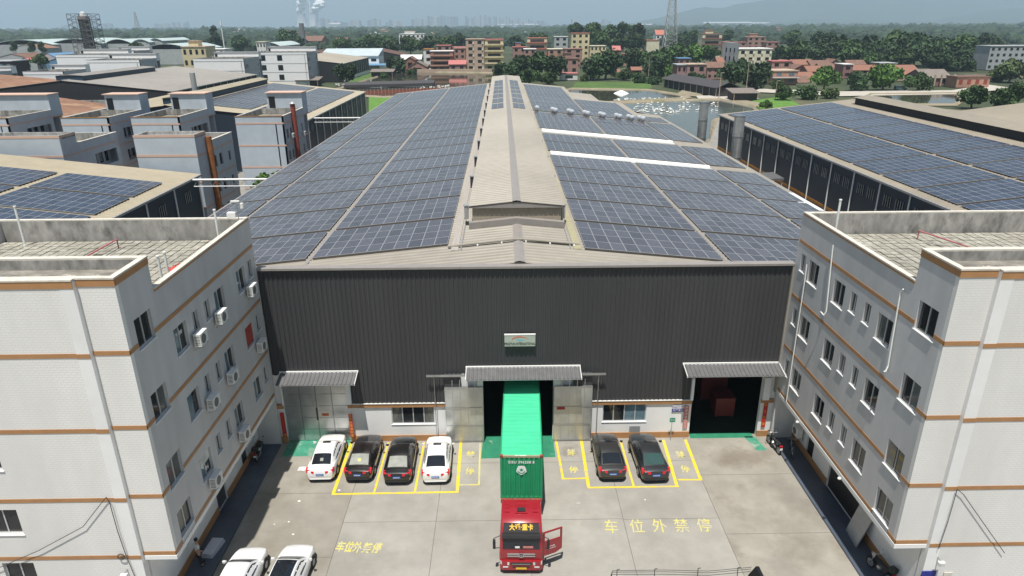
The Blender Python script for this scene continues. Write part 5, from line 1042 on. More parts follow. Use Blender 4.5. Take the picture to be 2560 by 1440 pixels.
# ---- grey-blue dormitories with salmon bands
def dorm(label, xl, xr, y0, y1, ztow, zmain, tower_front=True, storeys=4, wall='dormwall', side='dormside', bandm='salmon', gallery=True, rub=True):
    t = thing('dormitory', label, 'dormitory', ((xl+xr)/2, (y0+y1)/2, 0)); sh = ztow/ (storeys+.35)
    ta, tb = (y0, y0+3.4) if tower_front else (y1-3.2, y1)
    ma, mb = (tb, y1) if tower_front else (y0, ta)
    holes = []
    for k in range(storeys):
        z0 = zmain - 1.15 - sh*(k+1) + .75
        if z0 < .3: continue
        if gallery: holes.append((ma+ (mb-ma)*.35, mb-.8, z0-.1, z0+1.75))
        else: holes += [(ma+1.2,ma+2.3,z0+.2,z0+1.7),(ma+3.2,ma+4.3,z0+.2,z0+1.7),(mb-2.2,mb-1.4,z0+.2,z0+1.5)]
    fs = lambda y, z, d: (xr-d, y, z)
    MB().holed(fs, ma, mb, 0, zmain, 0, .25, holes).build('side_wall', side, t)
    MB().box(xr-1.4, xr-1.2, ma, mb-.05, 0, zmain-1.2).build('gallery_back_wall', side, t)
    for h in holes:
        n = 4 if gallery else 1
        for q in range(n):
            ya = h[0] + (h[1]-h[0])*(q+.15)/n; yb = h[0] + (h[1]-h[0])*(q+.7)/n
            MB().box(xr-1.199, xr-1.16, ya, yb, h[2]+.1, h[3]-.1).build('window', 'winglass', t) if gallery else MB().box(xr-.2, xr-.16, h[0], h[1], h[2], h[3]).build('window', 'winglass', t)
    MB().box(xl, xr, y0, y0+.25, 0, zmain if not tower_front else ztow).build('front_wall', wall, t)
    MB().box(xl, xl+.25, y0+.25, y1, 0, zmain).build('far_side_wall', side, t); MB().box(xl+.25, xr-.25, y1-.25, y1, 0, zmain).build('back_wall', side, t)
    MB().box(xl+.25, xr-.25, y0+.25, y1-.25, zmain-1.2, zmain-1.05).build('roof', 'grimeroof', t)
    tz0 = 0 if tower_front else zmain
    tw = (xl, xr) if tower_front else (xl+1.6, xr)
    MB().box(tw[0], tw[1]-.02 if not tower_front else tw[1], ta+(.25 if tower_front else 0), tb, zmain-1.1 if not tower_front else 0, ztow-(.5 if tower_front else 0)).build('stair_tower', wall if not tower_front else side, t)
    if tower_front:
        MB().holed(lambda u, v, d: (u, v, ztow-.5+d), xl, xr, y0+.26, tb, 0, .5, [(xl+.3,xr-.3,y0+.3,tb-.3)]).build('tower_parapet', 'weathered', t); MB().box(xl-.03, xr+.03, y0-.03, y0-.003, ztow-.3, ztow+.02).build('band', bandm, t); MB().box(xr+.003, xr+.03, y0, tb, ztow-.3, ztow+.02).build('band', bandm, t)
        MB().holed(lambda u, v, d: (u, v, zmain-1.0+d), xl+.26, xr-.26, tb, y1-.26, 0, .98, [(xl+.4,xr-.4,tb+.1,y1-.4)]).build('parapet', 'weathered', t)
    else:
        MB().box(tw[0]-.25, tw[1]+.1, ta-.3, tb+.1, ztow, ztow+.14).build('tower_roof', bandm, t)
        MB().holed(lambda u, v, d: (u, v, zmain-1.0+d), xl+.26, xr-.26, y0+.26, ta, 0, .98, [(xl+.4,xr-.4,y0+.4,ta-.1)]).build('parapet', 'weathered', t); MB().box(tw[0]+.3, tw[0]+1.4, ta-.05, ta-.01, zmain-.9, ztow-.6).build('doorway', 'black', t)
        MB().box(xl-.06, xr+.06, y0-.06, y0-.003, zmain-.03, zmain+.08).build('coping', 'rustorange' if bandm == 'salmon' else 'dormline', t)
    MB().box(xr-.25, xr+.06, ma, mb, zmain, zmain+.06).build('coping', 'coping', t)
    for k in range(storeys):
        z = zmain - 1.3 - sh*k
        MB().box(xl-.02, xr, y0-.03, y0-.003, z, z+.28).build('band', bandm, t); MB().box(xr+.003, xr+.03, y0-.03, y1, z, z+.22).build('band', bandm, t)
    return t
ZTd, ZMd = 14.6, 13.2
dorm('grey-blue dormitory with rusty flue pipe directly behind the left neighbour roof', -45.6, -38.1, 86, 98, ZTd, ZMd, gallery=False)
dorm('grey-blue dormitory with stained terrace at the left picture edge', -64, -54.7, 86, 99, ZTd, ZMd)
dorm('grey-blue dormitory in the back row with red-brown flue, nearest the main roof', -44.2, -36.3, 116, 131.5, ZTd+1.2, ZMd, False, gallery=False)
dorm('grey-blue dormitory in the back row, second left of the red-brown flue', -61.3, -53.4, 116, 131, ZTd+1.2, ZMd, False)
dorm('grey-blue dormitory in the back row with small white vents on its roof', -72.8, -65.0, 116, 130.5, ZTd+1.2, ZMd, False)
dorm('grey-blue dormitory at the left end of the back row', -95, -81.5, 116, 131, ZTd+1.2, ZMd, False)
tag(MB().tube([(-37.75,89.2,0),(-37.75,89.2,13.9)], .4, 10).build('flue_pipe', 'rust'), 'thick rusty orange flue pipe on the nearer dormitory side', 'pipe')
t = thing('flue_pipe', 'dark red flue pipe with cap on the farther dormitory side', 'pipe', (-35.95,121,0)); MB().cyl((-35.95,121,0),(-35.95,121,14.6),.42,n=10).build('pipe', 'rustred', t); MB().cyl((-35.95,121,14.7),(-35.95,121,15.0),.6,.2,n=10).build('cap', 'greymetal', t)
for i, (y, z) in enumerate(((119.3,9.3),(126.5,8.6),(127,5.2))): copy_tree(ac, loc=(-36.25,y,z), label='far white air conditioner on the dormitory with the red flue, ' + ('beside the flue','upper right','lower right')[i])
# pipe bridges over the alleys
for y, xa, lab in ((81.2,-37.0,'thin lattice pipe bridge from left neighbour roof to the main roof'),(139.2,-37.4,'farther pipe bridge joining the second left warehouse and the main roof')):
    t = thing('pipe_bridge', lab, 'pipe bridge', (-32.5,y,9)); MB().cyl((xa,y,10.0),(-28.2,y,10.0),.13,n=8).build('pipe', 'whitepaint', t); MB().cyl((xa,y,9.2),(-28.2,y,9.2),.06,n=6).build('lower_chord', 'whitepaint', t)
    for k in range(8): x = xa + (-28.2-xa)*k/8; dx = (-28.2-xa)/8; MB().tube([(x,y,9.2),(x+dx/2,y,9.95),(x+dx,y,9.2)], .025, 4).build('brace', 'greymetal', t)
# steel stacks in the right alley
for y, lab in ((125.5,'tall galvanised exhaust stack in the right alley, farther one'),(106.0,'tall galvanised exhaust stack in the right alley, nearer one')):
    t = thing('exhaust_stack', lab, 'exhaust stack', (36.2,y,0)); MB().cyl((36.2,y,0),(36.2,y,14),.8,n=18).build('shaft', 'galv', t, smooth=40)
    for z in (4.5, 7.6, 10.8, 13.9): MB().cyl((36.2,y,z),(36.2,y,z+.12),.86,n=18).build('flange', 'steel', t)
    MB().box(35.6, 36.8, y-.6, y+.6, 0, 1.0).build('plinth', 'concrete', t)
t = thing('lean_to', 'small grey lean-to roof at the foot of the nearer stack', 'lean-to', (39.5,102,0)); MB().hexa([(37.3,100,5.2),(41.8,100,5.2),(41.8,104.5,5.2),(37.3,104.5,5.2)], [(37.3,100,5.35),(41.8,100,5.55),(41.8,104.5,5.55),(37.3,104.5,5.35)]).build('roof', 'canopy', t)
for x, y in ((37.5,100.2),(41.6,100.2),(37.5,104.3),(41.6,104.3)): MB().cyl((x,y,0),(x,y,5.2),.09,n=6).build('post', 'greymetal', t)
# rusty lower sheds with sky-blue roof lights
t = shed('shed', 'low shed with rust-red roof and two sky-blue roof lights at the left', -101, -70, -86, 158, 196, 6.4, 9.0, 'weathered', 'rustroof', cat='shed')
for x, y, k in ((-92.5,180,0),(-78.5,181,1)):
    s_ = -1 if x < -86 else 1; z = lambda xx: 9.0 - abs(xx+86)*(2.6/15.5)
    MB().hexa([(x-3,y,z(x-3)+.08),(x+3,y,z(x+3)+.08),(x+3,y+3,z(x+3)+.08),(x-3,y+3,z(x-3)+.08)], [(x-3,y,z(x-3)+.16),(x+3,y,z(x+3)+.16),(x+3,y+3,z(x+3)+.16),(x-3,y+3,z(x-3)+.16)]).build('roof_light', 'skyblue', t)
shed('shed', 'rust-roofed shed cut by the left picture edge', -140, -104, -124, 158, 196, 6.4, 9.4, 'weathered', 'rustroof', cat='shed')
tag(MB().box(-120, -66, 199.3, 200.0, 0, 8.0).build('boundary_wall', 'weathered'), 'tall stained concrete wall in front of the black gable', 'wall')
shed('shed', 'brown-roofed long shed behind the black gable at the left edge', -215, -152, -184, 215, 262, 8.6, 11.5, 'gableblack', 'rustroof', cat='shed')
tag(MB().cyl((-87.5,203,0),(-87.5,203,15),.75,n=12).build('flue', 'greymetal'), 'grey flue standing before the bare grey roof', 'pipe')
# white dormitories farther left
WD = [('white dormitory with small windows at the right of the white group', -118.5, -93, 346, 366, 17.5, 15.6), ('white dormitory behind the beige gable, left of the windowed one', -128, -107, 300, 322, 16.6, 14.8), ('white dormitory in the middle of the white group', -172, -150, 300, 318, 16.4, 14.6),
      ('white dormitory at the far side of the white group', -206, -188, 372, 392, 17.5, 15.8), ('tall white dormitory in front of the scaffold tower', -200, -176, 326, 346, 17.5, 15.8), ('white dormitory left of the grey roof', -178, -163, 268, 286, 13.5, 12.0), ('lone white dormitory block at the far left', -207, -192, 268, 286, 13.0, 11.6)]
for lab, xl, xr_, y0, y1, zt, zm in WD:
    t = dorm(lab, xl, xr_, y0, y1, zt, zm, False, wall='dormwhite', side='dormside', bandm='dormline', gallery=False)
    if 'small windows' in lab:
        for k in range(3):
            for j in range(2): MB().box(xl+3+j*8, xl+5.4+j*8, y0-.06, y0-.003, 3.0+k*4.4, 5.4+k*4.4).build('window', 'winglass', t)
shed('warehouse', 'distant black-walled warehouse with pale beige roof facing the pond', -140, -82, -108, 372, 445, 9, 12, 'gableblack', 'roofbeige2', pipes=1, base=1.8)
t = thing('workshop', 'long pale blue workshop with blue awning beyond the beige roof', 'workshop', (-90,465,0)); a = gy(1, 1, 1)
x0, x1 = gy(800,150,470).x, gy(947,150,470).x
MB().box(x0, x1, 470, 490, 0, 8.5).build('wall', 'dormwhite', t); MB().hexa([(x0,469.5,8.5),(x1,469.5,8.5),(x1,490.5,8.5),(x0,490.5,8.5)], [(x0,469.5,9.0),(x1,469.5,9.0),(x1,490.5,13),(x0,490.5,13)]).build('roof', 'paleroof', t)
for k in (0, 1): MB().box(x1-11+k*6, x1-7.6+k*6, 469.9, 469.99, 5.6, 7.2).build('window', 'winglass', t)
MB().hexa([(x1-8,464,3.2),(x1+8,464,3.2),(x1+8,470,3.2),(x1-8,470,3.2)], [(x1-8,464,3.4),(x1+8,464,3.4),(x1+8,470,4.2),(x1-8,470,4.2)]).build('awning', 'bluewall', t)
for nm, px0, px1, py, Y, h, lab in (('shed',730,835,125,560,5,'dark brown shed behind the pale blue workshop, left one'),('shed',866,1003,124,580,5,'dark brown shed behind the pale blue workshop, right one')):
    xa, xb = gy(px0,py,Y).x, gy(px1,py,Y).x; shed(nm, lab, xa, xb, (xa+xb)/2, Y, Y+40, h, h+4.5, 'gableblack', 'brownroof', cat='shed')
# ================================================================== village, trees, skyline
VC = dict(pink=(.36,.215,.18), brick=(.28,.14,.105), salmon=(.44,.25,.18), cream=(.66,.62,.47), yellow=(.66,.57,.36), grey=(.40,.42,.43), white=(.74,.74,.72), beige=(.50,.38,.29), dkpink=(.28,.15,.14), dark=(.05,.045,.045))
for k, c_ in VC.items(): M('v_'+k, c_, .8, var=.1, scale=.5, var2=.12, scale2=.1, coord='World')
M('tile_red', (.42,.15,.105), .75, var=.15, scale=.6, coord='World'); M('tile_rust', (.175,.10,.075), .8, var=.2, scale=.6, coord='World', alt=(.20,.12,.09), altamt=.6, altscale=.2); M('tile_grey', (.20,.17,.15), .85, var=.15, scale=.6, coord='World'); M('roof_black', (.065,.062,.065), .8, var=.15, coord='World'); M('pinkred_roof', (.44,.16,.15), .75, var=.12, coord='World'); M('tile_orange', (.25,.12,.083), .75, var=.12, coord='World')
def house(label, px0, px1, pyt, Y, depth, wall, roof='flat', trim='tile_red', nx=3, nz=None, win='winglass', nm='house', ac_=False, balc=False, rh=1.6, z0=0., awn=None, bandc=None, top=None):
    p0, p1 = gy(px0,pyt,Y), gy(px1,pyt,Y); x0, x1 = p0.x, p1.x; zt = (p0.z+p1.z)/2; cat = 'house' if nm == 'house' else nm.replace('_', ' ')
    t = thing(nm, label, cat, ((x0+x1)/2, Y+depth/2, z0)); w_ = x1-x0
    if roof == 'flat':
        MB().box(x0, x1, Y, Y+depth, z0, zt-.4).build('wall', 'v_'+wall, t); MB().box(x0-.3, x1+.3, Y-.3, Y+depth+.3, zt-.4, zt).build('roof_edge', trim, t); hz = zt-.4
    else:
        hz = zt - rh
        if roof == 'gable':      # ridge along x
            MB().prism([(Y,z0),(Y+depth,z0),(Y+depth,hz),(Y+depth/2,zt-.1),(Y,hz)], lambda u, v, q: (q, u, v), x0, x1).build('wall', 'v_'+wall, t)
            for ys, ye in ((Y-.5,Y+depth/2),(Y+depth+.5,Y+depth/2)): MB().hexa([(x0-.4,ys,hz-.25),(x1+.4,ys,hz-.25),(x1+.4,ye,zt-.05),(x0-.4,ye,zt-.05)], [(x0-.4,ys,hz-.08),(x1+.4,ys,hz-.08),(x1+.4,ye,zt+.12),(x0-.4,ye,zt+.12)]).build('roof_slope', trim, t)
        else:                    # gable end faces the camera
            xm = (x0+x1)/2
            MB().prism([(x0,z0),(x1,z0),(x1,hz),(xm,zt-.1),(x0,hz)], lambda u, v, q: (u, q, v), Y, Y+depth).build('wall', 'v_'+wall, t)
            for xe in (x0-.4, x1+.4): MB().hexa([(xe,Y-.4,hz-.25),(xm,Y-.4,zt-.05),(xm,Y+depth+.4,zt-.05),(xe,Y+depth+.4,hz-.25)], [(xe,Y-.4,hz-.08),(xm,Y-.4,zt+.12),(xm,Y+depth+.4,zt+.12),(xe,Y+depth+.4,hz-.08)]).build('roof_slope', trim, t)
    nz = nz or max(1, int((hz-z0)/3.4)); sh = (hz-z0)/nz
    for k in range(nz):
        za = z0 + k*sh + sh*.32; zb = z0 + k*sh + sh*.78
        if balc and k:
            MB().box(x0+.15*w_, x1-.15*w_, Y-.02, Y+.3, za-.2, zb+.1).build('balcony_recess', 'v_dark', t); MB().box(x0-.2, x1+.2, Y-1.3, Y-.03, za-.75, za+.15).build('balcony', bandc or 'v_salmon', t)
            continue
        for j in range(nx):
            xa = x0 + w_*(j+.28)/nx; xb = x0 + w_*(j+.72)/nx
            MB().box(xa, xb, Y-.06, Y-.003, za, zb).build('window', win, t)
            if ac_: MB().box(xb+.1, xb+.9, Y-.45, Y-.05, za-.1, za+.6).build('air_conditioner', 'acwhite', t)
    if awn: MB().box(x0-.5, x1+.5, Y-2.2, Y-.03, z0+3.0, z0+3.25).build('awning', awn, t)
    if top: MB().box(x0+w_*.2, x0+w_*.6, Y+depth*.3, Y+depth*.7, zt, zt+2.6).build('stair_head', 'v_'+wall, t); MB().box(x0+w_*.17, x0+w_*.63, Y+depth*.27, Y+depth*.73, zt+2.6, zt+2.9).build('stair_head_roof', top, t)
    return t
house('pinkish four-storey apartment block by the pond with paired windows', 1164, 1210, 97, 455, 14, 'beige', trim='v_beige', nx=2, nz=5, ac_=True, nm='apartment_block')
house('yellowish four-storey apartment block with balconies right of the pinkish one', 1212, 1258, 98, 456, 14, 'yellow', trim='pinkred_roof', nx=2, nz=5, balc=True, bandc='v_yellow', nm='apartment_block')
house('three-storey house with salmon balconies over the pond', 1075, 1132, 127, 452, 12, 'dkpink', trim='v_white', nx=3, nz=4, balc=True, bandc='v_salmon')
house('pink house with arched windows left of the apartment block', 1134, 1163, 120, 466, 12, 'pink', trim='v_pink', nx=2, nz=4)
house('small white-fronted house with orange roof edge behind the balconied house', 1058, 1082, 122, 470, 10, 'white', trim='rustorange', nx=1)
house('pink brick gable house at the left end of the pond wall', 1020, 1066, 154, 446, 14, 'pink', roof='end', trim='tile_grey', nx=1, nz=1, rh=3)
house('low pink annex with red roof in front of the apartment block', 1122, 1164, 151, 447, 8, 'pink', roof='gable', trim='pinkred_roof', nx=2, nz=1, rh=2.2)
house('flat house with red roof edge behind the balconied house', 1090, 1126, 113, 500, 12, 'pink', trim='pinkred_roof', nx=2)
house('long house with dull red roof edge beside the apartment block top', 1130, 1166, 117, 510, 12, 'dkpink', trim='pinkred_roof', nx=2)
house('red-brown brick shed beside the round tree at the pond', 1012, 1036, 142, 458, 14, 'brick', roof='end', trim='tile_rust', nx=1, nz=1, rh=2)
house('white-roofed open shed left of the green awning', 1000, 1052, 138, 475, 14, 'grey', roof='gable', trim='v_white', nx=3, nz=1, rh=2.5, awn='greenpaint')
tag(MB().box(gy(1020,180,443.5).x, gy(1245,180,443.5).x, 443, 444, 0, 1.9).build('pond_wall', 'v_beige'), 'long low embankment wall along the far side of the pond', 'wall')
house('salmon two-tier house with red roofs left of the grey house', 1318, 1368, 94, 560, 14, 'cream', trim='tile_red', nx=4, nz=4, balc=True, bandc='tile_red')
house('grey modern house with white balcony frames among the trees', 1386, 1420, 91, 640, 14, 'grey', trim='v_white', nx=2, nz=4)
house('tall pale yellow house with red roof edge in the village centre', 1429, 1474, 82, 560, 14, 'yellow', trim='tile_red', nx=3, nz=5)
house('low yellow two-storey house right of the tall yellow house', 1476, 1515, 114, 545, 12, 'yellow', trim='v_cream', nx=4, nz=3)
house('pink house with white door frame behind the round trees', 1310, 1340, 122, 505, 12, 'pink', trim='v_white', nx=2, nz=3)
house('pink house with blue roof tank left of the salmon house', 1282, 1316, 117, 520, 12, 'pink', trim='pinkred_roof', nx=2, nz=3, top='bluewall')
house('flat pink house with wide door under the grey house', 1370, 1407, 122, 500, 12, 'salmon', trim='v_cream', nx=2, nz=3)
house('reddish brick house with open terrace below the yellow houses', 1412, 1456, 121, 480, 12, 'pink', trim='v_pink', nx=2, nz=4)
house('narrow pink brick tower house behind the white wall', 1405, 1446, 146, 420, 12, 'pink', trim='tile_rust', nx=2, nz=2, top='tile_rust')
house('plain white hut beside the pond lawn', 1402, 1444, 183, 372, 8, 'white', trim='pinkred_roof', nx=1, nz=1)
house('pale cream blank block with red roof line left of the lattice mast', 1617, 1649, 100, 640, 14, 'cream', trim='tile_red', nx=1, nz=1, win='v_cream')
house('far red-roofed house left of the lattice mast', 1641, 1663, 75, 1000, 20, 'white', roof='gable', trim='tile_red', nx=2, nz=2, rh=6)
house('orange and cream three-storey house right of the lattice mast', 1757, 1806, 84, 620, 14, 'cream', trim='tile_orange', nx=3, nz=4, balc=True, bandc='tile_orange', top='v_salmon')
house('low house with tiled roof peeping over the trees', 1578, 1610, 126, 520, 10, 'pink', roof='gable', trim='tile_orange', nx=2, nz=1, rh=2.5)
house('small shrine-like house with red roof between trees', 1533, 1552, 115, 560, 10, 'pink', roof='gable', trim='pinkred_roof', nx=1, nz=2, rh=3)
house('salmon low house between the two big dark trees', 1538, 1566, 134, 500, 10, 'salmon', trim='tile_orange', nx=1, nz=2)
house('low brick hut half hidden left of the black-roofed shed', 1532, 1550, 174, 400, 7, 'brick', roof='gable', trim='tile_orange', nx=1, nz=1, rh=1.5)
house('low brick hut with dark opening behind the lawn', 1580, 1604, 168, 405, 7, 'brick', roof='gable', trim='tile_orange', nx=1, nz=1, rh=1.5)
house('pink two-storey house with two windows above the black-roofed shed', 1719, 1767, 160, 348, 10, 'pink', trim='v_beige', nx=2, nz=2)
house('dark gallery wing left of the pink two-storey house', 1694, 1717.5, 161, 349, 10, 'dkpink', trim='v_grey', nx=2, nz=2, awn='skyblue')
house('open rooftop shelter with blue edge behind the pink house', 1697, 1727, 145, 368, 8, 'dkpink', trim='bluewall', nx=2, nz=3)
house('long low pink house between pink house and cream block', 1770, 1813, 156, 372, 10, 'pink', roof='gable', trim='tile_rust', nx=3, nz=2, rh=2.5)
house('small red-roofed house touching the cream block', 1796, 1812, 144, 400, 10, 'pink', roof='gable', trim='tile_orange', nx=1, nz=2, rh=2.5)
t = house('cream four-storey block with grey side behind the largest dark tree', 1848, 1931, 121, 395, 16, 'cream', trim='v_white', nx=4, nz=4, ac_=True, nm='apartment_block')
xa = gy(1816,121,404).x; xb = gy(1848,121,395).x
MB().hexa([(xa,411,0),(xb-.05,395.1,0),(xb-.05,411,0),(xa+1,411.2,0)], [(xa,411,17.2),(xb-.05,395.1,17.2),(xb-.05,411,17.2),(xa+1,411.2,17.2)]).build('side_wing', 'v_grey', t)
for k in range(3):
    for j in range(3): u = .25+.25*j; xx = xa+(xb-xa)*u; yy = 411+(395.1-411)*u; MB().hexa([(xx-.4,yy-.0,3.5+k*4.4),(xx+.4,yy-.8,3.5+k*4.4),(xx+.4,yy-.4,3.5+k*4.4),(xx-.4,yy+.2,3.5+k*4.4)], [(xx-.4,yy-.0,5.7+k*4.4),(xx+.4,yy-.8,5.7+k*4.4),(xx+.4,yy-.4,5.7+k*4.4),(xx-.4,yy+.2,5.7+k*4.4)]).build('window', 'winglass', t)
house('pink three-storey house with stepped roof above the cream block', 1870, 1915, 92, 690, 14, 'pink', trim='v_beige', nx=3, nz=4, top='v_beige')
house('pink flat house left of the stepped pink house', 1835, 1867, 105, 670, 12, 'pink', trim='pinkred_roof', nx=2, nz=3)
house('dull pink house right of the orange house', 1806, 1828, 104, 680, 12, 'dkpink', trim='pinkred_roof', nx=2, nz=3)
house('red flat-roofed house right of the stepped pink house', 1917, 1950, 105, 660, 12, 'pink', trim='pinkred_roof', nx=2, nz=3)
house('upper storey of a salmon shop house right of the cream block', 1931, 1980, 152, 352, 8, 'pink', trim='pinkred_roof', nx=2, nz=3)
house('salmon shop house with blue awning and glass upper floor by the road', 1934, 1996, 176, 335, 14, 'salmon', trim='v_beige', nx=2, nz=2, win='winglass_blue', awn='v_grey')
ro = random.Random(11)
RT = [(1948,1990,150,430),(1985,2035,150,440),(2030,2078,152,436),(1985,2025,162,405),(2022,2060,166,395),(2055,2092,160,410),(2085,2112,170,392),(2000,2040,182,365),(1998,2028,192,345),(2078,2102,148,450),(2040,2076,152,455)]
for i, (a, b, py, Y) in enumerate(RT): house('low house with rust-red tiled roof, %s from the left in the tiled cluster' % ordn(i), a, b, py, Y, 12, ['brick','pink','beige'][i % 3], roof='gable' if i % 3 else 'end', trim=['tile_rust','tile_orange','tile_rust'][i % 3], nx=2, nz=1, rh=2.6)
house('dark red house with white terrace edge in the old village', 2110, 2134, 160, 372, 10, 'dkpink', trim='v_white', nx=1, nz=2)
house('brown house with tiled top behind the bright street trees', 2132, 2200, 164, 375, 12, 'beige', roof='gable', trim='tile_orange', nx=3, nz=2, rh=2.2)
house('small tiled pavilion roof above the brown house', 2122, 2166, 151, 385, 8, 'beige', roof='gable', trim='tile_rust', nx=2, nz=3, rh=2)
house('dark low house right of the brown house', 2200, 2243, 157, 380, 10, 'dkpink', trim='v_grey', nx=2, nz=2)
house('hall with broad orange tiled roof before the dark wood', 2244, 2308, 165, 352, 18, 'beige', roof='gable', trim='tile_orange', nx=3, nz=1, rh=4)
t = house('old hall with grey curved roof and white arch by the road', 2316, 2384, 176, 322, 16, 'dkpink', roof='gable', trim='tile_grey', nx=2, nz=1, rh=3.2)
for px in (2336, 2352, 2366, 2384): q = gy(px,200,321).x; MB().box(q-.3, q+.3, 320.4, 321, 0, 5.0).build('column', 'v_beige' if px < 2360 else 'v_white', t)
house('low salmon row house with small windows right of the grey-roofed hall', 2395, 2477, 191, 312, 8, 'salmon', trim='tile_rust', nx=4, nz=1, win='rustred')
house('long grey school block with ribbon windows at the right edge', 2478, 2600, 114, 430, 14, 'grey', trim='v_grey', nx=8, nz=4, nm='school_block')
t = thing('pond_shed', 'long black-roofed shed beside the duck pond', 'shed', tuple(gz(1730,220)))
pA, pB = gz(1660,216), gz(1792,242); d_ = (pB-pA); d_.z = 0; d_.normalize(); nn = Vector((-d_.y, d_.x, 0)); nn = nn if nn.y > 0 else -nn; Ls = (pB-pA).length
q = lambda u, v, z: tuple(pA + d_*u + nn*v + Vector((0,0,z)))
MB().hexa([q(0,0,0),q(Ls,0,0),q(Ls,9,0),q(0,9,0)], [q(0,0,3.4),q(Ls,0,3.4),q(Ls,9,3.4),q(0,9,3.4)]).build('wall', 'v_dark', t)
for va, vb in ((-.9,4.5),(9.9,4.5)): MB().hexa([q(-.8,va,3.2),q(Ls+.8,va,3.2),q(Ls+.8,vb,5.4),q(-.8,vb,5.4)], [q(-.8,va,3.4),q(Ls+.8,va,3.4),q(Ls+.8,vb,5.6),q(-.8,vb,5.6)]).build('roof_slope', 'roof_black', t)
for k in range(10): MB().cyl(q(Ls*k/9,-.5,0), q(Ls*k/9,-.5,3.2), .14, n=5).build('post', 'v_grey', t)
for px, py, Y, w_, lab in ((1862,243,None,9,'small open hut with grey roof on the bank behind the duck pond'),(955,184,None,12,'grey-roofed open hut on the pond dyke'),(770,207,None,10,'low dark animal shelter behind the solar roof')):
    g_ = gz(px, py+8); t = thing('hut', lab, 'hut', tuple(g_)); MB().box(g_.x-w_/2, g_.x+w_/2, g_.y, g_.y+7, 0, 2.6).build('wall', 'v_dark', t); MB().hexa([(g_.x-w_/2-.8,g_.y-1,2.6),(g_.x+w_/2+.8,g_.y-1,2.6),(g_.x+w_/2+.8,g_.y+8,3.6),(g_.x-w_/2-.8,g_.y+8,3.6)], [(g_.x-w_/2-.8,g_.y-1,2.8),(g_.x+w_/2+.8,g_.y-1,2.8),(g_.x+w_/2+.8,g_.y+8,3.9),(g_.x-w_/2-.8,g_.y+8,3.9)]).build('roof', 'tile_grey', t)
    for k in (0, 1): MB().cyl((g_.x-w_/2+k*w_,g_.y-.8,0),(g_.x-w_/2+k*w_,g_.y-.8,2.7),.12,n=5).build('post', 'v_beige', t)
# duck pen fence and pier behind the main roof
a, b = gz(900,236), gz(1110,226); t = thing('pen_fence', 'long brick-red pen fence on the near pond bank', 'fence', tuple(a)); M('penred', (.33,.10,.07), .8, var=.2)
for k in range(24):
    u, v = a.lerp(b, k/24), a.lerp(b, (k+.93)/24); MB().hexa([(u.x,u.y,0),(v.x,v.y,0),(v.x,v.y+.2,0),(u.x,u.y+.2,0)], [(u.x,u.y,1.3),(v.x,v.y,1.3),(v.x,v.y+.2,1.3),(u.x,u.y+.2,1.3)]).build('panel', 'penred', t)
    MB().cyl((u.x,u.y-.05,0),(u.x,u.y-.05,1.9),.1,n=5).build('post', 'v_beige', t)
a, b = gz(860,222), gz(1085,216); tag(MB().hexa([(a.x,a.y,.3),(b.x,b.y,.3),(b.x,b.y+5,.3),(a.x,a.y+5,.3)], [(a.x,a.y,1.6),(b.x,b.y,1.6),(b.x,b.y+5,2.6),(a.x,a.y+5,2.6)]).build('duck_shelter', 'roof_black'), 'long low dark duck shelter roof along the pond', 'shelter')
# ducks
M('duckwhite', (.85,.84,.80), .8, var=.03); M('duckbill', (.65,.33,.05), .6)
dm = MB().loft([[(w_*math.cos(a_), y, .05+h*(.5+.5*math.sin(a_))) for a_ in np.linspace(0,2*math.pi,7)[:-1]] for y, w_, h in ((-.42,.04,.3),(-.25,.17,.3),(0,.2,.32),(.22,.12,.34),(.32,.05,.42))], close=True)
dm.loft([[(w_*math.cos(a_), .30+dy+w_*.6*math.sin(a_), z) for a_ in np.linspace(0,2*math.pi,6)[:-1]] for z, w_, dy in ((.25,.06,0),(.45,.045,.05),(.55,.075,.08),(.63,.04,.1))], close=True)
dk = dm.build('duck', 'duckwhite', smooth=True); dk.location = (0,0,-30)
def duck(x, y, lab, grp, k, sc=1.15):
    global dk
    o = dk if dk.location.z < -20 else dk.copy()
    if o is not dk: COL.objects.link(o)
    o.location = (x, y, .05); o.rotation_euler = (0,0,ro.uniform(0,6.28)); o.scale = (sc,)*3; tag(o, lab, 'duck', grp)
for i in range(150):
    if i < 45: px, py = ro.uniform(1530,1710), 0; py = np.interp(px, [1530,1710], [251,246]) + ro.gauss(0,1.6)
    elif i < 100: px, py = ro.gauss(1650,38), ro.gauss(277,4.5)
    else: px, py = ro.uniform(1590,1800), ro.uniform(256,280)
    g_ = gz(px, py); duck(g_.x, g_.y, 'white duck of the flock swimming on the pond right of the main roof', 'white ducks on the right pond', i)
for i in range(60):
    px = ro.uniform(1075,1125) if i < 28 else ro.uniform(845,1075) if i < 45 else ro.uniform(838,875); py = np.interp(px, [838,1075,1128], [213,221,215]) + ro.gauss(0, 1.6)
    g_ = gz(px, py); duck(g_.x, g_.y, 'white duck of the flock on the near bank left behind the main roof', 'white ducks on the left bank', i)
g_ = gz(1553,234); M('foam', (.8,.82,.82), .6, var=.05)
tag(MB().lathe([(3.2,.06),(2.4,.5),(1.2,1.0),(.5,1.3),(0,1.35)], (g_.x,g_.y,0), 16).build('aerator_spray', 'foam', smooth=True), 'white foaming aerator spray on the far right pond', 'aerator')
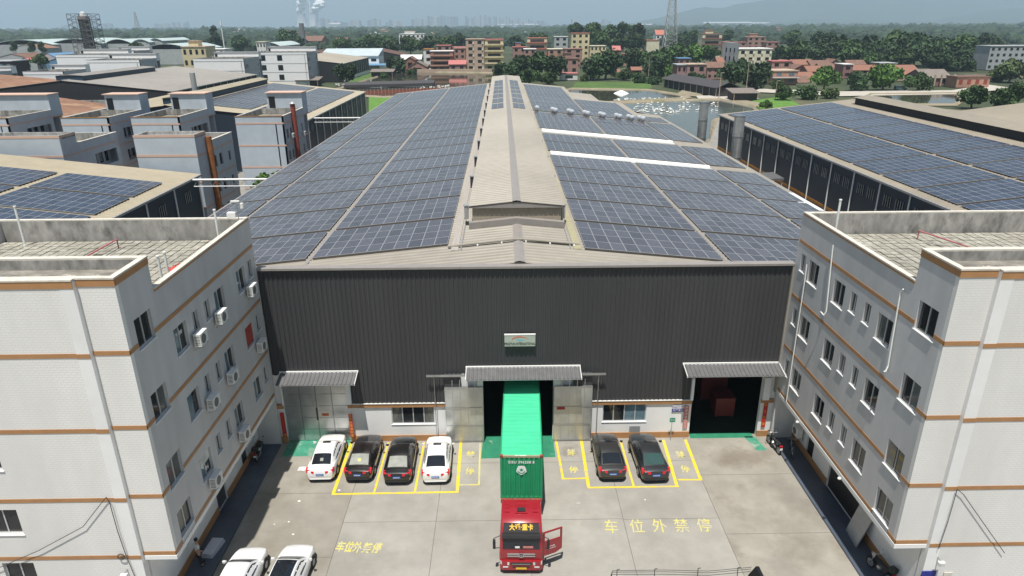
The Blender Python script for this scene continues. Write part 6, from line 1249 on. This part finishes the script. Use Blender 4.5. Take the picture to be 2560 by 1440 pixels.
# parked van by the road, poles
def pole(px, pyb, h, lab, nm='lamp_post', Y=None, mat='v_beige', head=True):
    g_ = gz(px, pyb) if Y is None else gy(px, pyb, Y); t = thing(nm, lab, nm.replace('_', ' '), (g_.x, g_.y, 0)); MB().cyl((g_.x,g_.y,0),(g_.x,g_.y,h),.16,.1,n=6).build('pole', mat, t)
    if head: MB().box(g_.x-.1, g_.x+1.3, g_.y-.12, g_.y+.12, h-.05, h+.1).build('arm', mat, t)
for px, pyb, h, lab in ((1863,243,14,'white street lamp in front of the largest dark tree'),(1797,246,9.5,'utility pole beside the concrete bank of the duck pond'),(1697,205,9,'pale pole left of the pink two-storey house'),(1738,207,9,'pale pole before the pink two-storey house'),(1621,193,10,'pale pole behind the black-roofed shed tree'),(1937,250,7,'short pole behind the right warehouse gable, left one'),(2024,247,6,'short pole behind the right warehouse gable, right one')): pole(px, pyb, h, lab)
t = thing('parked_van', 'dark teal van parked by the village road', 'van', tuple(gz(2250,226))); g_ = gz(2250,226); M('vanteal', (.05,.11,.13), .4, var=.05)
MB().loft([[(g_.x-2.3,g_.y+s,z) if False else (g_.x+u, g_.y+s, z) for u, z in ((-2.4,.4),(2.4,.4),(2.4,1.1),(1.6,1.3),(1.0,1.95),(-2.2,1.95),(-2.4,1.2))] for s in (-.9,.9)], close=True).build('body', 'vanteal', t); MB().box(g_.x-2.0, g_.x+1.0, g_.y-.93, g_.y-.905, 1.3, 1.8).build('window', 'winglass', t)
for u in (-1.5, 1.5): MB().cyl((g_.x+u,g_.y-.95,.36),(g_.x+u,g_.y-.7,.36),.36,n=12).build('wheel', 'tyre', t)
# ================================================================== trees
def leafmat(name, col, var=.35):
    m = M(name, col, .7, var=var, scale=.9, var2=.35, scale2=.22, spec=.25); N = m.node_tree.nodes; L = m.node_tree.links
    b = N['Principled BSDF']; b.inputs['Subsurface Weight'].default_value = 0
    oi = N.new('ShaderNodeObjectInfo'); mr = N.new('ShaderNodeMapRange'); mr.inputs[3].default_value = .75; mr.inputs[4].default_value = 1.2; L.new(oi.outputs['Random'], mr.inputs[0])
    src = b.inputs['Base Color'].links[0].from_socket; v = N.new('ShaderNodeVectorMath'); v.operation = 'SCALE'; L.new(src, v.inputs[0]); L.new(mr.outputs[0], v.inputs[3]); L.new(v.outputs[0], b.inputs['Base Color'])
leafmat('leaf_dark', (.050,.092,.038)); leafmat('leaf_mid', (.070,.128,.042)); leafmat('leaf_bright', (.105,.21,.045)); leafmat('leaf_olive', (.10,.145,.055)); M('bark', (.13,.10,.075), .9, var=.25, scale=3)
def crown_mesh(name, seed, nl=1500, lobes=11, ls=.12, shape=(1,1,.8)):
    r = np.random.RandomState(seed); C = []; 
    for i in range(lobes):
        v = r.normal(size=3); v /= np.linalg.norm(v); rr = r.uniform(.25,.72); C.append((v*rr*np.array(shape)*np.array([1,1,.85]), r.uniform(.28,.5)))
    C.append((np.array([0,0,0]), .55))
    vs, fs = [], []
    for i in range(nl):
        c, R = C[r.randint(len(C))]; v = r.normal(size=3); v /= np.linalg.norm(v)
        if v[2] < -.55: v[2] *= -.4
        p = c + v*R*(r.uniform(.72,1.06)); n = v + r.normal(size=3)*.55; n /= np.linalg.norm(n)
        a = np.cross(n, [.3,.2,.9]); a /= np.linalg.norm(a)+1e-6; b = np.cross(n, a); s = ls*r.uniform(.6,1.35); th = r.uniform(0, 6.28); a, b = a*math.cos(th)+b*math.sin(th), b*math.cos(th)-a*math.sin(th)
        o = len(vs); bend = n*s*.25
        for q in (a*s, b*s*.62+bend*.0, -a*s, -b*s*.62): vs.append(tuple(p+q+(bend if abs(np.dot(q, a)) < 1e-6 else -bend*.3)))
        fs.append((o,o+1,o+2,o+3))
    me = bpy.data.meshes.new(name); me.from_pydata(vs, [], fs); return me
CM = [crown_mesh('crown', s, nl, lb, ls, sh) for s, nl, lb, ls, sh in ((1,1500,12,.125,(1,1,.85)),(2,1500,14,.12,(1.1,1,.75)),(3,1400,10,.13,(.9,1,1.0)),(4,1600,16,.115,(1.15,1,.7)),(5,1300,9,.13,(.75,.8,1.35)))]
TM = []
for s in range(3):
    r = random.Random(s); m = MB(); m.cyl((0,0,0),(.04,.02,.55),.075,.05,7)
    for k in range(6):
        a_ = k*1.05+r.random(); tip = (.45*math.cos(a_), .45*math.sin(a_), .95+r.uniform(-.1,.25)); mid_ = (.2*math.cos(a_), .2*math.sin(a_), .72); m.cyl((.04,.02,.5), mid_, .035,.025,5); m.cyl(mid_, tip, .025,.008,5)
    TM.append(m.mesh('trunk'))
KIDX = [0]
def tree(label, x, y, zc, rad_, mat='leaf_dark', grp='village trees', kind=None, nm='tree', sq=1.0):
    """crown centre height zc, crown radius rad_"""
    k = kind if kind is not None else KIDX[0] % 4; KIDX[0] += 1
    t = thing(nm, label, 'bush' if nm == 'bush' else 'tree', (x,y,0), grp); t.rotation_euler = (0,0,ro.uniform(0,6.28))
    key = (k, mat)
    if key not in MMESH: me = CM[k].copy(); me.materials.clear(); me.materials.append(MT[mat]); MMESH[key] = me
    c_ = bpy.data.objects.new('crown', MMESH[key]); COL.objects.link(c_); c_.parent = t; c_.location = (0,0,zc); c_.scale = (rad_, rad_, rad_*sq)
    tm = TM[KIDX[0] % 3]
    if not tm.materials: tm.materials.append(MT['bark'])
    tr = bpy.data.objects.new('trunk', tm); COL.objects.link(tr); tr.parent = t; tr.scale = (rad_*.9, rad_*.9, max(zc,1.0)*.95)
    return t
def ptree(label, px, pyc, rpx, Y, mat='leaf_dark', **k):
    q = gy(px, pyc, Y); R = rpx*Y/FPX*1.07; return tree(label, q.x, q.y, max(q.z, R*.35), R, mat, **k)
TL = [(1262,178,30,350,'leaf_dark','dark round tree directly behind the far ridge end'),(1300,166,34,365,'leaf_dark','tall dark tree left of the narrow pink house, second from the ridge end'),(1345,155,36,375,'leaf_mid','tallest tree of the clump behind the far roof end'),(1382,166,34,370,'leaf_dark','dark tree touching the narrow pink house'),(1325,190,26,345,'leaf_mid','lower tree at the foot of the clump behind the roof'),(1372,196,22,350,'leaf_mid','smallest tree of the clump left of the white hut'),
      (1478,168,34,372,'leaf_dark','broad dark tree right of the white hut'),(1515,160,42,378,'leaf_dark','largest dark tree above the pond lawn'),(1460,200,14,368,'leaf_olive','small bush in front of the white hut'),(1560,188,20,372,'leaf_mid','light bush behind the pond lawn'),(1590,192,16,368,'leaf_bright','bright small bush behind the pond lawn'),
      (1592,150,36,455,'leaf_dark','dark tree below the low tiled-roof house'),(1640,150,38,450,'leaf_mid','wide green tree below the cream blank block'),(1690,138,38,470,'leaf_mid','wide green tree under the lattice mast'),(1742,130,30,480,'leaf_bright','brighter bamboo-like tree below the orange house'),(1778,134,24,470,'leaf_mid','green tree right below the orange house'),(1635,178,34,400,'leaf_dark','dark tree above the black-roofed shed, left one'),(1600,205,20,350,'leaf_dark','dark leaning tree at the pond corner'),(1633,208,19,345,'leaf_dark','dark tree standing in the pond corner by the shed'),(1684,184,26,372,'leaf_bright','light green tree behind the black-roofed shed'),(1738,196,22,338,'leaf_dark','dark tree before the pink two-storey house'),
      (1838,182,44,312,'leaf_dark','largest dark street tree before the cream block, left crown'),(1896,186,44,315,'leaf_dark','largest dark street tree before the cream block, right crown'),(1942,212,17,310,'leaf_mid','small street tree before the salmon shop house'),(1790,228,20,300,'leaf_olive','bush beside the utility pole on the duck pond bank'),
      (2063,194,36,300,'leaf_bright','bright round street tree, leftmost of the road trees'),(2140,200,34,302,'leaf_dark','dark street tree between the two bright ones'),(2212,194,40,304,'leaf_bright','bright broad street tree left of the parked van'),(2297,205,32,300,'leaf_mid','street tree in front of the grey-roofed hall'),
      (1960,232,26,265,'leaf_mid','bush row behind the right warehouse gable, left one'),(2020,232,28,268,'leaf_mid','bush row behind the right warehouse gable, middle one'),(2075,236,22,272,'leaf_olive','bush row behind the right warehouse gable, right one'),(1915,262,16,235,'leaf_bright','bright low bush at the duck pond edge'),
      (2435,240,36,235,'leaf_mid','rounded bush at the water left of the right picture edge'),(2505,246,40,225,'leaf_mid','large bush beside the small solar warehouse'),(2550,230,32,235,'leaf_mid','bush at the right picture edge by the road'),(2530,175,36,340,'leaf_olive','pale olive tree at the right picture edge'),(2492,190,26,345,'leaf_olive','pale olive tree beside the salmon row house'),
      (985,160,30,440,'leaf_dark','round dark tree beside the pale blue workshop'),(865,182,28,345,'leaf_dark','dark tree in front of the distant black warehouse'),(1030,182,14,425,'leaf_mid','bush on the left pond dyke'),(960,192,12,400,'leaf_mid','low bush on the pond dyke by the open hut'),
      (35,120,12,560,'leaf_dark','pointed dark tree at the far left edge'),(80,122,13,560,'leaf_dark','pointed dark tree, second from the left edge'),(105,122,12,565,'leaf_dark','pointed dark tree, third from the left edge'),(100,150,20,420,'leaf_mid','green tree among the far left roofs'),(60,160,14,430,'leaf_mid','small green tree left of the red-roofed sheds'),
      (535,85,14,700,'leaf_dark','tall tree left of the white mast'),(537,105,22,690,'leaf_dark','broad tree at the foot of the white mast'),(600,108,24,700,'leaf_dark','tree right of the white mast'),(715,92,26,720,'leaf_dark','tall broad tree left of the brickworks'),(735,110,24,700,'leaf_dark','dark tree below the brickworks chimney'),(340,118,18,640,'leaf_mid','tree before the vaulted sheds, left one'),(400,124,16,620,'leaf_mid','tree before the vaulted sheds, middle one'),(440,118,20,640,'leaf_mid','tree before the vaulted sheds, right one')]
for px, py, r_, Y, mt, lab in TL:
    ptree(lab, px, py, r_, Y, mt, kind=4 if 'pointed' in lab or 'tall tree left' in lab else None, nm='bush' if 'bush' in lab and 'bamboo' not in lab else 'tree')
tree('bright green bush growing between dormitory and main roof', -31.5, 97, 5.2, 3.4, 'leaf_bright'); tree('young green tree left of the bush beside the main roof', -33.6, 95, 4.4, 2.8, 'leaf_bright', kind=4)
WL = []
for i, (px, py, r_, Y) in enumerate([(1955,138,30,520),(2000,128,38,510),(2050,140,34,480),(2085,120,40,530),(2130,132,40,490),(2170,118,42,520),(2205,138,40,470),(2245,115,48,500),(2290,122,50,480),(2330,140,40,460),(2370,128,44,490),(2410,140,42,470),(2455,145,38,480),(2260,148,36,440),(2345,155,34,430),(2400,165,34,425),(2180,150,28,440),(1990,112,30,640),(2060,105,32,640),(2420,115,36,600),(2470,110,34,620)]):
    ptree('dark tree of the wood behind the old village, %s counted from the left' % ordn(i), px, py, r_, Y, ['leaf_dark','leaf_mid','leaf_dark'][i % 3], grp='trees of the wood behind the village')
for i, (px, py, r_, Y) in enumerate([(880,118,26,640),(930,108,26,720),(975,112,28,660),(1025,112,28,650),(1070,108,26,680),(1110,112,26,650),(1145,100,22,720),(850,110,22,740),(1290,105,24,700),(1345,100,22,720),(1440,72,20,760),(1480,75,24,740),(1530,80,26,720),(1560,72,20,760),(1590,80,26,720),(1500,98,28,660),(1550,105,30,640),(1590,108,28,650),(1700,100,26,800),(1730,95,24,820),(1820,88,20,900),(1980,95,24,820)]):
    ptree('tree of the belt behind the village houses, %s counted along the belt' % ordn(i), px, py, r_, Y, ['leaf_dark','leaf_mid'][i % 2], grp='trees of the belt behind the village')
# the far wood: one mass of crowns
def far_wood():
    r = np.random.RandomState(5); import bmesh
    bm = bmesh.new(); bmesh.ops.create_icosphere(bm, subdivisions=1, radius=1); v1 = np.array([v.co[:] for v in bm.verts]); f1 = [[v.index for v in f.verts] for f in bm.faces]; bm.free()
    bm = bmesh.new(); bmesh.ops.create_icosphere(bm, subdivisions=2, radius=1); v2 = np.array([v.co[:] for v in bm.verts]); f2 = [[v.index for v in f.verts] for f in bm.faces]; bm.free()
    V, F_ = [], []; o = 0
    for i in range(5200):
        px = r.uniform(-150, 2710); py = 64.5 + 58*r.beta(1.1, 1.9); t0 = gz(px, py + (1280-px)*.0061, 3.0)
        if t0.y < 480 or t0.y > 9000: continue
        if t0.y < 820 and 1000 < px < 2480: continue
        if t0.y < 1150 and -40 < px < 470: continue
        if 480 <= px < 860 and t0.y < 640: continue
        if 880 < px < 1130 and 560 < t0.y < 640: continue
        near = t0.y < 1300; v, f_ = (v2, f2) if near else (v1, f1)
        R = max(5.5, min(26, t0.y*.006))*r.uniform(.7, 1.35); h = R*r.uniform(.75, 1.05) if t0.y < 2500 else R*.55
        q = v*(1 + r.uniform(-.22, .22, (len(v), 1))); q = q*np.array([R, R, h]) + np.array([t0.x, t0.y, h*.55])
        V.append(q); F_ += [[a+o for a in ff] for ff in f_]; o += len(v)
    me = bpy.data.meshes.new('far_wood'); me.from_pydata(np.concatenate(V).tolist(), [], F_); me.materials.append(MT['leaf_wood']); ob = bpy.data.objects.new('far_wood', me); COL.objects.link(ob)
    ob['kind'] = 'stuff'; ob['label'] = 'broad dark green wood stretching to the hazy horizon'; ob['category'] = 'wood'
M('leaf_wood', (.030,.058,.028), .85, var=.45, scale=.035, var2=.5, scale2=.008, coord='World', bump=1.0, bscale=.5)
far_wood()
# ================================================================== masts, far works and the skyline
def lattice(nm, label, cat, x, y, base, top, h, mat, n=9, r=.18, cage=False):
    t = thing(nm, label, cat, (x,y,0)); W = lambda z: base + (top-base)*min(1, z/h)
    for sx in (-1, 1):
        for sy in (-1, 1): MB().cyl((x+sx*W(0)/2,y+sy*W(0)/2,0),(x+sx*W(h)/2,y+sy*W(h)/2,h),r*1.4,n=6).build('leg', mat, t)
    for k in range(n):
        z0 = h*k/n; z1 = h*(k+1)/n; a, b = W(z0)/2, W(z1)/2; m = MB()
        for (ax_, ay), (bx_, by) in (((-1,-1),(1,-1)),((1,-1),(1,1)),((1,1),(-1,1)),((-1,1),(-1,-1))):
            m.cyl((x+ax_*a,y+ay*a,z0),(x+bx_*b,y+by*b,z1),r*.8,n=4); m.cyl((x+bx_*a,y+by*a,z0),(x+ax_*b,y+ay*b,z1),r*.8,n=4); m.cyl((x+ax_*b,y+ay*b,z1),(x+bx_*b,y+by*b,z1),r*.8,n=4)
        m.build('brace_tier', mat, t)
    return t
M('mastgrey', (.42,.42,.41), .6, var=.1); M('scaffold', (.16,.165,.17), .7, var=.2); M('scaffold_core', (.20,.175,.16), .8, var=.25, scale=.6)
q = gy(1675,100,760); t = lattice('telecom_mast', 'tall lattice telecom mast rising out of the picture above the village', 'mast', q.x, 760, 13.5, 3.2, 70, 'mastgrey', 12, .22)
for k in range(4): a_ = k*1.57; MB().box(q.x+2.2*math.cos(a_)-.3, q.x+2.2*math.cos(a_)+.3, 760+2.2*math.sin(a_)-.3, 760+2.2*math.sin(a_)+.3, 61, 64.5).build('antenna', 'mastgrey', t)
q = gy(225,120,410); t = lattice('scaffold_tower', 'grey lattice tower with stair core among the white dormitories', 'tower', q.x, 410, 11.5, 11.5, 34.2, 'scaffold', 12, .12)
MB().box(q.x-2.3, q.x+2.3, 408, 412, 0, 33).build('stair_core', 'scaffold_core', t); MB().lathe([(0,2.4),(1.4,2.0),(1.6,0)], (q.x,410,33), 12).build('water_tank', 'whitemetal', t)
for k in range(11): MB().box(q.x-5.8, q.x+5.8, 404.2, 415.8, 3*k+1.4, 3*k+1.5).build('landing', 'scaffold', t) if k % 2 == 0 else None
for i in range(5):
    for s_ in (-1, 1): MB().cyl((q.x-5.75+s_*0+2.3*i*1.0,410+s_*5.75,0),(q.x-5.75+2.3*i,410+s_*5.75,34),.1,n=4).build('upright', 'scaffold', t)
def mast(px, pyt, Y, lab, mat='whitepaint'): q = gy(px,pyt,Y); t = thing('pole_mast', lab, 'mast', (q.x,Y,0)); MB().cyl((q.x,Y,0),(q.x,Y,q.z),.5,.3,n=8).build('shaft', mat, t); MB().cyl((q.x,Y,q.z-3),(q.x,Y,q.z),.75,n=8).build('antenna_drum', mat, t)
mast(551,52,520,'slender white antenna mast above the white dormitories'); 
q = gy(342,62,2600); lattice('pylon', 'faint far lattice pylon on the left horizon', 'pylon', q.x, 2600, 18, 3, 78, 'mastgrey', 6, .5)
# vaulted sheds far left
M('vaultroof', (.42,.50,.50), .6, var=.1, scale=.05, coord='World')
for i, (px0, px1, py, Y, lab) in enumerate(((-30,130,100,640,'long pale vaulted shed at the far left, left part'),(120,250,97,650,'long pale vaulted shed behind the scaffold tower'),(255,330,98,660,'vaulted shed right of the scaffold tower, first arch'),(326,372,98,670,'vaulted shed right of the scaffold tower, second arch'),(368,405,96,680,'vaulted shed right of the scaffold tower, third arch'),(345,480,110,560,'low white-edged shed in front of the vaulted sheds'),(645,700,106,600,'white vaulted hall behind the white dormitories'))):
    p0, p1 = gy(px0,py,Y), gy(px1,py,Y); t = thing('vaulted_shed', lab, 'shed', ((p0.x+p1.x)/2,Y,0)); zt = p0.z; n = 10; w_ = p1.x-p0.x
    rise = min(4, w_*.16)
    sec = [(p0.x+w_*k/n, zt-rise+rise*math.sin(math.pi*k/n)) for k in range(n+1)]
    MB().loft([[(x, yy, z) for x, z in sec] + [(x, yy, z-.3) for x, z in sec[::-1]] for yy in (Y, Y+60)], close=True).build('vault_roof', 'vaultroof', t, smooth=40)
    MB().box(p0.x+.3, p1.x-.3, Y+.6, Y+59, 0, zt-rise).build('wall', 'v_grey', t)
    if w_ < 25: MB().prism([(a_, b_-.3) for a_, b_ in sec], lambda u, v, q_: (u, q_, v), Y+.7, Y+1.0).build('end_wall', 'scaffold', t)
for px0, px1, py, Y, lab, rf in ((-20,75,135,480,'red-roofed low shed at the far left edge','tile_rust'),(20,100,112,600,'rusty long roof behind the pointed trees','rustroof'),(110,195,142,440,'maroon curved-roof shed with blue wall','pinkred_roof'),(95,140,133,470,'small blue-roofed shed among the maroon roofs','bluewall'),(30,90,145,455,'maroon shed roof behind green trees at the left','pinkred_roof')):
    p0, p1 = gy(px0,py,Y), gy(px1,py,Y); shed('shed', lab, p0.x, p1.x, (p0.x+p1.x)/2, Y, Y+26, max(3,p0.z-3), max(5,p0.z), 'bluewall' if 'blue wall' in lab else 'v_grey', rf, cat='shed')
house('olive-yellow unfinished house with open roof terrace behind the white dormitories', 452, 512, 116, 400, 14, 'yellow', trim='v_beige', nx=4, nz=3, top='v_beige')
house('pale flat house beside the white mast', 512, 560, 122, 450, 14, 'white', trim='v_white', nx=3, nz=3)
house('white lattice-fronted house above the windowed white dormitory', 640, 663, 104, 480, 10, 'white', trim='v_cream', nx=3, nz=4)
house('dark teal house at the left picture edge', -30, 28, 152, 330, 12, 'dark', trim='v_grey', nx=3, nz=3, win='winglass_blue')
house('white flat-roofed school far behind the trees', 997, 1060, 84, 900, 20, 'white', trim='v_white', nx=6, nz=3, top='v_beige')
house('small red-roofed white house among the trees left of the school', 838, 865, 95, 760, 12, 'white', roof='gable', trim='pinkred_roof', nx=2, nz=2, rh=4)
# brickworks with chimney
t = house('old brickworks hall with red-brown roof in the trees', 752, 802, 90, 950, 40, 'brick', roof='gable', trim='tile_rust', nx=5, nz=2, rh=6, nm='factory'); q = gy(753,58,945); MB().cyl((q.x,945,0),(q.x,945,q.z),4,3,n=12).build('chimney', 'scaffold', t)
# power station
M('plantgrey', (.55,.56,.57), .8, var=.05, coord='World', scale=.01); M('steam', (.9,.9,.9), 1.0, var=.02)
for px, lab in ((752,'left cooling tower of the far power station'),(784,'right cooling tower of the far power station')):
    q = gy(px,34,8000); h = q.z; tag(MB().lathe([(h*.42,0),(h*.33,h*.35),(h*.27,h*.75),(h*.29,h),(h*.26,h),(h*.25,h*.7)], (q.x,8000,0), 24).build('cooling_tower', 'plantgrey', smooth=50), lab, 'cooling tower')
    r = np.random.RandomState(int(px)); import bmesh
    V, F_ = [], []; o = 0; bm = bmesh.new(); bmesh.ops.create_icosphere(bm, subdivisions=2, radius=1); v2 = np.array([v.co[:] for v in bm.verts]); f2 = [[v.index for v in f.verts] for f in bm.faces]; bm.free()
    for k in range(14):
        u = k/13; R = 26+u*30; c_ = np.array([q.x + (30 if px < 770 else 70)*u*1.3 + r.uniform(-24,24), 8000 + r.uniform(-20,20), h + 10 + u*140*(.9 if px < 770 else .7)])
        V.append(v2*(1+r.uniform(-.15,.15,(len(v2),1)))*R*np.array([1,1,.6]) + c_); F_ += [[a+o for a in f] for f in f2]; o += len(v2)
    me = bpy.data.meshes.new('steam_plume'); me.from_pydata(np.concatenate(V).tolist(), [], F_); me.materials.append(MT['steam']); me.polygons.foreach_set('use_smooth', [True]*len(me.polygons)); ob = bpy.data.objects.new('steam_plume', me); COL.objects.link(ob); ob['kind'] = 'stuff'; tag(ob, 'white steam plume drifting off the %s cooling tower' % ('left' if px < 770 else 'right'), 'steam')
q = gy(772,3,8000); t = thing('striped_chimney', 'slim white-banded chimney of the far power station', 'chimney', (q.x,8000,0))
for k in range(9): h0, h1 = q.z*k/9, q.z*(k+1)/9; MB().cyl((q.x,8000,h0),(q.x,8000,h1),20-k*1.4,18.6-k*1.4,n=14).build('shaft_band', 'whitepaint' if k % 2 == 0 else 'plantgrey', t)
# towers on the horizon
M('towerA', (.22,.25,.29), .8, var=.15, scale=.02, coord='World', stretch=(1,1,3)); M('towerB', (.33,.35,.37), .8, var=.15, scale=.02, coord='World', stretch=(1,1,3)); M('towerC', (.45,.45,.45), .8, var=.1, scale=.02, coord='World')
r = random.Random(21); sk = []
def tower(px0, px1, pyt, Y, mt):
    p0, p1 = gy(px0,pyt,Y), gy(px1,pyt,Y); x0, x1, h = p0.x, p1.x, p0.z; d_ = (x1-x0)*.8; m = MB(); w_ = x1-x0
    m.box(x0, x1, Y, Y+d_, 0, h*.94); m.box(x0+w_*.25, x1-w_*.3, Y+d_*.2, Y+d_*.8, h*.94, h); m.box(x0+w_*.42, x1-w_*.42, Y-d_*.06, Y, 0, h*.9); m.box(x0-w_*.05, x1+w_*.05, Y-d_*.03, Y+d_*1.03, 0, h*.06)
    tag(m.build('apartment_tower', mt), 'hazy grey apartment tower in the row on the far skyline', 'tower', 'apartment towers on the skyline')
segs_ = [(775,792,46,58),(800,824,44,50),(826,872,50,57),(874,905,46,54),(918,951,44,50),(963,1008,47,56),(1028,1070,42,48),(1068,1145,38,42),(1163,1185,38,48),(1185,1235,36,44),(1235,1305,40,50),(1305,1370,46,54),(1428,1442,42,50),(1504,1528,46,52),(385,430,54,60),(430,470,52,58),(255,280,56,60),(150,172,62,65),(60,95,66,69)]
for a, b, lo, hi in segs_:
    x = a
    while x < b-2:
        w_ = r.uniform(6, 11) if b-a > 20 else r.uniform(5, 7); Y = r.uniform(7200, 8600)
        if 1163 <= a <= 1235: w_ = r.uniform(3.2, 5)
        tower(x, min(x+w_*.86, b), r.uniform(lo, hi), Y, r.choice(['towerA','towerA','towerB','towerC'])); x += w_
for i, (px0, px1, py, Y, lab) in enumerate(((1240,1345,60,8000,'long white hall roof on the horizon below the towers'),(1760,1880,55,8000,'long white greenhouse roof at the mountain foot, left part'),(1880,1925,56,8000,'white greenhouse roof at the mountain foot, middle part'),(2025,2105,53,7800,'white vaulted hall at the mountain foot'),(2270,2360,53,8200,'pale hall roof at the foot of the right hills'),(1590,1640,60,7000,'low pale sheds on the horizon left of the mast'),(820,850,57,7500,'pale blue hall beside the power station'))):
    p0, p1 = gy(px0,py,Y), gy(px1,py,Y); t = thing('far_hall', lab, 'hall', ((p0.x+p1.x)/2,Y,0)); z = max(p0.z, 10)
    MB().box(p0.x, p1.x, Y, Y+60, 0, z*.75).build('wall', 'towerC', t); MB().hexa([(p0.x-3,Y-3,z*.75),(p1.x+3,Y-3,z*.75),(p1.x+3,Y+63,z*.75),(p0.x-3,Y+63,z*.75)], [(p0.x,Y+20,z),(p1.x,Y+20,z),(p1.x,Y+40,z),(p0.x,Y+40,z)]).build('roof', 'towerC', t)
rr_ = random.Random(4)
for i in range(26):
    px = rr_.uniform(560, 2100); Y = rr_.uniform(1500, 3600); q = gy(px, 70, Y); w_ = rr_.uniform(14, 40); h = rr_.uniform(9, 17)
    t = MB(); t.box(q.x, q.x+w_, Y, Y+14, 0, h); t.box(q.x-.6, q.x+w_+.6, Y-.6, Y+14.6, h, h+1.2); t.box(q.x+w_*.3, q.x+w_*.6, Y+3, Y+10, h+1.2, h+4)
    tag(t.build('far_house', rr_.choice(['v_white','v_pink','v_beige','v_white'])), 'pale far house showing above the distant wood', 'house', 'far houses above the wood')
# ------------------------------------------------------------------ the hazy air
hz = MB().box(-17000, 17000, -2500, 16500, -32, 900)
m = bpy.data.materials.new('haze'); m.use_nodes = True; N = m.node_tree.nodes; N.clear(); o_ = N.new('ShaderNodeOutputMaterial'); v = N.new('ShaderNodeVolumePrincipled')
v.inputs['Color'].default_value = (.62,.81,1.0,1); v.inputs['Density'].default_value = 1.25e-4; v.inputs['Anisotropy'].default_value = .1; m.node_tree.links.new(v.outputs[0], o_.inputs['Volume']); MT['haze'] = m
ob = hz.build('haze', 'haze'); ob['kind'] = 'stuff'
